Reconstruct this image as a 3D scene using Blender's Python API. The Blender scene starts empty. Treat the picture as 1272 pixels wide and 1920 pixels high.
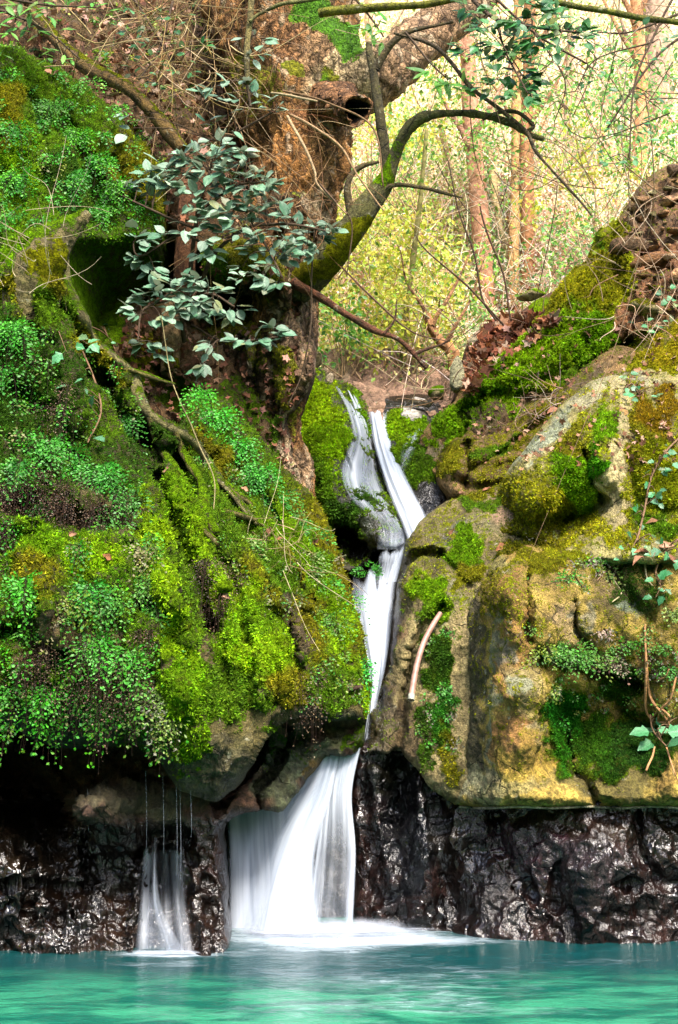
import bpy, bmesh, math, random
import numpy as np
from mathutils import Vector
RNG = np.random.default_rng(7)
random.seed(7)
R = math.radians
S = bpy.context.scene
COL = S.collection

# ------------------------------------------------------------------ camera
CAM_H, PITCH, FPX = 1.66, R(10), 2059.0          # metres above the pool, tilt up, focal length in photo pixels
cd = bpy.data.cameras.new('camera'); cam = bpy.data.objects.new('camera', cd); COL.objects.link(cam)
cam.location = (0, 0, CAM_H); cam.rotation_euler = (R(90) + PITCH, 0, 0)
cd.sensor_fit = 'VERTICAL'; cd.sensor_height = 36; cd.lens = 36 * FPX / 1920
cd.clip_start = 0.1; cd.clip_end = 400
S.camera = cam

# ------------------------------------------------------------------ light
SUN_EL, SUN_AZ = R(52), R(157)                    # azimuth from +Y (into the picture) clockwise: behind the camera, to the right
w = bpy.data.worlds.new('World'); S.world = w; w.use_nodes = True
wn = w.node_tree.nodes; wl = w.node_tree.links
sky = wn.new('ShaderNodeTexSky'); sky.sky_type = 'NISHITA'; sky.sun_disc = False
sky.sun_elevation = SUN_EL; sky.sun_rotation = SUN_AZ; sky.dust_density = 3.0; sky.air_density = 1.0
bg = wn['Background']; bg.inputs['Strength'].default_value = 0.15
wl.new(sky.outputs[0], bg.inputs[0])
sd = bpy.data.lights.new('sun', 'SUN'); sun = bpy.data.objects.new('sun', sd); COL.objects.link(sun)
sd.energy = 2.7; sd.angle = R(16); sd.color = (1.0, 0.93, 0.82)
v = Vector((math.sin(SUN_AZ) * math.cos(SUN_EL), math.cos(SUN_AZ) * math.cos(SUN_EL), math.sin(SUN_EL)))
sun.rotation_euler = v.to_track_quat('Z', 'Y').to_euler()
sun.location = (0, 0, 30)
vs = S.view_settings; vs.view_transform = 'Standard'; vs.look = 'None'; vs.gamma = 1; vs.use_curve_mapping = False
vs.exposure = 2.0
S.render.engine = 'CYCLES'
S.cycles.max_bounces = 8; S.cycles.diffuse_bounces = 3; S.cycles.glossy_bounces = 3
S.cycles.transparent_max_bounces = 16; S.cycles.use_denoising = True
S.cycles.caustics_reflective = False; S.cycles.caustics_refractive = False

# ------------------------------------------------------------------ helpers
def C(h, k=0.5):
    """sRGB hex of a colour as it looks in daylight -> albedo"""
    c = np.array([int(h[i:i+2], 16) / 255 for i in (0, 2, 4)])
    c = np.where(c <= 0.04045, c / 12.92, ((c + 0.055) / 1.055) ** 2.4)
    return np.clip(c * k, 0.0, 0.85)

def P(px, py, Y):
    """point seen at photo pixel (px,py) that stands Y metres away along the ground"""
    px = np.asarray(px, float); py = np.asarray(py, float); Y = np.asarray(Y, float)
    x = (px - 636) / FPX; u = (960 - py) / FPX
    dy = math.cos(PITCH) - u * math.sin(PITCH); dz = math.sin(PITCH) + u * math.cos(PITCH)
    t = Y / dy
    return np.stack(np.broadcast_arrays(x * t, Y, CAM_H + dz * t), -1)

_perm = np.random.default_rng(3).permutation(256); _perm = np.concatenate([_perm, _perm, _perm])
_g = np.random.default_rng(5).normal(size=(256, 3)); _g /= np.linalg.norm(_g, axis=1)[:, None]
def pnoise(p):
    p = np.asarray(p, np.float64)
    i = np.floor(p).astype(np.int64); f = p - i; i &= 255
    u = f * f * f * (f * (f * 6 - 15) + 10)
    out = 0
    for dx in (0, 1):
        for dy in (0, 1):
            for dz in (0, 1):
                h = _perm[_perm[_perm[i[:, 0] + dx] + i[:, 1] + dy] + i[:, 2] + dz]
                g = _g[h]
                d = g[:, 0] * (f[:, 0] - dx) + g[:, 1] * (f[:, 1] - dy) + g[:, 2] * (f[:, 2] - dz)
                w_ = (u[:, 0] if dx else 1 - u[:, 0]) * (u[:, 1] if dy else 1 - u[:, 1]) * (u[:, 2] if dz else 1 - u[:, 2])
                out = out + d * w_
    return out * 1.6
def fbm(p, oct=4, lac=2.1, gain=0.5, ridge=False):
    a, s, o = 1.0, 0.0, 0.0
    p = np.asarray(p, float)
    for k in range(oct):
        n = pnoise(p + k * 17.3)
        if ridge: n = 0.5 - np.abs(n) * 1.6
        o = o + a * n; s += a; a *= gain; p = p * lac
    return o / s

def catmull(pts, n_per=8, closed=False):
    pts = np.asarray(pts, float); out = []
    n = len(pts)
    rng = range(n) if closed else range(n - 1)
    for i in rng:
        if closed: p0, p1, p2, p3 = pts[i-1], pts[i], pts[(i+1) % n], pts[(i+2) % n]
        else:
            p1, p2 = pts[i], pts[i+1]
            p0 = pts[i-1] if i else 2 * p1 - p2
            p3 = pts[i+2] if i + 2 < n else 2 * p2 - p1
        for k in range(n_per):
            t = k / n_per
            out.append(0.5 * ((2 * p1) + (-p0 + p2) * t + (2*p0 - 5*p1 + 4*p2 - p3) * t*t + (-p0 + 3*p1 - 3*p2 + p3) * t**3))
    if not closed: out.append(pts[-1])
    return np.array(out)

def seg_dist(px, py, poly, closed=False):
    """distance to a polyline, nearest point, and inside flag if closed"""
    A = poly; B = np.roll(poly, -1, 0) if closed else poly[1:]
    if not closed: A = poly[:-1]
    n = len(px); D = np.empty(n); NX = np.empty(n); NY = np.empty(n); IN = np.zeros(n, bool)
    d = B - A; L2 = (d ** 2).sum(1) + 1e-9
    for s in range(0, n, 4000):
        x = px[s:s+4000, None]; y = py[s:s+4000, None]
        t = np.clip(((x - A[:, 0]) * d[:, 0] + (y - A[:, 1]) * d[:, 1]) / L2, 0, 1)
        qx = A[:, 0] + t * d[:, 0]; qy = A[:, 1] + t * d[:, 1]
        dd = (x - qx) ** 2 + (y - qy) ** 2
        j = dd.argmin(1); r = np.arange(len(j))
        D[s:s+4000] = np.sqrt(dd[r, j]); NX[s:s+4000] = qx[r, j]; NY[s:s+4000] = qy[r, j]
        if closed:
            c = ((A[:, 1] > y) != (B[:, 1] > y)) & (x < d[:, 0] * (y - A[:, 1]) / np.where(np.abs(d[:, 1]) < 1e-9, 1e-9, d[:, 1]) + A[:, 0])
            IN[s:s+4000] = (c.sum(1) % 2) == 1
    return D, NX, NY, IN

class RBF:
    def __init__(s, pts, c=60.0):
        p = np.array(pts, float); s.p = p[:, :2]; s.c = c; s.m = p[:, 2].mean()
        r = np.linalg.norm(s.p[:, None] - s.p[None], axis=2)
        s.w = np.linalg.solve(-np.sqrt(r * r + c * c) / 100 - 0.02 * np.eye(len(p)), p[:, 2] - s.m)
    def __call__(s, x, y):
        o = np.full(len(x), s.m)
        for (a, b), w_ in zip(s.p, s.w): o -= w_ * np.sqrt((x - a) ** 2 + (y - b) ** 2 + s.c ** 2) / 100
        return o

def link(o, parent=None, **props):
    COL.objects.link(o)
    if parent: o.parent = parent
    for k, v_ in props.items():
        if v_ is not None: o[k] = v_
    return o

def mesh_np(name, V, F, mat, parent=None, origin=None, smooth=True, attrs=None, uv=None, **props):
    """V (n,3), F list of faces or array (m,k); origin moves the object's base point"""
    me = bpy.data.meshes.new(name)
    V = np.asarray(V, np.float32)
    if parent is not None:
        origin = np.zeros(3); p_ = parent
        while p_ is not None: origin = origin + np.array(p_.location); p_ = p_.parent
    org = np.array(origin if origin is not None else (0, 0, 0), np.float32)
    if isinstance(F, np.ndarray):
        k = F.shape[1]; m = len(F)
        me.vertices.add(len(V)); me.vertices.foreach_set('co', (V - org).ravel())
        me.loops.add(m * k); me.loops.foreach_set('vertex_index', F.astype(np.int32).ravel())
        me.polygons.add(m); me.polygons.foreach_set('loop_start', np.arange(m, dtype=np.int32) * k)
        me.polygons.foreach_set('loop_total', np.full(m, k, np.int32))
        me.update(calc_edges=True)
    else:
        me.from_pydata((V - org).tolist(), [], F)
    if smooth: me.polygons.foreach_set('use_smooth', np.ones(len(me.polygons), bool))
    for an, av in (attrs or {}).items():
        av = np.asarray(av, np.float32)
        if av.ndim == 2:
            a = me.attributes.new(an, 'FLOAT_COLOR', 'POINT')
            a.data.foreach_set('color', np.concatenate([av, np.ones((len(av), 1), np.float32)], 1).ravel())
        else:
            a = me.attributes.new(an, 'FLOAT', 'POINT'); a.data.foreach_set('value', av)
    if uv is not None:
        l = me.uv_layers.new(name='UVMap')
        li = np.empty(len(me.loops), np.int32); me.loops.foreach_get('vertex_index', li)
        l.data.foreach_set('uv', np.asarray(uv, np.float32)[li].ravel())
    if mat: me.materials.append(mat)
    o = bpy.data.objects.new(name, me)
    link(o, parent, **props)
    if parent is None: o.location = org
    return o

def empty(name, loc, **props):
    o = bpy.data.objects.new(name, None); o.empty_display_size = 0.1
    link(o, None, **props); o.location = loc; o.matrix_world.translation = loc
    return o

# ------------------------------------------------------------------ materials
def new_mat(name):
    m = bpy.data.materials.new(name); m.use_nodes = True
    nt = m.node_tree; nt.nodes.clear()
    return m, nt
class N:
    """tiny node builder"""
    def __init__(s, nt): s.t = nt
    def n(s, typ, ins=None, **kw):
        x = s.t.nodes.new('ShaderNode' + typ)
        for k, v_ in kw.items(): setattr(x, k, v_)
        for k, v_ in (ins or {}).items():
            if isinstance(v_, bpy.types.NodeSocket): s.t.links.new(v_, x.inputs[k])
            else: x.inputs[k].default_value = v_
        return x
    def attr(s, name): return s.n('Attribute', attribute_name=name)
    def noise(s, vec, scale, detail=4, rough=0.55, dist=0.0):
        return s.n('TexNoise', {'Vector': vec, 'Scale': scale, 'Detail': detail, 'Roughness': rough, 'Distortion': dist}).outputs['Fac']
    def math(s, op, a, b=0.0, c=0.0, clamp=False):
        x = s.t.nodes.new('ShaderNodeMath'); x.operation = op; x.use_clamp = clamp
        for i, v_ in enumerate((a, b, c)):
            if isinstance(v_, bpy.types.NodeSocket): s.t.links.new(v_, x.inputs[i])
            else: x.inputs[i].default_value = v_
        return x.outputs[0]
    def ramp(s, f, lo, hi, a=0.0, b=1.0):
        return s.n('MapRange', {'Value': f, 'From Min': lo, 'From Max': hi, 'To Min': a, 'To Max': b}, interpolation_type='SMOOTHSTEP').outputs[0]
    def mix(s, f, a, b, mode='MIX'):
        x = s.t.nodes.new('ShaderNodeMix'); x.data_type = 'RGBA'; x.blend_type = mode; x.clamp_factor = True
        for k, v_ in ((0, f), (6, a), (7, b)):
            if isinstance(v_, bpy.types.NodeSocket): s.t.links.new(v_, x.inputs[k])
            elif k == 0: x.inputs[k].default_value = v_
            else: x.inputs[k].default_value = (*v_, 1)
        return x.outputs[2]
    def scale_col(s, col, f):
        g = s.n('CombineColor', {0: f, 1: f, 2: f}).outputs[0]
        return s.mix(1.0, col, g, 'MULTIPLY')
    def out(s, sh, disp=None):
        o = s.n('OutputMaterial', {'Surface': sh}); return o

def rock_material(name='rock'):
    m, nt = new_mat(name); k = N(nt)
    tc = k.n('TexCoord').outputs['Object']
    tint = k.attr('tint').outputs['Color']; moss = k.attr('moss').outputs['Fac']; mcol = k.attr('mcol').outputs['Color']; wet = k.attr('wet').outputs['Fac']
    n1 = k.noise(tc, 3.0, 7, 0.62, 0.4); n2 = k.noise(tc, 15, 9, 0.68); n3 = k.noise(tc, 70, 6, 0.65); n4 = k.noise(tc, 230, 2, 0.6)
    base = k.scale_col(tint, k.ramp(n1, 0.32, 0.68, 0.68, 1.4))
    base = k.scale_col(base, k.ramp(n2, 0.34, 0.66, 0.45, 1.45))
    base = k.scale_col(base, k.ramp(n3, 0.36, 0.64, 0.62, 1.3))
    dirt = k.ramp(k.noise(tc, 7, 9, 0.72, 1.2), 0.52, 0.62)
    base = k.mix(k.math('MULTIPLY', dirt, 0.42), base, (0.06, 0.045, 0.016), 'MIX')
    lich = k.ramp(k.noise(tc, 10.5, 8, 0.7, 0.5), 0.60, 0.66)
    base = k.mix(k.math('MULTIPLY', k.math('MULTIPLY', lich, 0.5), k.math('SUBTRACT', 1.0, wet)), base, (0.42, 0.40, 0.28))
    cv = k.mix(0.16, tc, k.n('TexNoise', {'Vector': tc, 'Scale': 3.0, 'Detail': 6.0}).outputs['Color'], 'LINEAR_LIGHT')
    ck = k.n('TexVoronoi', {'Vector': cv, 'Scale': 3.4}, feature='DISTANCE_TO_EDGE').outputs['Distance']
    ckm = k.math('MULTIPLY', k.ramp(ck, 0.0, 0.03, 1, 0), k.ramp(k.noise(tc, 2.3, 3, .5), 0.5, 0.6))
    pit = k.ramp(k.noise(tc, 115, 3, 0.6), 0.60, 0.70)
    base = k.scale_col(base, k.math('SUBTRACT', 1.0, k.math('MULTIPLY', ckm, .6)))
    base = k.scale_col(base, k.math('SUBTRACT', 1.0, k.math('MULTIPLY', pit, .45)))
    wcol = k.scale_col(base, k.ramp(k.noise(tc, 1.7, 4, .6), .4, .62, 0.065, 0.16))
    base = k.mix(wet, base, wcol)
    mf = k.ramp(k.math('ADD', moss, k.math('ADD', k.math('MULTIPLY', k.math('SUBTRACT', n2, 0.5), 2.0), k.math('MULTIPLY', k.math('SUBTRACT', n3, 0.5), 1.3))), 0.38, 0.62)
    mc = k.scale_col(mcol, k.ramp(k.noise(tc, 20, 7, 0.72), 0.32, 0.68, 0.38, 1.5))
    mc = k.scale_col(mc, k.ramp(n3, 0.34, 0.66, 0.45, 1.5))
    mc = k.mix(k.ramp(k.noise(tc, 9, 6, 0.65), 0.5, 0.68, 0, 0.5), mc, (0.085, 0.062, 0.012))
    colr = k.mix(mf, base, mc)
    rough = k.ramp(wet, 0, 1, 0.85, 0.20)
    rough = k.math('ADD', rough, k.math('MULTIPLY', k.math('SUBTRACT', n2, 0.5), 0.3))
    rough = k.math('MAXIMUM', rough, k.math('MULTIPLY', mf, 0.95))
    h = k.math('ADD', k.math('MULTIPLY', n2, 1.3), k.math('ADD', k.math('MULTIPLY', n3, 0.5), k.math('MULTIPLY', n4, 0.12)))
    hm = k.math('ADD', k.math('MULTIPLY', n3, 1.6), k.math('ADD', k.math('MULTIPLY', n4, 0.9), k.math('MULTIPLY', n2, 0.8)))
    h = k.math('SUBTRACT', h, k.math('ADD', k.math('MULTIPLY', ckm, .8), k.math('MULTIPLY', pit, .35)))
    sl = k.n('Mapping', {'Vector': tc, 'Rotation': (0.3, 0.6, 0.2), 'Scale': (1.0, 1.0, 0.45)}).outputs[0]
    hw = k.math('ADD', k.math('MULTIPLY', k.noise(sl, 5.5, 5, .5, .3), 1.3), k.math('ADD', k.math('MULTIPLY', k.noise(sl, 26, 3, .5, .2), k.ramp(n1, .4, .6, .08, .42)), k.math('MULTIPLY', ckm, -.8)))
    h = k.n('Mix', {0: wet, 2: h, 3: hw}, data_type='FLOAT').outputs[0]
    hh = k.n('Mix', {0: mf, 2: h, 3: hm}, data_type='FLOAT').outputs[0]
    b = k.n('Bump', {'Height': hh, 'Strength': 1.0, 'Distance': k.ramp(wet, 0, 1, 0.045, 0.062)}).outputs[0]
    spec = k.math('MULTIPLY', k.ramp(wet, 0, 1, 0.25, 0.45), k.math('SUBTRACT', 1.0, k.math('MULTIPLY', mf, 0.85)))
    p = k.n('BsdfPrincipled', {'Base Color': colr, 'Roughness': rough, 'Normal': b, 'Specular IOR Level': spec, 'Coat Weight': k.math('MULTIPLY', k.math('MULTIPLY', wet, k.ramp(k.noise(tc, 2.2, 4, .6), .48, .68, 0.0, .75)), k.math('SUBTRACT', 1.0, mf)), 'Coat Roughness': 0.07, 'Coat IOR': 1.6, 'Coat Normal': b})
    k.out(p.outputs[0]); return m
def bark_material():
    """flaking plane-tree bark: plates with dark joints, pale fresh patches, moss where painted"""
    m, nt = new_mat('bark'); k = N(nt)
    tc = k.n('TexCoord').outputs['Object']
    tint = k.attr('tint').outputs['Color']; moss = k.attr('moss').outputs['Fac']; mcol = k.attr('mcol').outputs['Color']
    wv = k.n('TexNoise', {'Vector': tc, 'Scale': 6.0, 'Detail': 4.0}).outputs['Color']
    vec = k.mix(0.10, tc, wv, 'LINEAR_LIGHT')
    vec = k.n('Mapping', {'Vector': vec, 'Scale': (1, 1, 0.42)}).outputs[0]
    vo = k.n('TexVoronoi', {'Vector': vec, 'Scale': 9.5}, feature='DISTANCE_TO_EDGE').outputs['Distance']
    vc = k.n('TexVoronoi', {'Vector': vec, 'Scale': 9.5}).outputs['Color']
    v2 = k.n('TexVoronoi', {'Vector': vec, 'Scale': 30.0}, feature='DISTANCE_TO_EDGE').outputs['Distance']
    rnd = k.n('SeparateColor', {0: vc}).outputs[0]
    n1 = k.noise(tc, 4, 7, 0.65); n2 = k.noise(tc, 26, 7, 0.68); n3 = k.noise(tc, 100, 4, 0.6)
    c = k.scale_col(tint, k.ramp(rnd, 0, 1, 0.75, 1.5))
    c = k.scale_col(c, k.ramp(n1, 0.34, 0.66, 0.5, 1.35))
    c = k.scale_col(c, k.ramp(n2, 0.34, 0.66, 0.68, 1.25))
    c = k.mix(k.ramp(k.math('ADD', rnd, k.math('MULTIPLY', k.math('SUBTRACT', n1, .5), 2.0)), 0.85, 1.0, 0, .7), c, (0.42, 0.33, 0.22))
    c = k.scale_col(c, k.ramp(vo, 0.0, 0.14, 0.35, 1.0)); c = k.scale_col(c, k.ramp(v2, 0.0, 0.12, 0.6, 1.05))
    mf = k.ramp(k.math('ADD', moss, k.math('ADD', k.math('MULTIPLY', k.math('SUBTRACT', n2, 0.5), 1.8), k.math('MULTIPLY', k.math('SUBTRACT', n1, 0.5), 1.2))), 0.38, 0.62)
    mc = k.scale_col(mcol, k.math('MULTIPLY', k.ramp(n2, 0.3, 0.7, 0.45, 1.5), k.ramp(n3, 0.3, 0.7, 0.6, 1.4)))
    c = k.mix(mf, c, mc)
    h = k.math('ADD', k.math('MULTIPLY', k.ramp(vo, 0, .25), .7), k.math('ADD', k.math('MULTIPLY', n2, 1.1), k.math('ADD', k.math('MULTIPLY', n3, .35), k.math('MULTIPLY', k.ramp(v2, 0, .2), .3))))
    b = k.n('Bump', {'Height': h, 'Strength': 1.0, 'Distance': 0.05}).outputs[0]
    k.out(k.n('BsdfPrincipled', {'Base Color': c, 'Roughness': 0.9, 'Specular IOR Level': 0.2, 'Normal': b}).outputs[0]); return m
BARKM = bark_material()
ROCK = rock_material()

def vcol_material(name, rough=0.7, trans=0.0, spec=0.3, var=0.35, scale=30, bump=0.0):
    """attribute-coloured matter (leaves, blades, litter) with grain; thin leaves let light through"""
    m, nt = new_mat(name); k = N(nt)
    tc = k.n('TexCoord').outputs['Object']
    c = k.attr('tint').outputs['Color']
    n = k.noise(tc, scale, 4, 0.6)
    c = k.scale_col(c, k.ramp(n, 0.3, 0.7, 1 - var, 1 + var))
    ins = {'Base Color': c, 'Roughness': rough, 'Specular IOR Level': spec}
    if bump: ins['Normal'] = k.n('Bump', {'Height': n, 'Strength': bump, 'Distance': 0.02}).outputs[0]
    p = k.n('BsdfPrincipled', ins)
    sh = p.outputs[0]
    if trans:
        t = k.n('BsdfTranslucent', {'Color': c})
        sh = k.n('MixShader', {0: trans, 1: sh, 2: t.outputs[0]}).outputs[0]
    k.out(sh); return m
MOSS = vcol_material('moss_blades', 0.8, 0.35, 0.15)
LEAF = vcol_material('leaf', 0.5, 0.35, 0.4, 0.2, 60)
LITTER = vcol_material('dead_leaf', 0.8, 0.15, 0.2, 0.3, 50)
BARK = vcol_material('twig_bark', 0.85, 0, 0.2, 0.35, 25, 0.6)

# ------------------------------------------------------------------ relief rocks
ROCKS = []
class Relief: pass
def smooth(x): x = np.clip(x, 0, 1); return x * x * (3 - 2 * x)
def paint(px, py, base, splats, seed=0.0, warp=22):
    """splats: (x,y,rx,ry,rot,hex or None,strength[,moss hex]); returns tint, moss, mcol"""
    q = np.stack([px / 90.0, py / 90.0, np.full(len(px), seed)], 1)
    wx = fbm(q * 1.6, 4) * warp * 2; wy = fbm(q * 1.6 + 9.1, 4) * warp * 2
    e = fbm(q * 3.5 + 4.7, 4)
    X = px + wx; Y = py + wy
    tint = np.tile(np.array(base), (len(px), 1)); moss = np.zeros(len(px)); mcol = np.tile(C('86a016', .5), (len(px), 1))
    for s in splats:
        x, y, rx, ry, rot, hx, st = s[:7]
        a = R(rot); dx = X - x; dy = Y - y
        u = (dx * math.cos(a) + dy * math.sin(a)) / rx; v_ = (-dx * math.sin(a) + dy * math.cos(a)) / ry
        m = smooth((1.25 - np.sqrt(u * u + v_ * v_) + e * 0.55) / 0.5)
        if len(s) > 7:   # moss
            f = m * abs(st)
            if st < 0: moss = moss * (1 - f)
            else:
                moss = np.maximum(moss, f); mcol = mcol + (C(s[7], .5) - mcol) * m[:, None]
        else:
            tint = tint + (C(hx, .55) - tint) * (m * st)[:, None]
    return tint, moss, mcol

def relief(name, outline, depth, mat=ROCK, step=4, edge=(60, 0.5), creases=(), noise=(0.10, 1.1, 0.03, 5.0), aniso=(1, 1, 1), base='8a7a55',
           splats=(), moss_up=(0.0, '7f9a18'), wet=None, thick=0.8, jitter=3, seed=1.0, blades=0, blade=(0.010, 0.022), c=60, parent=None, post=None, ridge=0.5, moss_h=1.0, **props):
    ol = catmull(outline, 7, True)
    q = np.concatenate([ol / 45.0, np.full((len(ol), 1), seed)], 1)
    ol = ol + np.stack([fbm(q, 3), fbm(q + 5.5, 3)], 1) * jitter * 2
    x0, y0 = ol.min(0); x1, y1 = ol.max(0)
    gx = np.arange(x0 - step, x1 + step * 2, step); gy = np.arange(y0 - step, y1 + step * 2, step)
    nx, ny = len(gx), len(gy)
    PX, PY = np.meshgrid(gx, gy); px = PX.ravel(); py = PY.ravel()
    D, NX_, NY_, IN = seg_dist(px, py, ol, True)
    idx = np.arange(nx * ny).reshape(ny, nx)
    a, b, c2, d = idx[:-1, :-1].ravel(), idx[:-1, 1:].ravel(), idx[1:, 1:].ravel(), idx[1:, :-1].ravel()
    ok = IN[a] & IN[b] & IN[c2] & IN[d]
    F = np.stack([a[ok], d[ok], c2[ok], b[ok]], 1)
    used = np.zeros(nx * ny, bool); used[F.ravel()] = True
    E = np.concatenate([F[:, [0, 1]], F[:, [1, 2]], F[:, [2, 3]], F[:, [3, 0]]])
    key = np.sort(E, 1); key = key[:, 0] * (nx * ny) + key[:, 1]
    u, inv, cnt = np.unique(key, return_inverse=True, return_counts=True)
    BE = E[cnt[inv] == 1]
    bv = np.unique(BE.ravel())
    mv = bv[D[bv] < step * 1.6]
    px = px.copy(); py = py.copy(); px[mv] = NX_[mv]; py[mv] = NY_[mv]; D = D.copy(); D[bv] = 0
    remap = -np.ones(nx * ny, int); ids = np.nonzero(used)[0]; remap[ids] = np.arange(len(ids))
    X = px[ids]; Yp = py[ids]; dist = D[ids]
    F = remap[F]; BE = remap[BE]
    dep = RBF(depth, c)(X, Yp)
    r, e = edge
    dep = dep + e * (1 - np.sqrt(np.clip(1 - (1 - np.clip(dist / r, 0, 1)) ** 2, 0, 1)))
    crease_m = np.zeros(len(X))
    qw = np.stack([X / 40.0, Yp / 40.0, np.full(len(X), seed + 3)], 1)
    wxx = fbm(qw, 3) * 9; wyy = fbm(qw + 7, 3) * 9
    for cr in creases:
        pl, wd, amt = cr[:3]
        pl = catmull(pl, 5)
        m_ = (X > pl[:, 0].min() - 4 * wd) & (X < pl[:, 0].max() + 4 * wd) & (Yp > pl[:, 1].min() - 4 * wd) & (Yp < pl[:, 1].max() + 4 * wd)
        ii = np.nonzero(m_)[0]
        if len(ii) == 0: continue
        dd, _, _, _ = seg_dist(X[ii] + wxx[ii], Yp[ii] + wyy[ii], pl)
        g = np.exp(-(dd / wd) ** 2)
        dep[ii] += amt * g; crease_m[ii] = np.maximum(crease_m[ii], g * (1 if amt > 0 else 0))
    V = P(X, Yp, dep)
    def normals(V):
        n = np.zeros_like(V)
        A_, B_ = V[F[:, 2]] - V[F[:, 0]], V[F[:, 3]] - V[F[:, 1]]
        fn = np.cross(A_, B_)
        for j in range(4): np.add.at(n, F[:, j], fn)
        return n / (np.linalg.norm(n, axis=1)[:, None] + 1e-9)
    nn = normals(V)
    if nn[:, 1].mean() > 0: nn = -nn; F = F[:, ::-1].copy(); BE = BE[:, ::-1].copy()
    an = np.array(aniso)
    a1, f1, a2, f2 = noise
    q = V * an + seed * 3.7
    n_big = fbm(q * f1, 3)
    rd = fbm(q * f1 * 2.2 + 2.2, 4, ridge=True)
    n_sm = fbm(q * f2, 3); n_sm2 = fbm(q * f2 * 2.7 + 5, 3, ridge=True)
    fade = smooth(dist / 12) * 0.85 + 0.15
    n_t = fbm(q * f2 * 5.2 + 8, 3)
    disp = a1 * (n_big * (1 - ridge) * 2 + ridge * (rd - 0.25) * 1.4) + a2 * (n_sm + 0.6 * n_sm2 + 0.35 * n_t)
    V = V + nn * (disp * fade)[:, None]
    if post is not None: V = post(V, X, Yp, dist)
    nn = normals(V)
    tint, moss, mcol = paint(X, Yp, C(base, .55), splats, seed)
    up, upc = moss_up
    if up:
        mm = smooth((nn[:, 2] - 0.15 + n_sm * 0.5 + 0.3 * n_big) / 0.5) * up
        mcol = mcol + (C(upc, .5) - mcol) * (np.clip(mm - moss, 0, 1))[:, None]
        moss = np.maximum(moss, mm)
    mk = smooth((moss + 0.5 * n_sm - 0.35) / 0.3) * fade
    V = V + nn * (moss_h * mk * (0.012 + 0.030 * fbm(V * 9, 3) + 0.020 * np.abs(fbm(V * 21 + 4, 2))))[:, None]
    # natural variation of moss colour
    hv = fbm(V * 2.3 + 11, 4)[:, None]
    mcol = np.clip(mcol * (1 + 0.35 * hv) + np.array([0.02, 0.0, 0]) * np.clip(hv, 0, 1), 0.002, 0.6)
    wt = np.zeros(len(X)) if wet is None else np.clip(wet(X, Yp, V), 0, 1)
    # side walls: push the rim back so the rock has its thickness
    bvs = np.unique(BE.ravel()); rm = -np.ones(len(X), int); rm[bvs] = np.arange(len(bvs))
    nV = len(V); parts = [V]; Fs = [F]
    prev = np.arange(nV)[bvs]; off = nV
    cen = V.mean(0)
    for s_, back in ((0.985, thick * 0.35), (0.93, thick)):
        Rv = V[bvs].copy(); Rv[:, 1] += back; Rv[:, 0] = cen[0] + (Rv[:, 0] - cen[0]) * s_; Rv[:, 2] = cen[2] + (Rv[:, 2] - cen[2]) * s_
        parts.append(Rv); cur = off + np.arange(len(bvs))
        Fs.append(np.stack([BE[:, 1], BE[:, 0], cur[rm[BE[:, 0]]], cur[rm[BE[:, 1]]]], 1) if off == nV else
                  np.stack([prev[rm[BE[:, 1]]], prev[rm[BE[:, 0]]], cur[rm[BE[:, 0]]], cur[rm[BE[:, 1]]]], 1))
        prev = cur; off += len(bvs)
    VV = np.concatenate(parts); FF = np.concatenate(Fs)
    ext = lambda a_: np.concatenate([a_, a_[bvs], a_[bvs]])
    base_pt = np.array([cen[0], cen[1], V[:, 2].min()])
    o = mesh_np(name, VV, FF, mat, parent=parent, origin=base_pt if parent is None else None, attrs=dict(tint=ext(tint), moss=ext(moss), mcol=ext(mcol), wet=ext(wt)), **props)
    g = Relief(); g.name = name; g.obj = o; g.x0 = gx[0]; g.y0 = gy[0]; g.step = step; g.nx = nx; g.ny = ny
    G = np.full(nx * ny, np.nan); G[ids] = V[:, 1]; g.G = G.reshape(ny, nx)
    g.X, g.Y, g.V, g.N, g.moss, g.mcol, g.F = X, Yp, V, nn, moss, mcol, F
    ROCKS.append(g)
    if blades: moss_blades(g, blades, blade)
    return g

def moss_blades(g, n, size):
    """short moss bristles standing on the mossy part of a rock, one stuff mesh, child of the rock"""
    vis = (g.X > -90) & (g.X < 1360) & (g.Y > -60) & (g.Y < 1800)
    w_ = np.where(vis, np.clip(g.moss + 0.45 * fbm(g.V * 14, 3) - 0.38, 0, 1), 0)
    if w_.sum() < 5: return
    i = RNG.choice(len(g.X), n, p=w_ / w_.sum())
    base = g.V[i] + RNG.normal(0, 0.006, (n, 3)); nn = g.N[i]
    d = nn + RNG.normal(0, 0.55, (n, 3)) + np.array([0, -0.1, 0.0]); d /= np.linalg.norm(d, axis=1)[:, None]
    L = RNG.uniform(size[0], size[1], n)[:, None]
    t = np.cross(d, RNG.normal(size=(n, 3))); t /= np.linalg.norm(t, axis=1)[:, None]
    base = base - nn * 0.004
    V = np.stack([base - t * L * 0.28, base + t * L * 0.28, base + d * L], 1).reshape(-1, 3)
    c = g.mcol[i] * RNG.uniform(0.45, 2.1, (n, 1)) * (1 + 1.0 * fbm(g.V[i] * 11, 3)[:, None]).clip(.4, 2) * (1 + RNG.normal(0, 0.08, (n, 3)))
    cc = np.repeat(np.clip(c, 0, .8), 3, 0)
    mesh_np('moss_tufts', V, np.arange(3 * n).reshape(-1, 3), MOSS, parent=g.obj, attrs=dict(tint=cc), smooth=False, kind='stuff')

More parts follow.
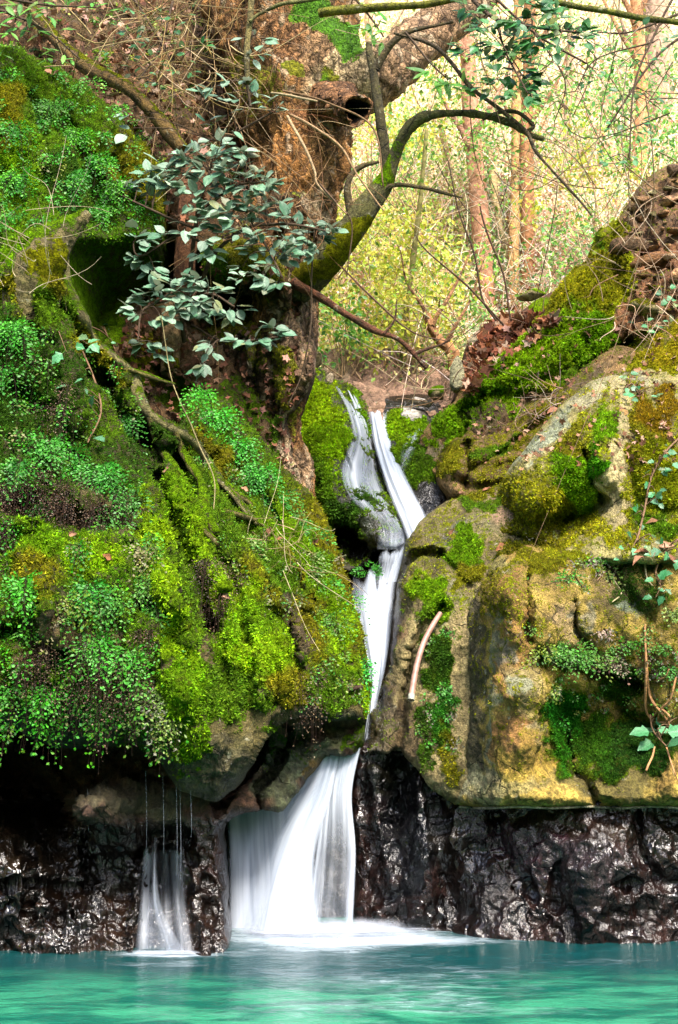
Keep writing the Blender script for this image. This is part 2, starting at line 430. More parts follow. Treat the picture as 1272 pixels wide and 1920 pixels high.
def D(px, py, default=9.5, only=None):
    """distance of the rock surface seen at a photo pixel"""
    best = None
    for g in ROCKS:
        if only and g.name not in only: continue
        i = int(round((px - g.x0) / g.step)); j = int(round((py - g.y0) / g.step))
        if 0 <= i < g.nx and 0 <= j < g.ny and not math.isnan(g.G[j, i]):
            if best is None or g.G[j, i] < best: best = g.G[j, i]
    return default if best is None else best

# ------------------------------------------------------------------ swept limbs
def frames(pts):
    t = np.gradient(pts, axis=0); t /= np.linalg.norm(t, axis=1)[:, None] + 1e-9
    u = np.cross(t[0], (0.3, 0.9, 0.1)); u /= np.linalg.norm(u); U = [u]
    for k in range(1, len(pts)):
        u = U[-1] - t[k] * np.dot(U[-1], t[k]); u /= np.linalg.norm(u) + 1e-9; U.append(u)
    U = np.array(U); W = np.cross(t, U); return t, U, W
def tube(P3, r, seg=8, closed_end=True):
    """P3 (n,3), r (n,) -> V, F(quads)"""
    P3 = np.asarray(P3, float); r = np.asarray(r, float)
    if closed_end:
        P3 = np.concatenate([P3, P3[-1:] + (P3[-1:] - P3[-2:-1]) * 0.02]); r = np.concatenate([r, [r[-1] * 0.05]])
    t, U, W = frames(P3)
    a = np.linspace(0, 2 * math.pi, seg, endpoint=False)
    V = P3[:, None] + r[:, None, None] * (np.cos(a)[None, :, None] * U[:, None] + np.sin(a)[None, :, None] * W[:, None])
    n = len(P3); i = np.arange(n - 1)[:, None] * seg; j = np.arange(seg)[None]
    F = np.stack([i + j, i + (j + 1) % seg, i + seg + (j + 1) % seg, i + seg + j], -1).reshape(-1, 4)
    return V.reshape(-1, 3), F
def px_path(pts, n_per=8, wob=0.0, seed=0):
    """pts: (px,py,Y,rpx) -> world path and radii"""
    q = catmull(pts, n_per)
    P3 = P(q[:, 0], q[:, 1], q[:, 2]); r = q[:, 3] * q[:, 2] / FPX
    if wob:
        s = np.arange(len(P3))[:, None] / n_per * 0.8 + seed * 7.7
        P3 = P3 + np.concatenate([pnoise(np.concatenate([s, s*0+1, s*0], 1))[:, None], pnoise(np.concatenate([s, s*0+5, s*0], 1))[:, None], pnoise(np.concatenate([s, s*0+9, s*0], 1))[:, None]], 1) * wob
    return P3, np.maximum(r, 0.0008)
def join(parts):
    Vs, Fs, o = [], [], 0
    for V, F in parts: Vs.append(V); Fs.append(F + o); o += len(V)
    return np.concatenate(Vs), np.concatenate(Fs)
# ================================================================== THE ROCKS
G1, G2, G3, GD, GO, GY = '7fb010', '9cc814', '6a9418', '47701a', '97951a', 'b8c01e'   # moss: fresh, bright, mid, dark, olive, yellow
def wet_below(z0, soft=0.08, amp=0.05):
    return lambda x, y, V: smooth((z0 - V[:, 2] + amp * 2 * fbm(V * 3 + 2, 3)) / soft)

# hillside far behind: one steep ground sheet
def hill():
    nx, ny = 170, 190
    xs = np.linspace(-24, 24, nx); ss = np.linspace(0, 1, ny)
    X, Sg = np.meshgrid(xs, ss)
    Y = 13.6 + 32 * Sg ** 1.25
    Z = 4.6 + (Y - 13.6) * 1.05 + 0.012 * X ** 2
    V = np.stack([X, Y, Z], -1).reshape(-1, 3)
    V[:, 2] += fbm(V * 0.22, 4) * 2.6 + fbm(V * 1.1, 3) * 0.4
    V[:, 1] += fbm(V * 0.3 + 9, 3) * 1.2
    idx = np.arange(nx * ny).reshape(ny, nx)
    F = np.stack([idx[:-1, :-1], idx[:-1, 1:], idx[1:, 1:], idx[1:, :-1]], -1).reshape(-1, 4)
    n1 = fbm(V * 0.8 + 3, 4)[:, None]; n2 = fbm(V * 2.5, 3)[:, None]
    t = C('e2c4a4', .9) + (C('cfd488', .9) - C('e2c4a4', .9)) * np.clip(n1 * 1.6 + 0.35, 0, 1) + 0.08 * n2  # extra pale: the slope's sunlight is put into the colour
    o = mesh_np('hillside', V, F, GROUND, attrs=dict(tint=np.clip(t, .03, .8)), kind='structure')
    return V.reshape(ny, nx, 3)
GROUND = vcol_material('forest_floor', 0.95, 0, 0.1, 0.45, 9, 1.0)
HILL = hill()
def hill_point(x, y):
    Vf = HILL.reshape(-1, 3); i = ((Vf[:, 0] - x) ** 2 + (Vf[:, 1] - y) ** 2).argmin(); return Vf[i]

# base ground under and round everything; unseen banks raised to block low sky
def base_ground():
    nx, ny = 70, 90
    X, Y = np.meshgrid(np.linspace(-60, 60, nx), np.linspace(-50, 60, ny))
    d = np.hypot(X * 0.95, Y - 2)
    rise = np.clip(d - 9.5, 0, 60)
    side = np.where(Y > 9, np.clip((np.abs(X) - 9) / 6, 0, 1), 1.0)
    Z = -1.4 + rise * 0.45 * side + np.where(Y > 9, (Y - 9) * 0.3 * (1 - side), 0)
    V = np.stack([X, Y, Z], -1).reshape(-1, 3); V[:, 2] += fbm(V * 0.25, 3) * np.clip(rise.ravel() * .3, .3, 2.5)
    idx = np.arange(nx * ny).reshape(ny, nx)
    F = np.stack([idx[:-1, :-1], idx[:-1, 1:], idx[1:, 1:], idx[1:, :-1]], -1).reshape(-1, 4)
    g_ = fbm(V * .5, 3)[:, None]
    t = C('7c9450', .5) + (C('b0a070', .5) - C('7c9450', .5)) * np.clip(.4 + g_ * 1.5, 0, 1)
    mesh_np('ground', V, F, GROUND, attrs=dict(tint=t), kind='structure')
base_ground()

# stream channel behind the falls
relief('stream_bed', [(480, 720), (560, 745), (600, 740), (700, 745), (800, 740), (850, 770), (900, 900), (900, 1100), (860, 1300), (860, 1440), (840, 1620), (760, 1700), (600, 1790), (430, 1800), (390, 1600), (400, 1450), (480, 1300), (480, 1000)],
  [(600, 740, 13.2), (760, 745, 13.2), (700, 800, 12.8), (560, 900, 12), (720, 900, 12.1), (850, 900, 12), (760, 1000, 11.1), (640, 1060, 11.2), (700, 1100, 10.6), (700, 1200, 10.2), (700, 1300, 9.8), (690, 1400, 9.5), (600, 1420, 9.6), (500, 1450, 9.6), (560, 1600, 9.3), (440, 1600, 9.2), (680, 1700, 9.2), (560, 1780, 9.1), (430, 1790, 9.0), (860, 1500, 9.4), (480, 1200, 11)],
  base='4a3f36', edge=(30, 0.2), step=5, noise=(0.12, 1.4, 0.03, 5), wet=lambda x, y, V: np.ones(len(x)) * 0.9, seed=11, kind='structure')

# bank of earth behind the left rock
relief('bank', [(-300, -160), (60, -180), (300, -160), (470, -120), (520, 100), (500, 400), (520, 600), (540, 800), (575, 960), (550, 1010), (400, 900), (200, 800), (0, 700), (-300, 600)],
  [(-250, -100, 11.2), (0, -60, 11.2), (250, -100, 12.0), (450, -100, 12.4), (100, 60, 10.6), (200, 130, 10.7), (330, 60, 11.6), (460, 200, 11.8), (250, 230, 10.7), (330, 280, 10.9), (420, 350, 11.0), (200, 500, 11.2), (300, 450, 10.9), (450, 570, 11.6), (400, 440, 10.5), (250, 600, 10.1), (330, 660, 10.1), (400, 650, 10.4), (300, 720, 9.9), (440, 760, 10.2), (520, 840, 10.3), (600, 950, 10.4), (480, 900, 10.2), (0, 500, 10.6), (520, 500, 11.6)],
  base='7a5c3c', edge=(20, 0.1), step=5, noise=(0.22, 1.0, 0.05, 4.5), seed=21, thick=1.2,
  creases=[([(140, 500), (200, 500), (280, 520)], 45, 1.3), ([(410, 560), (460, 575), (500, 590)], 32, 0.9), ([(300, 700), (360, 760)], 14, 0.3),
           ([(320, 690), (330, 600), (310, 520)], 16, -0.25), ([(350, 560), (345, 440), (350, 350)], 22, -0.35), ([(170, 720), (250, 650), (300, 560)], 12, -0.1)],
  splats=[(200, 590, 45, 60, 0, 0, 1, G1), (170, 640, 40, 50, 30, 0, .9, G3), (300, 680, 45, 25, 0, 0, .9, GO), (280, 640, 60, 25, 0, 0, .8, GO), (340, 740, 40, 25, 20, 0, .9, G3),
          (220, 260, 60, 30, 50, 0, .7, GO), (160, 200, 30, 60, -40, 0, .6, GO), (450, 760, 60, 60, 40, 0, .6, G3), (520, 900, 50, 90, -20, 0, .7, G3), (240, 700, 50, 20, 30, 0, 1, G2),
          (100, 60, 120, 60, 0, '6c5536', .8), (350, 100, 150, 140, 0, '8a6a48', .8), (330, 600, 30, 80, 0, 'a58a64', .7), (420, 620, 40, 60, 0, '7a6a48', .7)],
  moss_up=(0.35, GO), kind='structure')

# ---- left: the great overhanging rock
RIBS = []
_rr = np.random.default_rng(77)
for _ in range(46):      # moss drapes: ribs and gaps running down the slope
    x_, y_ = _rr.uniform(230, 600), _rr.uniform(800, 1180)
    if (x_ - 230) / 400 < (y_ - 1100) / 700: continue
    L_r = _rr.uniform(80, 220); dx_ = (.45 if y_ < 1050 else .2) + _rr.normal(0, .12)
    RIBS.append(([(x_, y_), (x_ + dx_ * L_r * .5 + _rr.normal(0, 7), y_ + L_r * .5), (x_ + dx_ * L_r * .8 + _rr.normal(0, 9), y_ + L_r)], _rr.uniform(4.5, 9), _rr.choice([-1, 1], p=[.6, .4]) * _rr.uniform(.05, .11)))
for _ in range(26):
    x_, y_ = _rr.uniform(0, 280), _rr.uniform(620, 1230); L_r = _rr.uniform(60, 150)
    RIBS.append(([(x_, y_), (x_ + _rr.normal(0, 8), y_ + L_r * .5), (x_ + _rr.normal(0, 10), y_ + L_r)], _rr.uniform(5, 10), _rr.choice([-1, 1]) * _rr.uniform(.04, .09)))
LEFT = relief('overhanging_rock',
  [(-260, 50), (0, 80), (60, 108), (115, 130), (165, 165), (215, 205), (255, 250), (290, 290), (303, 340), (303, 400), (290, 445), (255, 458), (205, 456), (150, 450), (118, 458), (108, 500), (124, 545), (158, 590), (180, 635), (222, 672), (252, 700), (268, 742), (290, 775), (335, 792), (352, 745), (400, 740), (440, 772), (480, 812), (520, 862), (560, 905), (600, 950), (625, 1000), (640, 1050), (660, 1120), (680, 1190), (692, 1260), (694, 1300), (688, 1338), (655, 1352), (600, 1348), (538, 1354), (498, 1388), (470, 1443), (430, 1487), (396, 1503), (345, 1487), (310, 1450), (280, 1408), (240, 1396), (180, 1404), (120, 1402), (60, 1385), (0, 1362), (-260, 1330)],
  [(-260, 60, 8.6), (0, 100, 9.0), (150, 180, 9.6), (290, 320, 10.0), (300, 440, 9.8), (100, 300, 8.9), (0, 380, 8.7), (60, 450, 8.25), (150, 430, 9.0), (120, 520, 8.3), (0, 600, 7.9), (200, 680, 8.6), (100, 700, 8.1), (280, 780, 8.9), (400, 760, 9.5), (330, 900, 8.6), (500, 860, 9.6), (620, 1000, 9.7), (0, 900, 7.6), (200, 1000, 7.6), (400, 1000, 8.3), (550, 1050, 8.9), (650, 1130, 9.2), (690, 1280, 8.9), (300, 1200, 7.45), (100, 1200, 7.25), (450, 1200, 7.7), (600, 1250, 8.2), (400, 1400, 7.45), (500, 1340, 7.8), (330, 1440, 7.6), (0, 1340, 7.4), (200, 1380, 7.6), (620, 1340, 8.3), (-260, 1330, 7.3), (-260, 700, 7.8)],
  edge=(26, 0.35), step=2.6, noise=(0.17, 1.1, 0.05, 5.0), aniso=(1.35, 1.35, 0.5), seed=1, base='7d7040', thick=1.6, jitter=4, blades=200000, blade=(.012, .028),
  creases=RIBS + [([(60, 470), (50, 560), (70, 640)], 16, 0.25), ([(-20, 440), (0, 560)], 18, 0.3),
           ([(200, 700), (240, 800), (330, 860), (360, 940)], 14, 0.30), ([(260, 800), (300, 900), (330, 990), (372, 1080), (400, 1180)], 16, 0.34),
           ([(330, 850), (372, 960), (420, 1060), (440, 1100)], 12, 0.25), ([(390, 870), (440, 960), (500, 1080)], 13, 0.26),
           ([(440, 870), (490, 930), (540, 1010), (560, 1090)], 11, 0.2), ([(270, 1120), (330, 1180), (345, 1260)], 14, 0.22),
           ([(100, 560), (150, 640), (190, 720)], 18, 0.3), ([(0, 720), (60, 760), (120, 800), (160, 900)], 20, 0.2),
           ([(20, 940), (100, 960), (200, 970), (260, 960)], 20, 0.32), ([(0, 1010), (60, 1000)], 16, 0.2),
           ([(0, 1180), (60, 1200), (110, 1240)], 18, 0.2), ([(440, 1110), (410, 1200), (420, 1280)], 12, 0.14), ([(500, 1100), (530, 1190), (560, 1260)], 14, 0.2),
           ([(240, 800), (300, 870), (330, 930)], 12, -0.10), ([(285, 970), (300, 1080), (335, 1200), (345, 1300)], 20, -0.16),
           ([(345, 900), (385, 1010), (420, 1100)], 12, -0.16), ([(420, 930), (460, 1010), (520, 1130)], 14, -0.14), ([(590, 1010), (620, 1100), (660, 1230)], 12, -0.08),
           ([(0, 300), (20, 380)], 14, .15), ([(130, 240), (170, 320), (200, 420)], 16, 0.22), ([(60, 180), (80, 280), (90, 380)], 14, 0.18), ([(210, 300), (240, 360)], 12, .2)],
  splats=[(150, 700, 500, 760, 0, 0, .62, '6a9c18'), (120, 750, 260, 200, 0, 0, .6, GD), (500, 1120, 280, 260, 0, 0, .72, G3), (560, 1050, 100, 200, -30, 0, .75, GO), (420, 930, 120, 120, 0, 0, .8, G3), (60, 1200, 140, 120, 0, 0, .6, G3), (80, 250, 160, 180, 0, 0, .75, G3), (30, 330, 50, 100, 0, 0, .9, G1), (120, 350, 60, 60, 0, 0, .8, GD), (250, 330, 40, 80, -40, 0, .85, GO), (10, 220, 30, 60, 0, 0, .9, GO),
          (75, 480, 60, 60, 0, 0, 1, G1), (60, 540, 70, 40, 0, 0, .95, GO), (100, 580, 60, 40, 30, 0, .9, G3), (140, 470, 18, 60, 15, '9a8f60', .9),
          (180, 660, 70, 30, 45, 0, .9, GO), (60, 760, 90, 70, 0, 0, .8, GD), (200, 780, 60, 60, 0, 0, .6, G3), (120, 880, 150, 70, 0, 0, .5, GD),
          (290, 790, 60, 26, 20, '8d8448', .8), (100, 1010, 90, 40, 0, 0, .95, G1), (180, 1040, 60, 40, 0, 0, .95, G2), (60, 1080, 60, 50, 0, 0, .7, GO),
          (290, 1020, 30, 90, -10, 0, 1, G2), (325, 1190, 34, 90, -12, 0, 1, G2), (350, 1300, 50, 60, 0, 0, 1, G1), (340, 960, 26, 70, -20, 0, 1, G1), (375, 1030, 24, 80, -20, 0, 1, G2),
          (440, 1120, 55, 60, 0, 0, 1, G2), (470, 1190, 60, 60, 0, 0, 1, G1), (500, 1240, 60, 60, 0, 0, .95, G2), (440, 1300, 60, 50, 0, 0, .85, G3), (520, 1060, 30, 70, -30, 0, .9, G3),
          (540, 1000, 24, 60, -30, 0, .9, G1), (600, 1080, 26, 80, -25, 0, .85, G1), (640, 1200, 24, 80, -20, 0, .9, G2), (685, 1310, 16, 40, 0, 0, 1, G2), (450, 900, 40, 60, -40, 0, .8, G3),
          (400, 850, 60, 30, 40, 0, .8, GO), (560, 1290, 60, 50, 0, 0, .7, GO), (620, 1300, 50, 40, 0, 0, .6, G3),
          (120, 1200, 90, 60, 0, '7b6440', .7), (120, 1200, 100, 50, 0, 0, -.6, G1), (60, 960, 120, 30, 0, '6a5440', .8), (180, 960, 80, 30, 0, 0, -.8, G1),
          (520, 1180, 24, 60, 0, '6c5a3c', .6), (390, 1180, 22, 60, 0, '70603a', .7), (390, 1190, 20, 60, 0, 0, -.7, G1), (560, 1180, 24, 70, -20, '6f5a44', .7), (560, 1180, 24, 70, -20, 0, -.7, G1),
          (400, 1450, 110, 70, 0, '6f6746', 1), (440, 1430, 80, 60, 0, 0, -.9, G1), (360, 1390, 40, 50, 0, 0, .65, G1), (300, 1430, 60, 50, 0, '585440', .9),
          (100, 1370, 150, 40, 0, '4a4a3c', .9), (100, 1375, 150, 30, 0, 0, -.9, G1), (620, 1350, 60, 20, 0, '5a6048', .8), (560, 1345, 60, 15, 0, 0, -.7, G1)],
  moss_up=(0.5, G3), wet=lambda x, y, V: smooth((y - 1380) / 120) * 0.35,
  label='huge overhanging mossy rock hung with ferns, left of the waterfall', category='rock')

# ---- left: dark wet rock under the overhang, down to the pool
UNDER = relief('wet_rock',
  [(-260, 1230), (600, 1270), (660, 1310), (684, 1340), (684, 1380), (674, 1413), (640, 1419), (611, 1424), (585, 1450), (566, 1477), (532, 1513), (495, 1519), (453, 1528), (424, 1550), (421, 1600), (428, 1660), (426, 1720), (432, 1783), (430, 1840), (-260, 1840)],
  [(-260, 1300, 8.3), (0, 1300, 8.3), (300, 1300, 8.4), (500, 1380, 8.4), (640, 1340, 8.6), (675, 1400, 8.8), (560, 1440, 8.5), (470, 1500, 8.3), (440, 1530, 8.2), (250, 1500, 8.0), (160, 1500, 8.1), (300, 1560, 8.1), (60, 1440, 10.6), (0, 1480, 11), (110, 1500, 10.2), (-60, 1440, 10.8), (0, 1540, 8.8), (140, 1548, 8.5), (200, 1425, 8.9), (60, 1600, 8.1), (200, 1620, 8.3), (380, 1620, 8.15), (425, 1700, 8.1), (0, 1790, 7.9), (200, 1790, 7.9), (425, 1790, 7.85), (300, 1790, 7.98), (-260, 1790, 7.85), (-260, 1550, 8.3), (0, 1840, 7.8), (400, 1840, 7.8), (150, 1690, 8.0), (300, 1680, 8.2)],
  edge=(16, 0.25), step=2.8, noise=(0.15, 1.6, 0.028, 5.5), seed=2, base='74523c', thick=1.0, jitter=3, c=30, ridge=0.65,
  creases=[([(-20, 1370), (60, 1420), (110, 1470), (155, 1525)], 16, -0.75), ([(10, 1410), (50, 1480), (80, 1560)], 14, -0.25), ([(500, 1385), (470, 1440), (430, 1490), (400, 1510)], 10, 0.5), ([(540, 1360), (520, 1430), (484, 1480), (486, 1510)], 7, 0.35),
           ([(545, 1390), (620, 1370), (680, 1360)], 9, 0.3), ([(258, 1600), (272, 1572), (310, 1562), (345, 1572), (358, 1610)], 10, 0.25), ([(310, 1600), (300, 1660)], 26, 0.35), ([(262, 1640), (255, 1720), (245, 1780)], 12, -0.1),
           ([(360, 1600), (372, 1700), (380, 1780)], 12, -0.12), ([(50, 1560), (60, 1640), (52, 1720)], 8, 0.16), ([(80, 1570), (105, 1650), (110, 1720)], 7, 0.18), ([(155, 1530), (160, 1600), (168, 1660)], 8, 0.22), ([(0, 1665), (60, 1655), (160, 1668)], 7, 0.16),
           ([(230, 1400), (200, 1440), (150, 1470)], 10, .2), ([(250, 1455), (310, 1470)], 10, 0.3)],
  splats=[(80, 1600, 110, 60, 0, '77604a', .9), (200, 1620, 60, 50, 0, '4e4436', .8), (100, 1740, 120, 50, 0, '4a2c20', .7), (402, 1620, 22, 40, 0, '96522e', 1), (400, 1720, 30, 60, 0, '4e3024', .8), (250, 1500, 100, 40, 0, '6b6448', .9),
          (330, 1540, 60, 18, 0, '6a6242', .8), (560, 1410, 70, 50, 0, '5a6a4c', .9), (520, 1480, 40, 40, 0, '6a7450', .9), (590, 1440, 20, 14, -40, 'a8843a', .8), (520, 1400, 60, 40, 0, 0, .45, GD), (300, 1400, 60, 40, 0, '4c4a36', .8), (640, 1390, 40, 25, 0, '6b7a48', .8), (670, 1370, 18, 40, 0, 0, .6, G3)],
  wet=lambda x, y, V: np.maximum(smooth((1.02 - V[:, 2] + .1 * fbm(V * 3, 3)) / 0.25), 0.35), label='dark wet rock under the overhang, standing in the pool left of the falls', category='rock')

# ---- rock beside the upper cascade
CASC = relief('cascade_rock',
  [(550, 790), (560, 745), (578, 700), (598, 690), (625, 715), (655, 722), (680, 750), (698, 800), (703, 850), (718, 900), (745, 945), (768, 985), (768, 1010), (752, 1032), (706, 1036), (694, 1064), (640, 1085), (600, 1040), (580, 960), (560, 900), (548, 850)],
  [(575, 700, 12.4), (600, 695, 12.6), (660, 730, 12.7), (640, 800, 11.6), (700, 850, 11.7), (570, 850, 11.2), (620, 900, 10.9), (700, 960, 10.7), (760, 1000, 10.6), (740, 1030, 10.4), (660, 1000, 10.7), (690, 1055, 10.5), (560, 950, 10.9), (640, 1080, 10.7), (600, 800, 11.5)],
  edge=(22, 0.4), step=3.5, noise=(0.10, 1.6, 0.03, 6), seed=3, base='6a6450', creases=[([(625, 1010), (650, 1000), (668, 1030)], 18, 0.9), ([(570, 800), (590, 900), (600, 980)], 10, 0.15), ([(640, 840), (655, 880)], 8, .15)],
  splats=[(600, 780, 60, 90, -20, 0, 1, 'b4d818'), (620, 850, 40, 60, -20, 0, 1, G2), (600, 930, 40, 70, -10, 0, .95, G3), (680, 770, 14, 40, -25, 0, 1, G1), (660, 960, 40, 40, 0, 0, .9, GD), (690, 960, 30, 50, 0, '5d6a4a', .7), (716, 958, 14, 10, 30, 'd07838', 1), (716, 958, 14, 10, 30, 0, -1, G1), (648, 780, 16, 50, -15, 0, -.95, G1), (690, 870, 36, 60, -15, 0, -.85, G1), (725, 960, 40, 50, -30, 0, -.9, G1), (690, 900, 50, 80, -20, '6c7864', .7), (668, 1040, 30, 20, 0, '74654e', .9), (668, 1045, 30, 20, 0, 0, -1, G1), (730, 1040, 30, 14, 0, '5a3e3c', .9), (598, 870, 14, 40, -15, 'cfc79a', .7), (650, 880, 24, 60, -20, '5a5a50', .8), (650, 890, 22, 50, -20, 0, -.6, G1)],
  moss_up=(0.5, G1), wet=lambda x, y, V: smooth((x - 610 - (y - 800) * 0.1) / 50) * 0.8, blades=40000, blade=(.015, .035),
  label='bright mossy rock beside the upper cascade, right of the big tree', category='rock')

# ---- small boulder between the two upper streams, with the wet dark wall under it
relief('boulder', [(712, 815), (722, 782), (745, 766), (772, 760), (798, 768), (806, 790), (812, 830), (835, 880), (850, 930), (825, 980), (800, 1010), (780, 985), (760, 930), (742, 890), (728, 850)],
  [(720, 790, 12.5), (765, 765, 12.7), (800, 775, 12.5), (770, 820, 11.9), (740, 850, 11.7), (800, 900, 11.2), (840, 940, 11.0), (790, 980, 10.9), (765, 930, 11.2)],
  edge=(16, 0.3), step=3.5, noise=(0.05, 2, 0.02, 7), seed=4, base='5e5850', splats=[(780, 850, 60, 70, 0, 0, .75, G3), (745, 800, 34, 40, 0, 0, 1, G2), (790, 800, 12, 30, 0, 0, .8, G1), (765, 880, 12, 50, 0, 0, .8, G3), (800, 920, 40, 60, 0, '5a5450', 1), (778, 772, 22, 7, 20, 'efe8dc', .9), (778, 772, 22, 7, 20, 0, -1, G1)],
  wet=lambda x, y, V: smooth((y - 790) / 50) * .9, blades=9000, blade=(.015, .035), label='small bright green mossy boulder splitting the upper streams', category='boulder')

# ---- long mossy ridge and earth bank at the upper right
RIDGE = relief('mossy_ridge',
  [(780, 838), (800, 800), (828, 772), (850, 748), (868, 715), (890, 695), (930, 668), (972, 640), (1000, 612), (1025, 575), (1042, 545), (1072, 512), (1105, 480), (1122, 432), (1150, 415), (1172, 385), (1205, 340), (1240, 315), (1272, 302), (1480, 240), (1480, 720), (1272, 700), (1180, 720), (1100, 800), (1000, 900), (950, 930), (880, 940), (830, 935), (800, 900), (775, 870)],
  [(785, 850, 11.5), (870, 715, 11.9), (1010, 600, 12), (1110, 470, 12.2), (1272, 310, 12.0), (1180, 500, 11.3), (1100, 600, 11), (1272, 500, 10.9), (950, 720, 11.3), (1050, 680, 10.9), (900, 830, 10.9), (1272, 640, 10.5), (1000, 780, 10.9), (860, 900, 10.9), (1480, 300, 11.5), (1480, 700, 10.2), (1150, 640, 10.8)],
  edge=(18, 0.35), step=4, noise=(0.18, 1.4, 0.06, 5), seed=5, moss_h=.5, base='b8905c', ridge=0.6, jitter=4,
  creases=[([(1160, 420), (1150, 500), (1190, 600), (1180, 660)], 12, 0.25), ([(1200, 400), (1220, 480), (1272, 520)], 10, 0.25), ([(1060, 700), (1120, 680), (1180, 640)], 9, 0.35), ([(880, 770), (960, 720), (1050, 700), (1100, 650)], 10, 0.16),
           ([(868, 770), (872, 830), (868, 870)], 7, 0.4), ([(990, 610), (1040, 620), (1060, 600)], 9, 0.22), ([(880, 760), (930, 745), (1000, 740)], 14, 0.3)],
  splats=[(1080, 600, 80, 120, 35, 0, .9, G1), (1060, 690, 90, 30, -35, 0, .85, GY), (1145, 510, 44, 130, 15, 0, .95, GY), (1180, 640, 60, 30, -30, 0, .7, GY), (880, 850, 70, 50, 0, 0, .6, GO), (1000, 680, 190, 50, -38, 0, .95, G1), (1100, 560, 70, 130, 35, 0, .95, GY), (950, 730, 130, 30, -33, 0, 1, G2), (860, 790, 60, 40, -35, 0, .95, G1), (1120, 500, 50, 70, 20, 0, 1, G3), (1000, 640, 60, 20, -38, 0, 1, G2), (1090, 560, 60, 110, 40, 0, 1, 'a8a818'), (1100, 620, 50, 60, 50, 0, 1, G1), (1040, 640, 70, 34, -40, 0, 1, G2), (960, 700, 80, 24, -35, 0, 1, G2), (900, 750, 50, 24, -40, 0, 1, G1), (1120, 660, 60, 20, -30, 0, .9, G1), (1150, 470, 30, 60, 20, 0, .9, GO),
          (1100, 700, 60, 18, -25, 0, .8, G3), (840, 800, 30, 26, -30, 0, .9, G1), (820, 830, 40, 14, -30, 'b7a888', .8), (1230, 420, 70, 90, 0, '8e6a4c', 1), (1230, 520, 60, 60, 0, 'a4704c', 1), (1230, 420, 60, 90, 0, 0, -.9, G1), (1180, 600, 50, 30, -30, 'a9744e', .9), (1180, 600, 40, 30, -30, 0, -.8, G1), (1110, 640, 40, 18, -30, 'b08060', .5),
          (900, 800, 50, 40, 0, '574634', .8), (920, 790, 50, 26, 0, 0, -.6, G1), (1010, 540, 10, 10, 0, 'd8c890', .7), (1000, 550, 24, 12, 0, 0, 1, G2), (1230, 360, 40, 26, -30, '7d5c40', .8)],
  moss_up=(0.35, GO), blades=70000, blade=(.015, .035), label='long mossy ridge sloping up to the earth bank at upper right', category='rock')

# ---- brown boulders in front of the ridge
MID = relief('boulder', [(815, 900), (822, 860), (850, 822), (868, 818), (885, 800), (905, 812), (950, 790), (985, 760), (1040, 730), (1090, 690), (1150, 650), (1200, 660), (1210, 720), (1120, 780), (1050, 860), (990, 930), (900, 945), (860, 938), (835, 925)],
  [(820, 900, 10.9), (870, 830, 10.8), (960, 800, 10.8), (1090, 700, 10.6), (1200, 680, 10.4), (1000, 860, 10.2), (880, 900, 10.3), (950, 900, 10.2), (1080, 780, 10.2)],
  edge=(16, 0.3), step=3.5, noise=(0.07, 1.4, 0.022, 6), seed=6, base='bc9460', moss_h=.4, blades=10000,
  creases=[([(872, 830), (880, 870), (872, 915)], 7, 0.3), ([(885, 880), (930, 855), (1000, 800), (1040, 770)], 6, 0.18), ([(860, 900), (900, 915), (940, 905)], 8, .15), ([(930, 880), (990, 860)], 8, .1)],
  splats=[(980, 820, 160, 90, -35, 0, .5, 'a8a820'), (850, 870, 20, 40, 20, 0, .9, GO), (940, 830, 60, 14, -35, 0, .9, G3), (1000, 800, 50, 16, -40, 0, .8, GO), (920, 880, 50, 14, -10, 0, .6, GO), (1040, 770, 40, 30, -40, 'a48058', .8), (960, 880, 60, 26, -20, '7e5a38', .8), (1100, 720, 60, 16, -30, '7c6a4a', .8), (1000, 730, 50, 18, -40, 0, .6, G3)],
  moss_up=(0.4, GO), label='brown boulder streaked with olive moss in a gully below the ridge', category='boulder')

# ---- yellow mossy boulder, right edge
relief('boulder', [(1128, 735), (1150, 705), (1172, 688), (1200, 655), (1230, 622), (1272, 596), (1480, 540), (1480, 780), (1272, 760), (1150, 770)],
  [(1140, 730, 10.4), (1200, 670, 10.3), (1272, 610, 10.3), (1272, 700, 9.9), (1480, 600, 10), (1180, 740, 10.1)], edge=(18, 0.3), step=4, noise=(0.07, 1.6, 0.03, 6), seed=7, base='a08a40', blades=12000,
  splats=[(1220, 680, 70, 40, -20, 0, 1, 'b9b81c'), (1290, 650, 80, 50, 0, 0, 1, 'c0b020'), (1160, 700, 20, 14, 0, 'b88a60', .8), (1160, 720, 30, 14, -40, 0, .9, GO), (1210, 690, 30, 12, 0, 'c89a50', .7)], moss_up=(.4, GY),
  label='yellow green mossy boulder at the right edge below the earth bank', category='boulder')

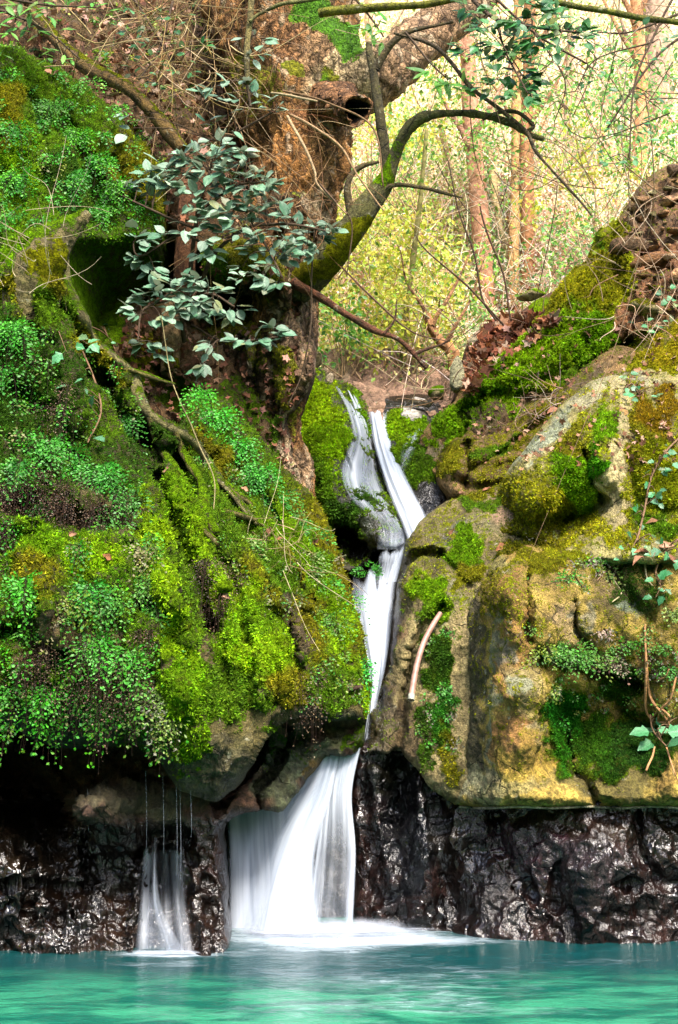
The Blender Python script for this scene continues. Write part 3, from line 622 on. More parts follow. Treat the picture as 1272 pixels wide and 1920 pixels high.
# ---- right: sloping smooth rock with the hose
SLOPE = relief('sloping_rock',
  [(764, 1012), (788, 976), (830, 945), (880, 922), (950, 898), (1000, 890), (1040, 1000), (1040, 1400), (990, 1516), (900, 1516), (846, 1508), (800, 1470), (765, 1436), (742, 1425), (700, 1424), (674, 1432), (672, 1418), (682, 1385), (690, 1340), (706, 1290), (727, 1230), (736, 1150), (748, 1080)],
  [(764, 1012, 10.0), (860, 930, 10.3), (960, 900, 10.2), (900, 980, 9.6), (850, 1040, 9.4), (800, 1030, 9.6), (740, 1110, 9.7), (790, 1090, 9.3), (720, 1250, 9.4), (780, 1200, 9.0), (830, 1140, 8.95), (860, 1250, 8.75), (800, 1350, 8.7), (700, 1380, 9.0), (850, 1450, 8.5), (950, 1300, 8.8), (950, 1100, 9.0), (680, 1420, 8.95), (760, 1430, 8.75), (740, 1330, 9.0)],
  edge=(20, 0.45), step=2.6, noise=(0.06, 1.6, 0.03, 6), aniso=(1.1, 1.1, .8), seed=8, base='b8a470', moss_h=.5, c=40, ridge=.35, blades=26000,
  creases=[([(750, 1078), (768, 1050), (800, 1036), (826, 1040)], 9, 0.35), ([(832, 1140), (800, 1175), (775, 1230), (760, 1300), (752, 1350)], 10, 0.22), ([(735, 1170), (722, 1260), (712, 1330)], 9, 0.15), ([(826, 1040), (860, 1080), (880, 1100)], 7, 0.12), ([(860, 960), (900, 945), (940, 930)], 12, .06),
           ([(760, 1360), (745, 1430)], 8, 0.12), ([(742, 1425), (770, 1440), (790, 1480)], 12, 0.5), ([(770, 1110), (800, 1160)], 14, -.06), ([(920, 930), (922, 960)], 5, .05)],
  splats=[(840, 1050, 110, 110, 0, 0, .44, 'b0b824'), (890, 930, 60, 14, -22, 0, .9, GO), (900, 950, 50, 12, -10, 0, .8, G3), (900, 990, 60, 24, -10, 'b5a878', .9), (960, 940, 40, 40, 0, 'c4a080', .9), (850, 1005, 40, 12, -20, 'a9ac9c', .7), (870, 1040, 34, 30, 30, 0, .9, G1), (890, 1080, 30, 30, 0, 0, .8, GO), (880, 1010, 30, 12, 0, 0, .8, G1),
          (810, 1110, 50, 34, 50, 0, 1, G1), (840, 1100, 20, 40, -40, 'b2b07c', .7), (790, 1140, 30, 20, -40, 0, .8, G3), (830, 1150, 30, 10, -40, 'bdb684', .8), (820, 1050, 20, 20, 0, '6e6238', .7), (780, 1030, 24, 24, 0, '7c6c40', .8), (790, 1010, 30, 20, 0, 0, .4, GO),
          (726, 1200, 14, 90, 8, '7c5c44', 1), (730, 1260, 12, 90, 10, 'a27e5c', .6), (820, 1250, 30, 80, 5, 0, .9, GD), (830, 1330, 26, 60, 5, 0, .85, '3f8a22'), (800, 1390, 20, 60, 0, 0, .6, GD), (770, 1380, 40, 60, 0, '80694a', .9), (700, 1400, 40, 30, 0, '7e6c50', .8), (845, 1440, 14, 60, 0, '6c7030', .7), (840, 1420, 16, 60, 0, 0, .6, GO), (720, 1330, 20, 40, 0, '5c5246', .7)],
  moss_up=(0.35, G3), wet=lambda x, y, V: np.maximum(smooth((790 - x + (y - 1000) * -.12) / 40) * .8, smooth((835 - np.hypot((x - 830) * .6, y - 1000) - 800) / 20) * .5),
  label='smooth sloping rock in the middle, its left edge wetted by the stream', category='rock')

# ---- right: big boulder above
BOUL = relief('boulder',
  [(925, 1036), (916, 985), (930, 930), (952, 885), (985, 840), (1020, 797), (1070, 745), (1110, 716), (1150, 700), (1200, 690), (1272, 688), (1480, 700), (1480, 1060), (1272, 1060), (1100, 1060), (1000, 1060), (950, 1056)],
  [(925, 1000, 9.5), (950, 890, 9.7), (1060, 760, 10.0), (1150, 705, 10.1), (1272, 695, 9.9), (1100, 800, 9.2), (1000, 950, 9.05), (1050, 900, 8.95), (1050, 980, 9.15), (1200, 850, 8.9), (1272, 950, 8.6), (1100, 1030, 8.7), (1272, 780, 9.2), (980, 1040, 9.0), (1480, 900, 8.6), (960, 960, 9.3)],
  edge=(22, 0.4), step=2.6, noise=(0.08, 1.4, 0.03, 5.5), aniso=(1.1, 1.1, .8), seed=9, base='ccbe78', moss_h=.5, blades=60000, blade=(.012, .028),
  creases=[([(1100, 850), (1108, 900), (1130, 940)], 6, 0.2), ([(940, 960), (1000, 985), (1060, 975), (1120, 950)], 14, 0.18), ([(930, 1010), (980, 1010), (1020, 1020)], 8, .2), ([(1180, 760), (1180, 850), (1190, 930)], 12, .14), ([(1050, 860), (1075, 900), (1090, 950)], 22, -.09), ([(1130, 860), (1140, 900)], 22, -.08), ([(1200, 940), (1272, 960)], 12, .1)],
  splats=[(1190, 880, 220, 170, 0, 0, .56, 'bcc020'), (1010, 930, 90, 90, 0, 0, .55, 'a8b01c'), (1120, 980, 160, 50, 0, 0, .6, 'b4b41c'), (990, 950, 80, 80, 0, 0, .6, GO), (1020, 815, 120, 14, -42, 'b9c2a4', .9), (1030, 812, 120, 20, -42, 0, -.95, G1), (1170, 715, 70, 24, 0, 'd8cfa6', .95), (1100, 745, 30, 26, 0, 'd3caa0', .9), (1180, 710, 24, 10, 0, 0, .5, GO), (1110, 870, 22, 60, 10, 0, 1, '55a010'), (1080, 890, 30, 70, -20, 0, 1, G1), (1135, 890, 30, 30, 0, 0, 1, '5fb012'), (1075, 830, 34, 30, 0, 0, .7, GO), (1130, 790, 26, 30, 0, 0, .8, G1),
          (1000, 930, 50, 50, -20, 0, .6, 'a8a81a'), (960, 990, 34, 30, 0, 0, .7, GO), (1040, 950, 40, 30, 0, 0, .8, 'a0a010'), (1160, 820, 20, 120, 0, 'd2c088', .9), (1160, 820, 16, 110, 0, 0, -.7, G1), (1170, 950, 40, 50, 0, 'dcc890', .9), (1150, 940, 30, 40, 0, 0, -.7, G1),
          (1210, 830, 30, 90, 0, 0, .85, GO), (1240, 900, 50, 60, 0, 0, .9, 'a0a818'), (1240, 770, 40, 50, 0, 0, .7, 'a88a18'), (1255, 800, 10, 30, 0, 'd8b890', .8), (1230, 980, 50, 30, 0, 0, .8, G3), (1000, 1030, 60, 16, 0, 0, .7, GO), (1100, 1000, 50, 20, 0, 'c4ae68', .7), (1190, 790, 10, 10, 0, 'b86a28', .5)],
  moss_up=(0.3, GO), label='big rounded boulder with green moss and cream lichen at right', category='boulder')

# ---- right: the lower front block with its pillar
BLOCK = relief('rock_face',
  [(1480, 985), (1272, 1010), (1200, 1005), (1150, 1015), (1100, 1030), (1050, 1030), (1010, 1020), (985, 1016), (942, 1032), (922, 1050), (905, 1076), (882, 1098), (863, 1132), (857, 1200), (862, 1280), (870, 1360), (864, 1440), (850, 1480), (858, 1512), (1000, 1516), (1272, 1516), (1480, 1516)],
  [(1000, 1030, 8.9), (960, 1200, 8.0), (960, 1400, 7.94), (1000, 1400, 7.95), (980, 1350, 7.92), (990, 1250, 7.97), (905, 1090, 8.9), (865, 1200, 8.85), (865, 1450, 8.55), (940, 1100, 8.2), (945, 1300, 7.92), (950, 1500, 8.0), (900, 1300, 8.5), (1005, 1200, 8.0), (1005, 1300, 7.92), (1045, 1330, 8.5), (1100, 1310, 8.6), (1040, 1420, 8.4), (1180, 1340, 8.6), (1150, 1450, 8.2), (1272, 1500, 8.05), (1272, 1200, 8.2), (1100, 1060, 8.4), (1200, 1030, 8.5), (1150, 1150, 8.25), (1020, 1480, 8.0), (1272, 1350, 8.2), (1050, 1120, 8.2), (1480, 1200, 7.9), (1480, 1500, 7.9), (1050, 1480, 8.1)],
  edge=(24, 0.35), step=2.6, noise=(0.04, 1.8, 0.03, 6), aniso=(1.25, 1.25, .7), seed=10, base='dcbc5c', c=25, ridge=.3, blades=60000, blade=(.008, .018),
  creases=[([(992, 1050), (990, 1120), (995, 1200)], 7, 0.22), ([(1078, 1130), (1082, 1180), (1105, 1215)], 7, 0.2), ([(1060, 1360), (1072, 1420), (1078, 1448)], 4, 0.3), ([(1030, 1380), (1045, 1430), (1100, 1470), (1120, 1505)], 7, 0.10), ([(1100, 1480), (1122, 1500), (1150, 1508)], 8, .12), ([(1020, 1235), (1090, 1250), (1150, 1262), (1200, 1285)], 16, 0.3), ([(1150, 1310), (1190, 1350), (1272, 1370)], 20, .14),
           ([(1150, 1040), (1160, 1100), (1220, 1160)], 20, .12), ([(1260, 1430), (1250, 1470)], 26, -.12)],
  splats=[(1100, 1200, 260, 260, 0, 0, .34, 'b0b024'), (885, 1280, 26, 220, 0, '6a6244', 1), (955, 1200, 40, 170, 0, 'd4a058', .95), (950, 1120, 40, 60, 0, 0, .45, GO), (980, 1130, 30, 90, 0, 0, .35, GY), (920, 1100, 30, 50, 0, 0, .5, GO), (940, 1060, 40, 20, 0, 'a9a468', .8), (965, 1390, 46, 50, 0, 'd99e5e', .95), (985, 1290, 30, 60, 0, 'cdb87a', .9), (970, 1290, 20, 26, 0, 'd5d8b0', .8), (1000, 1370, 20, 26, 0, 'd4cf9c', .6), (990, 1430, 60, 40, 0, 'd4b04a', .8), (925, 1300, 9, 160, 0, 'a3ab8c', .8), (1010, 1340, 18, 40, 0, 0, .4, GY),  # dark strip down the pillar's left side: its shade painted in
          (950, 1230, 14, 20, 0, 'dccdb2', .8), (900, 1470, 40, 30, 0, 'b3ad84', .9), (960, 1480, 60, 20, 0, 'c2b070', .8), (1060, 1170, 26, 40, 0, 'cdae7a', .9), (1095, 1170, 14, 30, 0, 'c4b894', .9), (1040, 1110, 20, 50, 0, 'b89a50', .8), (1010, 1060, 60, 20, 0, 0, .8, GO), (1090, 1040, 60, 20, 0, 0, .85, 'a5a81c'), (1130, 1000, 70, 20, 0, 0, .6, GO), (1150, 1100, 50, 60, 0, '5c5434', .8), (1200, 1100, 60, 60, 0, 0, .5, GD), (1170, 1140, 14, 16, 0, 'a3b294', .9), (1190, 1150, 30, 16, 0, '8ea27c', .6),
          (1140, 1400, 110, 60, 0, 0, .95, '3c6e14'), (1060, 1330, 40, 60, 0, 0, 1, '2f8a1c'), (1050, 1400, 20, 60, 0, 0, 1, '3f8a18'), (1120, 1460, 110, 26, 10, '6f6a3c', .8), (1220, 1400, 60, 60, 0, 0, .8, '35601a'), (1255, 1460, 26, 40, 0, 'c19a50', .9), (1255, 1460, 22, 36, 0, 0, -.8, G1), (1160, 1290, 40, 30, 0, 0, .8, GD), (1230, 1250, 50, 40, 0, '7a5436', .7), (1120, 1230, 40, 30, 0, '9a8464', .6), (1150, 1370, 40, 20, 0, '6c6424', .6), (1130, 1100, 30, 30, 0, 'b09460', .5)],
  moss_up=(0.15, GO), label='tall ochre rock face with a smooth pillar, right side', category='rock')

# ---- right: wet purple-brown rock at the water
WETR = relief('wet_rock',
  [(660, 1400), (700, 1390), (760, 1400), (800, 1430), (900, 1460), (1272, 1460), (1480, 1460), (1480, 1830), (1200, 1830), (900, 1830), (760, 1830), (660, 1830), (662, 1713), (664, 1600), (655, 1490), (664, 1430)],
  [(672, 1430, 9.05), (760, 1440, 9.0), (850, 1520, 8.6), (850, 1650, 8.65), (840, 1752, 8.56), (1000, 1530, 8.42), (1100, 1650, 8.2), (1000, 1765, 8.3), (1272, 1530, 8.3), (1272, 1768, 8.22), (1480, 1700, 8.2), (700, 1733, 8.9), (1180, 1600, 8.12), (1000, 1830, 8.2), (700, 1830, 8.9), (1272, 1830, 8.1), (740, 1600, 8.85), (1480, 1480, 8.3), (800, 1600, 8.6)],
  edge=(14, 0.3), step=2.8, noise=(0.15, 1.5, 0.022, 5.0), seed=12, base='8a625a', c=30, ridge=.55,
  creases=[([(755, 1430), (750, 1480), (735, 1540)], 14, 0.3), ([(780, 1450), (790, 1540), (800, 1640), (785, 1720)], 16, -0.2), ([(820, 1520), (830, 1620), (860, 1720)], 12, .14), ([(700, 1450), (715, 1560), (740, 1660)], 12, -.12), ([(930, 1530), (950, 1600), (1000, 1680)], 12, .12), ([(1050, 1620), (1040, 1700)], 10, .08), ([(1195, 1530), (1200, 1600), (1230, 1640)], 10, .14), ([(1120, 1560), (1100, 1640), (1110, 1730)], 30, -.1), ([(1272, 1650), (1150, 1660)], 12, .1)],
  splats=[(760, 1560, 60, 120, 0, '565a66', .9), (720, 1450, 40, 30, 0, '585c44', .9), (850, 1560, 50, 60, 0, '5a5a30', .5), (1000, 1580, 120, 60, 20, '8a6070', .9), (1100, 1620, 70, 60, 0, 'a08a90', .9), (1150, 1560, 60, 30, 0, '76624e', .7), (1230, 1560, 40, 40, 0, '4c3a24', .8), (900, 1700, 90, 40, 0, '3c2a26', .8), (1150, 1730, 100, 30, 0, '553028', .8), (1040, 1540, 60, 16, 0, '7a6a4a', .6)],  # pale lilac patch: sky sheen on the wet rock painted into the colour
  wet=lambda x, y, V: np.ones(len(x)), label='dark purplish wet rock rising from the pool, right of the falls', category='rock')

# thin pale tide line left on the rock above the wet zone
def tide_line():
    pts = []
    for x in np.arange(795, 1480, 6):
        g = D(x, 1511, None, only=('rock_face', 'sloping_rock'))
        if g: pts.append((x, 1514 + 1.5 * math.sin(x * .05), g - 0.01, 2.3))
    P3, r = px_path(pts, 2); V, F = tube(P3, r, 5)
    return V, F
# gorge walls going on beside the pool, outside the picture
def gorge_wall(path, h0, h1, seed, sgn):
    p = catmull(path, 16); m = len(p); nz = 70
    t = np.linspace(0, 1, nz); H = np.linspace(h0, h1, m)
    V = np.zeros((m, nz, 3)); V[:, :, 0] = p[:, None, 0] + sgn * (t[None] ** 1.5) * 1.6; V[:, :, 1] = p[:, None, 1] + t[None] * 1.8; V[:, :, 2] = -1 + t[None] * (H[:, None] + 1)
    V = V.reshape(-1, 3); q = V + seed
    V = V + np.stack([fbm(q * .7, 4) * .5, -np.abs(fbm(q * .8 + 4, 4)) * .9 + fbm(q * 4, 3) * .08, fbm(q * .6 + 9, 3) * .3], 1)
    idx = np.arange(m * nz).reshape(m, nz); F = np.stack([idx[:-1, :-1], idx[1:, :-1], idx[1:, 1:], idx[:-1, 1:]], -1).reshape(-1, 4)
    mo = np.clip(.25 + fbm(V * 1.2, 3) * 1.2, 0, .9) * smooth((V[:, 2] - .9) / .5); wt = smooth((1.0 - V[:, 2]) / .2)
    mesh_np('gorge_wall', V, F, ROCK, attrs=dict(tint=np.tile(C('a08c5c', .5), (len(V), 1)), moss=mo, mcol=np.tile(C(G3, .5), (len(V), 1)), wet=wt), kind='structure')
gorge_wall([(-3.3, 9.3), (-3.9, 8.3), (-5.2, 7.3), (-8, 6), (-12, 3), (-14, -2)], 8.5, 7, 3, -1)
gorge_wall([(3.45, 10.2), (3.6, 9.0), (4.8, 8.0), (8, 6), (12, 3), (14, -2)], 4.6, 7, 8, 1)
# ================================================================== WATER
def proj(V):
    V = np.asarray(V, float); d = V - np.array([0, 0, CAM_H])
    f = d[..., 1] * math.cos(PITCH) + d[..., 2] * math.sin(PITCH); u = -d[..., 1] * math.sin(PITCH) + d[..., 2] * math.cos(PITCH)
    return 636 + FPX * d[..., 0] / f, 960 - FPX * u / f

def pool_material():
    m, nt = new_mat('pool_water'); k = N(nt)
    tc = k.n('TexCoord').outputs['Object']
    foam = k.attr('foam').outputs['Fac']; deep_refl = k.attr('deep_refl').outputs['Fac']
    st = k.n('Mapping', {'Vector': tc, 'Scale': (1.0, 3.2, 1.0)}).outputs[0]
    n1 = k.noise(st, 1.6, 5, 0.6, 0.6); n2 = k.noise(st, 5.5, 5, 0.6, 0.8)
    c = k.mix(k.ramp(n1, 0.4, 0.6), (0.004, 0.072, 0.048), (0.026, 0.18, 0.10))
    c = k.mix(deep_refl, c, (0.003, 0.034, 0.036))
    fm = k.math('ADD', foam, k.math('MULTIPLY', k.math('SUBTRACT', n2, 0.5), 0.9))
    fm = k.ramp(fm, 0.2, 1.1)
    c = k.mix(fm, c, (0.36, 0.42, 0.48))
    bmp = k.n('Bump', {'Height': k.math('ADD', n2, k.math('MULTIPLY', k.noise(st, 13, 3, 0.5, 0.5), 0.35)), 'Strength': 0.28, 'Distance': 0.05}).outputs[0]
    p = k.n('BsdfPrincipled', {'Base Color': c, 'Roughness': k.math('ADD', 0.09, k.math('MULTIPLY', fm, 0.6)), 'IOR': 1.33, 'Specular IOR Level': 0.5, 'Normal': bmp})
    k.out(p.outputs[0]); return m
def pool():
    xs = np.concatenate([np.linspace(-30, -4, 14)[:-1], np.arange(-4, 4.4, 0.035), np.linspace(4.4, 30, 14)[1:]])
    ys = np.concatenate([np.linspace(-25, 5, 16)[:-1], np.arange(5, 9.8, 0.03)])
    X, Y = np.meshgrid(xs, ys); V = np.stack([X, Y, np.zeros_like(X)], -1).reshape(-1, 3)
    px, py = proj(V)
    px = np.where(V[:, 1] < 4, -999, px)
    q = V * np.array([1, 2.2, 1])
    V[:, 2] = 0.012 * fbm(q * 1.3, 3) + 0.006 * fbm(q * 4, 2)
    n = fbm(V * np.array([1.2, 3.0, 1]), 3) * 0.3
    def blob(x, y, rx, ry): return np.exp(-((px - x) / rx) ** 2 - ((py - y) / ry) ** 2)
    foam = 1.0 * blob(590, 1752, 180, 26) + 0.7 * blob(700, 1756, 170, 18) + 0.35 * blob(850, 1764, 120, 9) + 1.1 * blob(310, 1788, 90, 5) + 0.5 * blob(250, 1807, 60, 6) + 0.45 * blob(340, 1806, 50, 6)
    foam += 0.42 * blob(800, 1835, 260, 30) + 0.40 * blob(680, 1890, 300, 26) + 0.3 * blob(1150, 1800, 120, 12) + 0.22 * blob(560, 1790, 180, 26) + 0.12 * blob(1000, 1890, 260, 30)  # pale streaks out on the pool: reflections painted in among the foam
    foam = np.clip(foam + n * (foam > 0.12), 0, 1)
    deep_refl = np.clip(1.3 * np.exp(-((py - 1780) / 60) ** 2) + 0.5 * blob(600, 1800, 240, 40), 0, 1) * (px > -900)  # darker along the rock foot: depth plus the rocks' dark reflection painted in
    nx, ny = len(xs), len(ys); idx = np.arange(nx * ny).reshape(ny, nx)
    F = np.stack([idx[:-1, :-1], idx[:-1, 1:], idx[1:, 1:], idx[1:, :-1]], -1).reshape(-1, 4)
    mesh_np('pool_water', V, F, pool_material(), attrs=dict(foam=foam, deep_refl=deep_refl), kind='structure')
pool()

def fall_material():
    m, nt = new_mat('falling_water'); k = N(nt)
    uv = k.n('TexCoord').outputs['UV']
    dens = k.attr('dens').outputs['Fac']
    s1 = k.n('Mapping', {'Vector': uv, 'Scale': (13, 0.55, 1)}).outputs[0]
    s2 = k.n('Mapping', {'Vector': uv, 'Scale': (55, 1.0, 1)}).outputs[0]
    s3 = k.n('Mapping', {'Vector': uv, 'Scale': (7, 0.5, 1)}).outputs[0]
    n = k.math('ADD', k.math('MULTIPLY', k.noise(s1, 1, 4, 0.6, 0.15), 0.5), k.math('ADD', k.math('MULTIPLY', k.noise(s2, 1, 3, 0.6, 0.1), 0.14), k.math('MULTIPLY', k.noise(s3, 1, 3, 0.5), 0.5)))
    f = k.math('ADD', k.math('SUBTRACT', k.math('MULTIPLY', dens, 1.55), 0.72), k.math('MULTIPLY', k.math('SUBTRACT', n, 0.42), 1.15))
    a = k.ramp(f, 0.0, 0.95)
    a = k.math('MULTIPLY', a, k.ramp(dens, 0.0, 0.22))
    c = k.mix(k.ramp(n, 0.4, 0.8), (0.36, 0.42, 0.53), (0.58, 0.62, 0.69))
    d = k.n('BsdfPrincipled', {'Base Color': c, 'Roughness': 0.45, 'Specular IOR Level': 0.4, 'Normal': k.n('Bump', {'Height': n, 'Strength': 0.25, 'Distance': 0.04}).outputs[0]})
    t = k.n('BsdfTranslucent', {'Color': c})
    sh = k.n('MixShader', {0: 0.35, 1: d.outputs[0], 2: t.outputs[0]})
    tr = k.n('BsdfTransparent')
    k.out(k.n('MixShader', {0: a, 1: tr.outputs[0], 2: sh.outputs[0]}).outputs[0]); return m
WATER = fall_material()
def mist_material():
    m, nt = new_mat('spray'); k = N(nt)
    tc = k.n('TexCoord').outputs['Object']; dens = k.attr('dens').outputs['Fac']
    n = k.noise(k.n('Mapping', {'Vector': tc, 'Scale': (1, 1, 2.2)}).outputs[0], 7, 4, .55)
    a = k.ramp(k.math('ADD', dens, k.math('MULTIPLY', k.math('SUBTRACT', n, .5), .7)), .12, 1.0)
    a = k.math('MULTIPLY', a, k.ramp(dens, 0.0, .3))
    c = k.mix(n, (.38, .42, .50), (.50, .52, .57))
    sh = k.n('MixShader', {0: .5, 1: k.n('BsdfDiffuse', {'Color': c}).outputs[0], 2: k.n('BsdfTranslucent', {'Color': c}).outputs[0]})
    k.out(k.n('MixShader', {0: a, 1: k.n('BsdfTransparent').outputs[0], 2: sh.outputs[0]}).outputs[0]); return m
MIST = mist_material()

def sheet(name, L, Rr, dens, bulge=0.06, nu=40, nv=14, parent=None, hug=None, off=0.03, amp=0.02, seed=0, soft=.16, mat=None, zmin=None, vsoft=0, **props):
    """water sheet between two flow lines; dens: rows (along the flow) x columns (across) of density"""
    a = catmull(L, nv); b = catmull(Rr, nv)
    m = min(len(a), len(b)); a = a[:m]; b = b[:m]
    u = np.linspace(0, 1, nu); t = np.linspace(0, 1, m)
    G = a[:, None] * (1 - u[None, :, None]) + b[:, None] * u[None, :, None]
    if hug is not None:
        for i in range(m):
            for j in range(nu):
                G[i, j, 2] = D(G[i, j, 0], G[i, j, 1], G[i, j, 2] + off, only=hug) - off
        for _ in range(3):
            G[1:-1, :, 2] = (G[:-2, :, 2] + G[1:-1, :, 2] * 2 + G[2:, :, 2]) / 4
            G[:, 1:-1, 2] = (G[:, :-2, 2] + G[:, 1:-1, 2] * 2 + G[:, 2:, 2]) / 4
    Yd = G[..., 2] - bulge * np.sin(np.pi * u)[None]
    V = P(G[..., 0].ravel(), G[..., 1].ravel(), Yd.ravel())
    q = np.stack([np.tile(u, m) * 9, np.repeat(t, nu) * 1.5, np.full(m * nu, seed)], 1)
    V[:, 1] += fbm(q, 3) * amp
    if zmin is not None: V[:, 2] = np.maximum(V[:, 2], zmin + .012 * fbm(V * 5, 2))
    dn = np.array(dens, float)
    # bilinear resample of the density table
    ri = np.linspace(0, dn.shape[0] - 1, m); ci = np.linspace(0, dn.shape[1] - 1, nu)
    r0 = np.minimum(ri.astype(int), dn.shape[0] - 2) if dn.shape[0] > 1 else np.zeros(m, int); c0 = np.minimum(ci.astype(int), dn.shape[1] - 2)
    fr = (ri - r0)[:, None]; fc = (ci - c0)[None]
    dd = (dn[r0][:, c0] * (1 - fr) * (1 - fc) + dn[r0 + 1][:, c0] * fr * (1 - fc) + dn[r0][:, c0 + 1] * (1 - fr) * fc + dn[r0 + 1][:, c0 + 1] * fr * fc)
    dd = dd * (smooth(u / soft) * smooth((1 - u) / soft))[None] ** .6
    if vsoft: dd = dd * smooth((t[:, None] + .25 * fbm(np.stack([np.tile(u, m) * 6, np.repeat(t, nu) * 2, np.full(m * nu, seed + 4.5)], 1), 3).reshape(m, nu)) / vsoft)
    wid = np.linalg.norm(P(*a[m // 2][:2], a[m // 2][2]) - P(*b[m // 2][:2], b[m // 2][2]))
    Pa = P((a[:, 0] + b[:, 0]) / 2, (a[:, 1] + b[:, 1]) / 2, (a[:, 2] + b[:, 2]) / 2)
    ln = np.concatenate([[0], np.cumsum(np.linalg.norm(np.diff(Pa, axis=0), axis=1))])
    uv = np.stack([np.tile(u * wid + seed * 3.1, m), np.repeat(ln, nu) + seed], 1)
    idx = np.arange(m * nu).reshape(m, nu)
    F = np.stack([idx[:-1, :-1], idx[1:, :-1], idx[1:, 1:], idx[:-1, 1:]], -1).reshape(-1, 4)
    org = V[:, :].mean(0) if parent is None else None
    return mesh_np(name, V, F, mat or WATER, parent=parent, origin=org, attrs=dict(dens=dd.ravel()), uv=uv, **props)

lf = empty('waterfall', P(560, 1755, 8.6), label='wide white lower waterfall pouring into the pool', category='waterfall')
sheet('back_veil', [(418, 1520, 9.05), (420, 1640, 8.9), (418, 1765, 8.72)], [(590, 1440, 9.1), (600, 1600, 8.95), (610, 1755, 8.75)], [[.8, .85, .75, .8, .9], [.7, .85, .78, .85, .9], [.7, .9, .9, .95, 1]], seed=3, parent=lf, nu=60, soft=.12)
sheet('front_veil', [(598, 1395, 8.98), (548, 1480, 8.9), (486, 1570, 8.8), (448, 1670, 8.7), (424, 1765, 8.58)], [(650, 1395, 8.98), (640, 1480, 8.88), (618, 1580, 8.78), (600, 1670, 8.68), (596, 1758, 8.58)],
      [[.6, .9, .95, .8, .2], [.25, .7, .9, .8, .1], [.15, .6, .85, .8, .1], [.12, .5, .75, .85, .2], [.3, .65, .85, .95, .5]], bulge=0.12, seed=1, parent=lf, nu=70)
sheet('side_veil', [(625, 1395, 9.0), (606, 1480, 8.93), (590, 1600, 8.85), (572, 1750, 8.7)], [(678, 1402, 8.98), (662, 1490, 8.92), (670, 1600, 8.84), (665, 1745, 8.72)], [[1, .95, .9, .9, .95], [.95, .85, .75, .75, 1], [.75, .52, .42, .5, .98], [.8, .55, .46, .52, .85]], seed=2, parent=lf, nu=60, soft=.08)
# spray and foam mound at the foot
sheet('foam', [(425, 1785, 8.35), (428, 1768, 8.4), (432, 1752, 8.5), (436, 1738, 8.6), (440, 1715, 8.66)], [(900, 1766, 8.45), (880, 1757, 8.5), (850, 1745, 8.6), (820, 1733, 8.68), (780, 1712, 8.72)],
      [[0, 0, 0, 0, 0, 0, 0, 0], [.2, .75, .9, .85, .7, .6, .35, 0], [.4, .95, 1, 1, 1, .85, .5, 0], [.2, .7, .9, .8, .7, .62, .3, 0], [0, 0, 0, 0, 0, 0, 0, 0]], bulge=0.02, amp=0.05, seed=5, parent=lf, nu=80, mat=MIST, zmin=.03)
sheet('foam', [(425, 1792, 8.2), (428, 1774, 8.28), (432, 1762, 8.36), (436, 1745, 8.45)], [(940, 1772, 8.35), (900, 1762, 8.45), (860, 1752, 8.5), (800, 1735, 8.6)], [[0]*6, [.2, .5, .6, .45, .15, 0], [.2, .5, .6, .45, .15, 0], [0]*6], bulge=0, amp=.03, seed=15, parent=lf, nu=80, mat=MIST, zmin=.025)
sheet('foam', [(225, 1802, 7.78), (228, 1790, 7.84), (232, 1776, 7.9)], [(400, 1800, 7.78), (396, 1790, 7.84), (392, 1776, 7.9)], [[0]*5, [.2, .7, .8, .8, .2], [0]*5], bulge=0, amp=.02, seed=16, parent=lf, nu=40, mat=MIST, zmin=.02)

uf = empty('waterfall', P(700, 1050, 10.6), label='narrow white chute dropping between the mossy boulders at the top', category='waterfall')
sheet('main_chute', [(684, 768, 12.9), (687, 782, 12.6), (695, 830, 12.1), (708, 880, 11.5), (727, 935, 11.0), (747, 985, 10.6), (764, 1040, 10.3)], [(732, 770, 12.9), (732, 783, 12.6), (740, 825, 12.1), (760, 875, 11.5), (786, 925, 11.0), (810, 968, 10.65), (828, 1010, 10.4)], [[.75, .85, .85, .7], [.9, 1, 1, .7], [.85, 1, 1, .65], [.8, 1, 1, .6], [.7, 1, 1, .6]], seed=6, parent=uf, bulge=.1, vsoft=.09, soft=.3, amp=.05)
sheet('lip_veil', [(704, 1026, 10.42), (704, 1060, 10.38), (700, 1095, 10.34)], [(775, 1000, 10.4), (760, 1050, 10.36), (748, 1090, 10.32)], [[.7, .8, .9, .9], [.35, .55, .7, .9], [.5, .7, .8, .95]], seed=7, parent=uf, bulge=.05, vsoft=.35)
vf = empty('waterfall', P(690, 1020, 10.6), label='thin lacy veil of water spread over the mossy rock, left of the upper chute', category='waterfall')
sheet('veil', [(622, 720, 12.5), (646, 765, 12), (655, 815, 11.5), (632, 880, 11), (648, 935, 10.8), (694, 975, 10.5), (700, 1030, 10.4)], [(668, 728, 12.5), (692, 790, 12), (708, 850, 11.5), (722, 905, 11), (745, 955, 10.8), (768, 1000, 10.5), (768, 1030, 10.4)],
      [[.45, .72, .55], [.5, .78, .5], [.5, .7, .5], [.62, .7, .45], [.5, .6, .6], [.3, .55, .7], [.5, .65, .8]], hug=('cascade_rock',), bulge=0, off=.07, seed=8, parent=vf, nu=50, vsoft=.08, nv=20)
tf = empty('waterfall', P(760, 900, 11.8), label='thin trickle down the right flank of the small mossy boulder', category='waterfall')
sheet('trickle', [(778, 790, 12.4), (754, 830, 12), (744, 880, 11.6)], [(806, 786, 12.4), (784, 840, 12), (760, 900, 11.6)], [[.5, .7, .5], [.4, .7, .4], [.2, .5, .3]], hug=('boulder',), bulge=0, off=.04, seed=9, parent=tf, nu=24)
mf = empty('waterfall', P(700, 1340, 9.4), label='smooth white middle stream sliding behind the fern covered rock', category='waterfall')
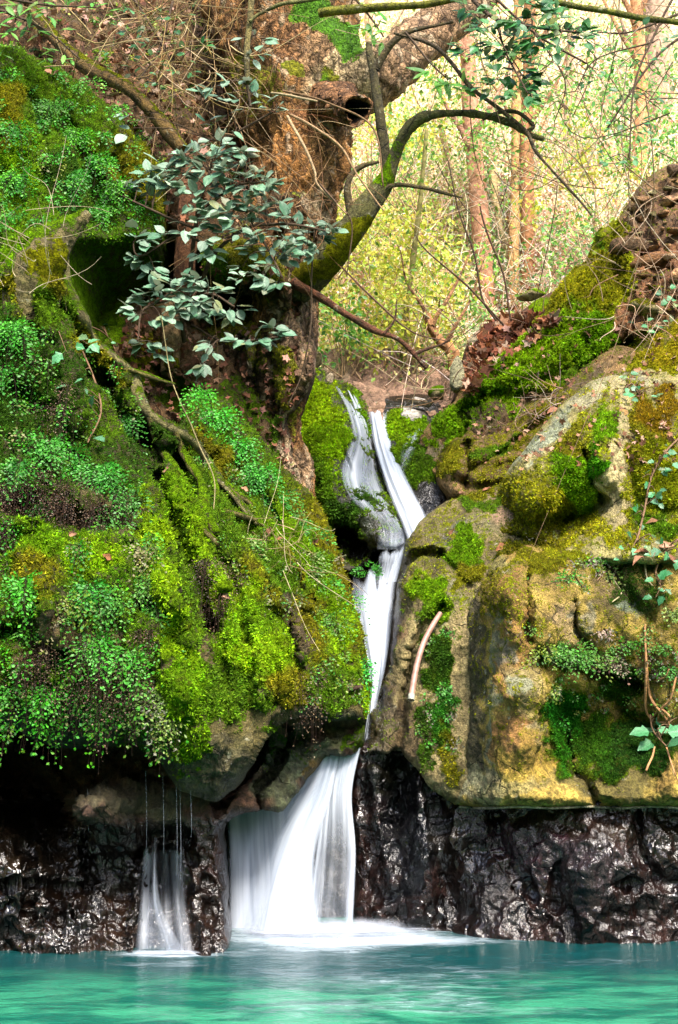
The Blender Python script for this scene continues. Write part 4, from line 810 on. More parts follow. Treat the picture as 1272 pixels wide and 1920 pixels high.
sheet('middle_stream', [(622, 1062, 10.35), (640, 1110, 10.1), (655, 1183, 9.8), (680, 1261, 9.5), (684, 1340, 9.38), (676, 1400, 9.3)], [(760, 1035, 10.35), (748, 1110, 10.1), (742, 1183, 9.8), (730, 1246, 9.55), (715, 1300, 9.42), (700, 1370, 9.3)],
      [[.4, .5, .6, .9, 1], [.4, .55, .75, 1, .9], [.6, .85, 1, 1, .7], [1, 1, 1, .9, .6], [.9, .9, .8, .7, .5], [.6, .6, .6, .5, .3]], seed=10, parent=mf, bulge=.12, vsoft=.16, soft=.22, amp=.06)
sheet('side_film', [(706, 1290, 9.2), (692, 1340, 9.1), (676, 1420, 9)], [(742, 1275, 9.2), (728, 1340, 9.1), (700, 1425, 9)], [[.5, .45, .3], [.4, .4, .25], [.35, .4, .2]], hug=('sloping_rock',), bulge=0, off=.03, seed=11, parent=mf, nu=30)
sheet('wet_film', [(672, 1440, 9), (690, 1520, 9), (720, 1600, 9), (745, 1735, 9)], [(795, 1440, 9), (815, 1520, 9), (812, 1620, 9), (800, 1740, 9)], [[.28, .2, .3, .2], [.2, .3, .2, .28], [.1, .28, .26, .1], [.2, .32, .28, .1]], hug=('wet_rock', 'sloping_rock'), bulge=0, off=.03, seed=12, parent=lf, nu=60, nv=20)

sf = empty('waterfall', P(310, 1785, 7.95), label='small thin waterfall trickling from a hole in the dark rock at left', category='waterfall')
sheet('veil', [(258, 1572, 8.1), (252, 1680, 8), (238, 1788, 7.9)], [(356, 1572, 8.1), (362, 1680, 8), (380, 1786, 7.9)], [[.4, .56, .4, .56, .35], [.38, .58, .4, .5, .35], [.4, .64, .5, .6, .35]], hug=('wet_rock',), vsoft=.08, bulge=0, off=.05, seed=13, parent=sf, nu=50)
sheet('jet', [(282, 1570, 8.05), (280, 1640, 8), (276, 1700, 7.95), (284, 1788, 7.9)], [(302, 1570, 8.05), (300, 1640, 8), (312, 1710, 7.95), (356, 1788, 7.9)], [[.1, .45, .1], [.15, .6, .15], [.2, .65, .3], [.3, .62, .5]], bulge=.04, seed=14, parent=sf, nu=24)
for i, (x, y0, y1) in enumerate([(274, 1488, 1590), (306, 1490, 1600), (331, 1488, 1640), (338, 1500, 1650), (358, 1512, 1570), (165, 1520, 1560)]):
    pts = [(x - .5, y0 - 42, 7.8, .2), (x + 1.5, (y0 + y1) / 2, 7.76, .3), (x + 1, y1, 7.8, .15)]
    P3, r = px_path(pts, 6); V, F = tube(P3, r, 5)
    mesh_np('drip', V, F, WATER, attrs=dict(dens=np.full(len(V), .6)), origin=P3[-1], label=['leftmost thin thread of dripping water above the small fall', 'thread of dripping water just left of the pale stick', 'long thread of dripping water right above the small fall', 'longest thread of dripping water, right of its twin', 'short rightmost thread of dripping water by the small fall', 'short faint thread of dripping water over the dark left wall'][i], category='drip', group='threads of dripping water under the overhang')
V_, F_ = tide_line()
mesh_np('tide_mark', V_, F_, ROCK, parent=BLOCK.obj, attrs=dict(tint=np.tile(C('c9c0a0', .5), (len(V_), 1)), moss=np.zeros(len(V_)), mcol=np.zeros((len(V_), 3)), wet=np.zeros(len(V_))))

# drifting spray over the foot of the big fall
sheet('spray', [(428, 1700, 8.3), (430, 1735, 8.3), (430, 1775, 8.25), (430, 1790, 8.2)], [(800, 1715, 8.5), (830, 1735, 8.45), (850, 1760, 8.4), (860, 1772, 8.35)], [[0]*7, [.1, .28, .4, .42, .38, .28, .1], [.2, .42, .5, .52, .46, .36, .12], [0]*7], bulge=.15, amp=.06, seed=21, parent=lf, nu=60, mat=MIST, zmin=.02)
# ================================================================== TREES
def limb(name, pts, seg=10, n_per=8, wob=0.01, seed=0, tint='7a5c3c', splats=(), moss_up=(0, GO), disp=0.0, parent=None, mat=ROCK, attach=None, f=7, aniso=(1, 1, .35), wetv=0.0, **props):
    P3, r = px_path(pts, n_per, wob, seed)
    V, F = tube(P3, r, seg)
    cen = np.repeat(np.concatenate([P3, P3[-1:]]), seg, 0)
    nn = V - cen; nn /= np.linalg.norm(nn, axis=1)[:, None] + 1e-9
    if disp:
        q = V * np.array(aniso) + seed
        V = V + nn * (disp * (fbm(q * f * .3, 3)[:, None] * 1.5 + 0.5 * fbm(q * f, 4, ridge=True)[:, None] + 0.25 * fbm(q * f * 3, 3, ridge=True)[:, None]))
    px, py = proj(V)
    ti, mo, mc = paint(px, py, C(tint, .55), splats, seed + 50, warp=14)
    n_ = fbm(V * 5 + seed, 3)
    if moss_up[0]:
        mm = smooth((nn[:, 2] + 0.1 + n_ * .6) / .6) * moss_up[0]
        mc = mc + (C(moss_up[1], .5) - mc) * np.clip(mm - mo, 0, 1)[:, None]; mo = np.maximum(mo, mm)
    return mesh_np(name, V, F, mat, parent=parent, origin=None if parent is not None else P3[0], attrs=dict(tint=ti, moss=mo, mcol=mc, wet=np.full(len(V), wetv)), **props)

BK = 'c48c50'
bt = empty('big_tree', P(540, 950, 10.6), label='huge old leaning tree with flaking orange bark and a hollow knot', category='tree')
bark_sp = [(640, 130, 70, 120, -20, 'ecd0a0', .9), (560, 60, 60, 80, 0, 'c08a5c', .7), (450, 80, 50, 120, 0, '94683a', .8), (470, 160, 60, 60, 0, 0, .5, GO), (600, 220, 50, 40, 0, 'c08454', .8), (560, 300, 60, 70, 0, 'c88a48', .8), (600, 300, 30, 70, 0, 'c49258', .7),  # pale plates, plus side light painted in: bright right, dark left
           (600, 380, 24, 60, 0, 'b89868', .8), (560, 560, 30, 90, 0, 'b5906a', .8), (570, 640, 24, 60, 0, 'c49a78', .9), (560, 900, 30, 60, 0, 'c0a07c', .8), (520, 640, 40, 80, 0, '7c6a44', .8), (505, 720, 30, 60, 0, 0, .6, GO), (530, 800, 30, 60, 0, 0, .6, GO),
           (630, 50, 50, 24, 20, 0, 1, '5f9a14'), (665, 75, 30, 34, 30, 0, 1, '5f9a14'), (590, 20, 40, 26, 0, 0, .9, '5f9a14'), (620, 150, 30, 16, 30, 0, .8, GO), (550, 130, 20, 16, 0, 0, .9, GO), (610, 160, 16, 20, 0, 0, .8, G1), (480, 420, 30, 40, 0, 0, .6, GO), (590, 470, 14, 40, 0, 0, .6, GO)]
trunk = limb('trunk', [(530, -160, 11.3, 158), (530, -40, 11.25, 156), (540, 80, 11.2, 150), (552, 180, 11.1, 126), (560, 270, 11.0, 98), (560, 350, 10.9, 82), (546, 430, 10.85, 74), (538, 520, 10.8, 66), (530, 610, 10.75, 62), (524, 700, 10.7, 60), (520, 780, 10.65, 48), (536, 860, 10.6, 40), (556, 940, 10.55, 30), (570, 1010, 10.5, 14)],
             seg=150, n_per=26, wob=.02, tint=BK, splats=bark_sp, disp=0.13, f=7, parent=bt, aniso=(1.3, 1.3, .6), mat=BARKM)
limb('limb', [(560, 190, 11.15, 60), (630, 165, 11.1, 66), (700, 145, 11.1, 56), (760, 102, 11.25, 49), (820, 55, 11.5, 44), (890, 0, 11.8, 40), (970, -90, 12.2, 38)], seg=80, n_per=22, wob=.02, tint='d0a880', splats=bark_sp + [(760, 120, 60, 40, -40, 'c8a078', .8), (830, 50, 50, 30, -40, 'b08a66', .7)], disp=.06, f=9, seed=3, parent=bt, aniso=(1, 1, .8), mat=BARKM)
def knot():
    a0, a1 = P(590, 186, 11.0), P(668, 206, 10.0); ax = a1 - a0; ln = np.linalg.norm(ax); ax = ax / ln
    ax2 = ax + np.array([.55, -.25, -.1]); ax2 /= np.linalg.norm(ax2)
    prof = [(0, 54), (.25, 50), (.5, 45), (.7, 39), (.85, 35), (.95, 34), (1.0, 33), (1.02, 30), (1.0, 26), (.95, 23), (.85, 22), (.7, 20), (.55, 17), (.4, 12), (.35, 1)]
    rings = []; ns = 72
    for t, r_ in prof:
        A_ = ax if t < .6 else ax * (1 - (t - .6) / .5) + ax2 * ((t - .6) / .5); A_ = A_ / np.linalg.norm(A_)
        u = np.cross(A_, (0, 0, 1)); u /= np.linalg.norm(u); w_ = np.cross(A_, u); c = a0 + (a1 - a0) * t; rr = r_ * 10.3 / FPX
        th = np.linspace(0, 2 * math.pi, ns, endpoint=False)
        rings.append(c + rr * (np.cos(th)[:, None] * u + np.sin(th)[:, None] * w_ * .9))
    R_ = np.concatenate([catmull(np.array(rings).reshape(len(prof), -1), 5)]).reshape(-1, ns, 3); m = len(R_)
    V = R_.reshape(-1, 3); V = V + .10 * fbm(V * 4, 3)[:, None] * np.array([1, .5, 1]) + .05 * fbm(V * 11, 4)[:, None] * np.array([1, .6, 1])
    i_ = np.arange(m - 1)[:, None] * ns; j_ = np.arange(ns)[None]
    F = np.stack([i_ + j_, i_ + (j_ + 1) % ns, i_ + ns + (j_ + 1) % ns, i_ + ns + j_], -1).reshape(-1, 4)
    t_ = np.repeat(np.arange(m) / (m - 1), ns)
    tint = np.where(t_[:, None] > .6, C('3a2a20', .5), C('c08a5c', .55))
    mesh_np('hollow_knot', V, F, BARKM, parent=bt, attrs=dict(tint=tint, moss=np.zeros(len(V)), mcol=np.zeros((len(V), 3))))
knot()
base_r = relief('trunk_base',
  [(372, 470), (395, 440), (440, 420), (480, 380), (530, 350), (580, 360), (612, 420), (606, 500), (598, 580), (590, 640), (594, 690), (580, 735), (556, 765), (544, 790), (552, 840), (566, 890), (577, 950), (572, 1010), (548, 1030), (528, 980), (490, 900), (450, 820), (420, 760), (385, 700), (362, 640), (380, 590), (392, 540), (375, 500)],
  [(380, 470, 10.35), (440, 430, 10.5), (540, 380, 10.3), (600, 450, 10.5), (600, 600, 10.6), (540, 500, 10.15), (540, 620, 10.1), (575, 690, 10.1), (500, 700, 10.3), (420, 680, 10.5), (400, 620, 10.6), (440, 560, 10.7), (420, 500, 10.1), (470, 520, 10.05), (505, 590, 10.2), (540, 800, 10.25), (560, 920, 10.25), (470, 800, 10.35), (440, 760, 10.4), (555, 1000, 10.25)],
  mat=BARKM, edge=(20, .35), step=3, noise=(.07, 1.6, .05, 7), aniso=(1.7, 1.7, .55), seed=14, base='7c6244', c=30, ridge=.7, parent=bt, thick=.5, blades=16000, blade=(.01, .022),
  creases=[([(395, 590), (430, 560), (470, 570), (500, 588)], 26, .85), ([(560, 420), (556, 560), (552, 680)], 7, .14), ([(585, 440), (578, 560), (570, 640)], 6, .12), ([(525, 440), (520, 560), (512, 680), (520, 780)], 8, .2), ([(490, 620), (480, 720), (500, 820)], 8, .22), ([(455, 640), (445, 720), (470, 800)], 8, .2),
           ([(420, 640), (415, 700), (440, 770)], 6, .16), ([(440, 440), (500, 500), (540, 560)], 14, -.16), ([(540, 600), (536, 700), (528, 780)], 12, -.12), ([(470, 640), (462, 700)], 8, -.12), ([(556, 800), (562, 880), (570, 960)], 9, -.08), ([(585, 660), (588, 700)], 14, -.1)],
  splats=[(540, 440, 60, 60, 0, 'a87444', .8), (580, 460, 30, 80, 0, 'b89468', .8), (570, 640, 24, 90, 5, 'c8a27e', .95), (590, 690, 16, 30, 0, 'a87a60', .9), (520, 560, 30, 60, 0, '94703f', .7), (560, 900, 24, 90, -10, 'c9ac86', .95), (455, 690, 22, 40, 15, 'cdb896', .9), (440, 720, 40, 50, 0, '6c4c34', .6), (500, 760, 40, 60, 0, '70583a', .8),
          (430, 480, 60, 40, 30, 0, 1, GO), (500, 500, 40, 30, 30, 0, .9, GO), (400, 500, 30, 30, 0, 0, .8, G3), (480, 590, 40, 20, -20, 0, .8, GO), (440, 620, 60, 26, 0, 0, .6, GO), (530, 720, 16, 70, 0, 0, .65, GO), (500, 820, 24, 60, -20, 0, .7, G3), (530, 900, 16, 60, -10, 0, .7, GO), (480, 660, 20, 50, 0, 0, .5, GO)],
  moss_up=(.35, GO))

ct = empty('curved_tree', P(560, 540, 10.3), label='mossy forked tree curving up and right out of the big trunk', category='tree')
CT = '6f6a3c'
cs = [(650, 450, 60, 26, -50, 0, .9, 'a0a015'), (725, 320, 18, 30, 0, 0, .9, G1), (600, 510, 60, 30, 0, 0, .9, GO), (745, 270, 10, 30, 0, 0, .6, G3)]
limb('trunk', [(540, 545, 10.6, 36), (575, 525, 10.3, 34), (612, 490, 10.1, 31), (650, 445, 9.95, 28), (690, 388, 9.85, 24), (722, 340, 9.8, 20), (738, 300, 9.75, 15), (752, 262, 9.7, 12), (785, 225, 9.6, 9.5), (830, 213, 9.5, 8), (890, 214, 9.5, 7), (950, 228, 9.5, 6.5), (990, 250, 9.4, 5), (1020, 262, 9.4, 3)], seg=32, n_per=14, tint=CT, splats=cs, disp=.02, f=12, seed=20, parent=ct, moss_up=(.35, GO))
for i, pts in enumerate([[(726, 322, 9.8, 12), (720, 270, 9.75, 10.5), (712, 210, 9.7, 10), (703, 150, 9.7, 8.5), (695, 105, 9.7, 7), (692, 80, 9.7, 5)],
                         [(706, 132, 9.7, 8), (722, 98, 9.65, 8), (742, 76, 9.6, 6.5), (780, 55, 9.6, 4), (850, 40, 9.6, 3)],
                         [(664, 425, 9.9, 11), (656, 386, 9.85, 9), (652, 350, 9.8, 7.5), (664, 322, 9.8, 6), (688, 309, 9.8, 4.5), (710, 304, 9.8, 3)],
                         [(700, 372, 9.85, 8), (735, 348, 9.75, 5), (784, 350, 9.7, 4), (830, 362, 9.6, 3), (868, 371, 9.6, 2)],
                         [(985, 250, 9.4, 5), (1000, 235, 9.4, 5), (970, 212, 9.45, 4), (930, 212, 9.45, 4), (905, 225, 9.5, 2)]]):
    limb('limb', pts, seg=16, n_per=12, tint='6a5a3a' if i else '5f5634', disp=.008, f=14, seed=30 + i, parent=ct, moss_up=(.3, GO))
bb = limb('bare_branch', [(548, 530, 10.2, 10), (600, 556, 10.1, 8), (650, 590, 10, 7), (700, 618, 9.95, 6), (740, 632, 9.9, 5), (768, 655, 9.9, 4.5), (800, 690, 9.9, 3.5)], seg=14, n_per=12, tint='7a4c34', disp=.008, f=14, seed=41, label='bare brown branch hanging down right in front of the sunny undergrowth', category='branch')
limb('twig', [(775, 664, 9.9, 4), (800, 655, 9.9, 3), (830, 645, 9.9, 2), (850, 630, 9.9, 1.5)], seg=8, tint='6a4634', seed=42, parent=bb)
limb('twig', [(720, 626, 9.9, 3), (740, 600, 9.9, 2), (745, 560, 9.9, 1.2)], seg=8, tint='6a4634', seed=43, parent=bb)
for i, (pts, tn, lab) in enumerate([
    ([(474, -30, 9.6, 7), (470, 30, 9.6, 6.5), (463, 90, 9.6, 6), (465, 158, 9.6, 4.5)], '8a7c4a', 'slim upright olive sapling stem in front of the big trunk'),
    ([(468, 40, 9.55, 4), (490, 24, 9.55, 4), (530, 8, 9.5, 4), (600, -4, 9.5, 4), (680, -30, 9.4, 4)], '84804a', 'thin olive branch arching over the moss patch on the big trunk'),
    ([(600, 26, 10.2, 9), (650, 18, 10.1, 9), (720, 13, 10.0, 8), (800, 8, 9.9, 7), (880, -8, 9.8, 6)], '92902c', 'yellow green branch crossing behind the fork at the top'),
    ([(1000, -10, 9.3, 5), (1060, 8, 9.2, 6), (1130, 19, 9.2, 6), (1200, 33, 9.2, 6), (1300, 44, 9.2, 6)], '86862f', 'olive branch running to the right edge at the top'),
    ([(740, 62, 9.5, 3), (820, 90, 9.4, 4), (880, 160, 9.35, 4), (930, 200, 9.3, 4), (985, 245, 9.3, 4), (1010, 290, 9.3, 3), (1090, 380, 9.3, 2.5), (1110, 405, 9.3, 1.5)], '6e5c42', 'long thin grey branch sagging from the fork to the ridge')]):
    limb('branch', pts, seg=14, n_per=12, tint=tn, disp=.006, f=14, seed=50 + i, label=lab, category='branch', moss_up=(.2, GO))

# fallen log and brown stems on the left bank
limb('fallen_log', [(60, 20, 10.4, 13), (120, 90, 10.3, 14), (180, 135, 10.2, 15), (240, 165, 10.1, 15), (280, 205, 10.1, 14), (315, 245, 10.1, 14), (345, 280, 10.1, 12)], seg=36, n_per=12, tint='8a6c3a', disp=.03, f=9, seed=60, moss_up=(.75, GO), label='mossy fallen log slanting across the leafy bank at upper left', category='log')
limb('stump', [(350, 590, 10.4, 22), (348, 500, 10.35, 20), (352, 420, 10.3, 20), (358, 350, 10.3, 19), (350, 300, 10.4, 16)], seg=40, n_per=14, tint='9a6848', disp=.03, f=9, seed=61, label='reddish brown stem standing behind the grey green leaves', category='tree stem')
limb('stump', [(318, 700, 10.0, 22), (322, 640, 10.0, 20), (318, 580, 10.05, 16), (325, 545, 10.1, 8)], seg=40, n_per=14, tint='b09066', disp=.045, f=11, seed=62, label='pale weathered broken stump below the grey green leaves', category='stump')
# mossy snag and long bare roots creeping over the left rock
def on(pts, off=0.02, only=('overhanging_rock',)):
    return [(x, y, D(x, y, 9.0, only) - off, r) for x, y, r in pts]
limb('mossy_snag', [(50, 600, 8.3, 50), (66, 530, 8.2, 48), (88, 480, 8.15, 40), (116, 445, 8.15, 26), (144, 420, 8.15, 16), (167, 400, 8.15, 8)], seg=80, n_per=20, tint='8e8050', disp=.06, f=8, seed=63, moss_up=(.9, G1), splats=[(90, 500, 40, 60, 0, 0, .9, 'a0a010'), (145, 425, 20, 20, 0, 0, .5, G3)], label='crooked mossy snag pointing up right out of the left rock', category='snag')
lr = limb('long_root', on([(118, 455, 9), (120, 500, 10), (128, 545, 9), (152, 588, 9), (176, 636, 9), (218, 674, 10), (250, 704, 11), (262, 742, 12), (282, 778, 11), (330, 806, 10), (362, 828, 10), (392, 868, 9), (418, 905, 8), (452, 945, 7), (484, 982, 5)], .05), seg=24, n_per=10, tint='938a58', disp=.02, f=10, seed=64, moss_up=(.6, G3), label='long pale root winding down the left rock to the fern slope', category='root')
for i, pts in enumerate([[(282, 782, 9), (300, 840, 9), (330, 880, 8), (350, 940, 8), (380, 990, 8), (410, 1025, 6)], [(392, 870, 7), (405, 930, 7), (388, 980, 7), (398, 1010, 6), (415, 1030, 4)], [(340, 900, 7), (372, 950, 7), (430, 960, 6), (480, 975, 4)],
                         [(230, 690, 6), (265, 700, 5), (330, 720, 3)], [(330, 810, 8), (345, 850, 8), (375, 900, 8), (385, 950, 9), (405, 1000, 8)], [(420, 905, 6), (450, 930, 6), (478, 950, 5), (490, 985, 4)]]):
    limb('side_root', on(pts, .03), seg=14, n_per=8, tint='80763c', disp=.015, f=12, seed=70 + i, moss_up=(.8, G1), parent=lr)

# ---- the trees standing on the slope behind
_hp = HILL.reshape(-1, 3); _hx, _hy = proj(_hp); _gp = {}
_bi = {}
for ii in range(len(_hp)):
    kx, ky = int(_hx[ii] // 14), int(_hy[ii] // 14)
    if -10 < kx < 110 and -20 < ky < 80:
        o_ = _bi.get((kx, ky))
        if o_ is None or _hp[ii, 1] < o_: _bi[(kx, ky)] = _hp[ii, 1]
def hillD(px, py):
    kx, ky = int(px // 14), int(py // 14)
    for rr in range(0, 9):
        best = None
        for a_ in range(-rr, rr + 1):
            for b_ in range(-rr, rr + 1):
                v_ = _bi.get((kx + a_, ky + b_))
                if v_ is not None and (best is None or v_ < best): best = v_
        if best is not None: return best
    return 22.0
def leaf_cloud(pts, size, cols, normal=None, jit=1.0, rng=RNG):
    """small pointed leaves at the points: 2 triangles each"""
    n = len(pts)
    d = rng.normal(size=(n, 3)); d[:, 2] -= 0.3; d /= np.linalg.norm(d, axis=1)[:, None]
    nn = rng.normal(size=(n, 3)) * jit + np.array([0, -0.7, 0.8]); t = np.cross(d, nn); t /= np.linalg.norm(t, axis=1)[:, None] + 1e-9
    L = (rng.uniform(.6, 1.3, n) * size)[:, None]
    up = np.cross(t, d) * L * 0.12
    V = np.stack([pts - d * L * .5, pts + t * L * .27 + up, pts + d * L * .5, pts - t * L * .27 + up], 1).reshape(-1, 3)
    i = np.arange(n)[:, None] * 4
    F = np.concatenate([i + np.array([[0, 1, 2]]), i + np.array([[0, 2, 3]])], 0)
    return V, F, np.repeat(cols, 4, 0)
def pal(names, n, k=.5, jit=.18, p=None, rng=RNG):
    cs_ = np.array([C(c, k) for c in names]); c = cs_[rng.choice(len(names), n, p=p)]
    return np.clip(c * rng.uniform(1 - jit, 1 + jit, (n, 1)) * (1 + rng.normal(0, .05, (n, 3))), .003, .8)
BARKF = vcol_material('sunlit_bark', .9, 0, .15, .4, 14, 1.0)
bgt = [  # px top, y top, px base, y base, radius, tint, dY, label
    (866, -60, 912, 590, 17, 'cf9878', -.8, 'straight reddish trunk on the sunny slope, thickest of the far trees'),
    (972, -60, 961, 560, 9, 'd9a870', -.6, 'slim pale orange trunk in the middle of the far trees'),
    (995, -60, 998, 530, 13, 'c28c62', -.4, 'reddish trunk bent at its foot beside the mossy ridge'),
    (1190, -60, 1196, 350, 13, 'dda070', -.5, 'orange lit trunk rising behind the stony earth bank'),
    (1232, -60, 1240, 330, 26, 'c9a68c', 1.5, 'pale greyish trunk behind the earth bank near the right edge'),
    (830, 240, 886, 600, 8, 'd6b484', .2, 'thin leaning tan trunk left of the thick reddish one'),
    (800, 250, 756, 745, 5, '86804a', -1.0, 'very thin dark upright sapling above the stream'),
    (915, 260, 975, 590, 6, 'dcc08c', .5, 'yellowish leaning stem between the far trunks'),
    (800, 590, 850, 690, 11, 'b08058', -1.8, 'short brown leaning stem beside the stone post'),
    (690, -60, 720, 440, 8, 'c7a880', 2.0, 'pale far stem seen behind the curved tree'),
    (1070, -60, 1060, 420, 7, 'd4b492', 2.0, 'faint pale stem above the long mossy ridge'),
]
for i, (xt, yt, xb, yb, rr, tn, dy, lab) in enumerate(bgt):
    Y0 = max(hillD(xb, yb), 14) + dy
    Y0 = min(Y0, hillD(xb, yb) + .1) if dy < 1 else Y0
    e = empty('forest_tree', P(xb, yb + 14, Y0), label=lab, category='tree')
    mid = (xt * .5 + xb * .5 + RNG.uniform(-8, 8), (yt + yb) / 2)
    bend = -14 if i == 2 else 0
    limb('trunk', [(xb + bend, yb + 20, Y0, rr * 1.25), (xb + bend * .5, yb - 30, Y0, rr * 1.05), (*mid, Y0 + .1, rr), (xt, yt, Y0 + .2, rr * .8)], seg=20, n_per=16, wob=.06, tint=tn, disp=.035, f=7, seed=80 + i, parent=e, mat=BARKF)
    if rr > 6:
        for j in range(3):
            t_ = RNG.uniform(.35, .95); x = xb + (xt - xb) * t_; y = yb + (yt - yb) * t_; s_ = RNG.choice([-1, 1])
            limb('limb', [(x, y, Y0, rr * .5), (x + s_ * 25, y - 45, Y0, rr * .35), (x + s_ * 60, y - 110, Y0 + .2, rr * .2), (x + s_ * 75, y - 170, Y0 + .2, 1)], seg=8, n_per=8, wob=.05, tint=tn, seed=100 + i * 4 + j, parent=e)
    n = 500
    c0 = P(xt, yt - 60, Y0); pts = c0 + RNG.normal(size=(n, 3)) * np.array([.9, .8, .7])
    V, F, cc = leaf_cloud(pts, .09, pal(['8fb83c', 'b8cc50', '6d9a38'], n, .55))
    mesh_np('crown', V, F, LEAF, parent=e, attrs=dict(tint=cc), smooth=False)
# ================================================================== UNDERGROWTH ON THE SLOPE BEHIND
def slope_points(n, x0=480, x1=1420, y0=-40, y1=770, h=(0.0, 0.8)):
    px = RNG.uniform(x0, x1, n); py = RNG.uniform(y0, y1, n)
    Y = np.array([hillD(a, b) for a, b in zip(px, py)])
    q = P(px, py, Y)
    q[:, 1] += RNG.uniform(-.5, .1, n); q = q + np.stack([0 * Y, -RNG.uniform(*h, n) * .6, RNG.uniform(*h, n) * .2], 1)
    return q, px, py
# green leaves, gathered in clumps
q, px, py = slope_points(150000, h=(0.0, 1.6))
m = fbm(q * 0.9 + 3, 3) * 1.3 + fbm(q * 2.6, 2) * .6 + np.where((px < 860) & (py > 330), .25, 0) + np.where(py < 200, .12, 0) > np.where(px > 860, .08, -.02)
q = q[m]; px = px[m]; py = py[m]; n = len(q)
cc = pal(['bcd884', 'd6e4a0', '84b868', '60a268', 'd8dca0', '9ccc7c', 'f0e4c4', 'f0d8c4'], n, .95)  # pale and greyed: sun and haze on the far slope painted in
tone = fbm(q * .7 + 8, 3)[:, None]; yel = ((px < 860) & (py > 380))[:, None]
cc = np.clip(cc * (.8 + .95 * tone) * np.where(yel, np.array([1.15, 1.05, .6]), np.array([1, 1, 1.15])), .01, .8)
V, F, c4 = leaf_cloud(q, .066, cc)
mesh_np('undergrowth', V, F, LEAF, attrs=dict(tint=c4), smooth=False, kind='stuff')
# dry leaves lying between
q, px, py = slope_points(80000, h=(0, .3)); n = len(q)
V, F, c4 = leaf_cloud(q, .10, pal(['e9c0a8', 'd7a890', 'f6d8c0', 'c99a7a', 'f9e6d0'], n, .95))  # sunlight on the far litter put into its colours
mesh_np('leaf_litter', V, F, LITTER, attrs=dict(tint=c4), smooth=False, kind='stuff')
# twigs
def twig_mass(n, starts, cols, length=(1, 2.4), r=(.004, .010), up=(0, -.1, .6), seg=3, k=9, curl=.5):
    parts = []; cs_ = []
    for i in range(n):
        s = starts[i % len(starts)]; d = RNG.normal(size=3) * .8 + np.array(up); d /= np.linalg.norm(d)
        L = RNG.uniform(*length); c = RNG.normal(size=3) * curl; c2 = RNG.normal(size=3) * curl * .6
        t = np.linspace(0, 1, k)[:, None]
        Pp = s + d * L * t + c * L * t * t * .5 + c2 * L * np.sin(t * 5) * .12
        rr = np.linspace(RNG.uniform(*r), .0015, k)
        V, F = tube(Pp, rr, seg, False); parts.append((V, F)); cs_.append(np.repeat(cols[i % len(cols)][None], len(V), 0))
    V, F = join(parts); return V, F, np.concatenate(cs_)
q, _, _ = slope_points(1300)
V, F, cc = twig_mass(1300, q, pal(['f6dcd0', 'f0d0b8', 'e0baa0', 'f8e4c8', 'caa890'], 1300, .95), length=(.8, 3.2), r=(.006, .014), curl=.7)  # twigs kept very light too, sunshine painted into their tint
mesh_np('brush_twigs', V, F, BARK, attrs=dict(tint=cc), kind='stuff')

# mound behind the ridge that holds the big heap of brown leaves
relief('leaf_mound', [(852, 760), (862, 700), (872, 660), (890, 625), (930, 600), (975, 585), (1010, 560), (1060, 540), (1080, 600), (1040, 680), (960, 740), (900, 770)], [(870, 740, 12.6), (880, 650, 12.8), (960, 600, 12.9), (1020, 570, 12.8), (960, 700, 12.3), (1060, 600, 12.4)],
       base='7a5038', edge=(14, .3), step=5, noise=(.08, 1.5, .04, 6), seed=31, splats=[(1000, 562, 30, 14, 0, 0, 1, G2), (880, 622, 20, 10, 0, 'e8d8b0', .8), (890, 630, 30, 10, -20, 0, .7, G1)], kind='structure')
relief('stream_bank', [(560, 690), (600, 660), (660, 650), (740, 655), (800, 660), (850, 690), (865, 740), (830, 790), (740, 800), (640, 790), (570, 760)], [(570, 720, 13.6), (660, 680, 13.9), (760, 690, 13.9), (850, 730, 13.2), (700, 770, 13.0), (800, 780, 13.0)],
       base='c09a80', edge=(14, .3), step=5, noise=(.16, 1.2, .05, 5), seed=32, splats=[(640, 700, 40, 30, 0, 'd9bd9c', .8), (740, 700, 60, 26, 0, 'b08c78', .7), (600, 690, 20, 20, 0, 0, .5, GY)], moss_up=(.15, GY), kind='structure')
# pale boulder at the lip and stones in the stream bed
def stone(name, px, py, Y, rx, ry, tint, seed, parent=None, mossy=0.0, mc=G1, wetv=0.0, mat=ROCK, **props):
    bm = bmesh.new(); bmesh.ops.create_icosphere(bm, subdivisions=3 if max(rx, ry) > 12 else 2, radius=1)
    V = np.array([v_.co[:] for v_ in bm.verts]); F = np.array([[v_.index for v_ in f_.verts] for f_ in bm.faces]); bm.free()
    s = Y / FPX; n_ = V / np.linalg.norm(V, axis=1)[:, None]
    # facet: clip by random planes
    rg = np.random.default_rng(int(seed * 13) + 1)
    for _ in range(11):
        d = rg.normal(size=3); d /= np.linalg.norm(d); h = rg.uniform(.42, .8); dd = V @ d; V = V - np.outer(np.clip(dd - h, 0, None) * .9, d)
    V = V * (1 + .07 * fbm(n_ * 2.2 + seed * 5, 3)[:, None])
    a = rg.uniform(-.4, .4); Rm = np.array([[math.cos(a), 0, math.sin(a)], [0, 1, 0], [-math.sin(a), 0, math.cos(a)]])
    V = (V * np.array([rx * s, (rx + ry) / 2 * s, ry * s])) @ Rm.T
    n2 = V / (np.linalg.norm(V, axis=1)[:, None] + 1e-9)
    c = P(px, py, Y); V = V + c
    mo = smooth((n2[:, 2] + .3 + .5 * fbm(V * 8, 2)) / .6) * mossy
    t = np.tile(C(tint, .55), (len(V), 1)) * (1 + .25 * fbm(V * 6 + seed, 2)[:, None])
    return mesh_np(name, V, F, mat, parent=parent, origin=None if parent is not None else c - np.array([0, 0, ry * s]), attrs=dict(tint=np.clip(t, .01, .8), moss=mo, mcol=np.tile(C(mc, .5), (len(V), 1)), wet=np.full(len(V), wetv)), **props)
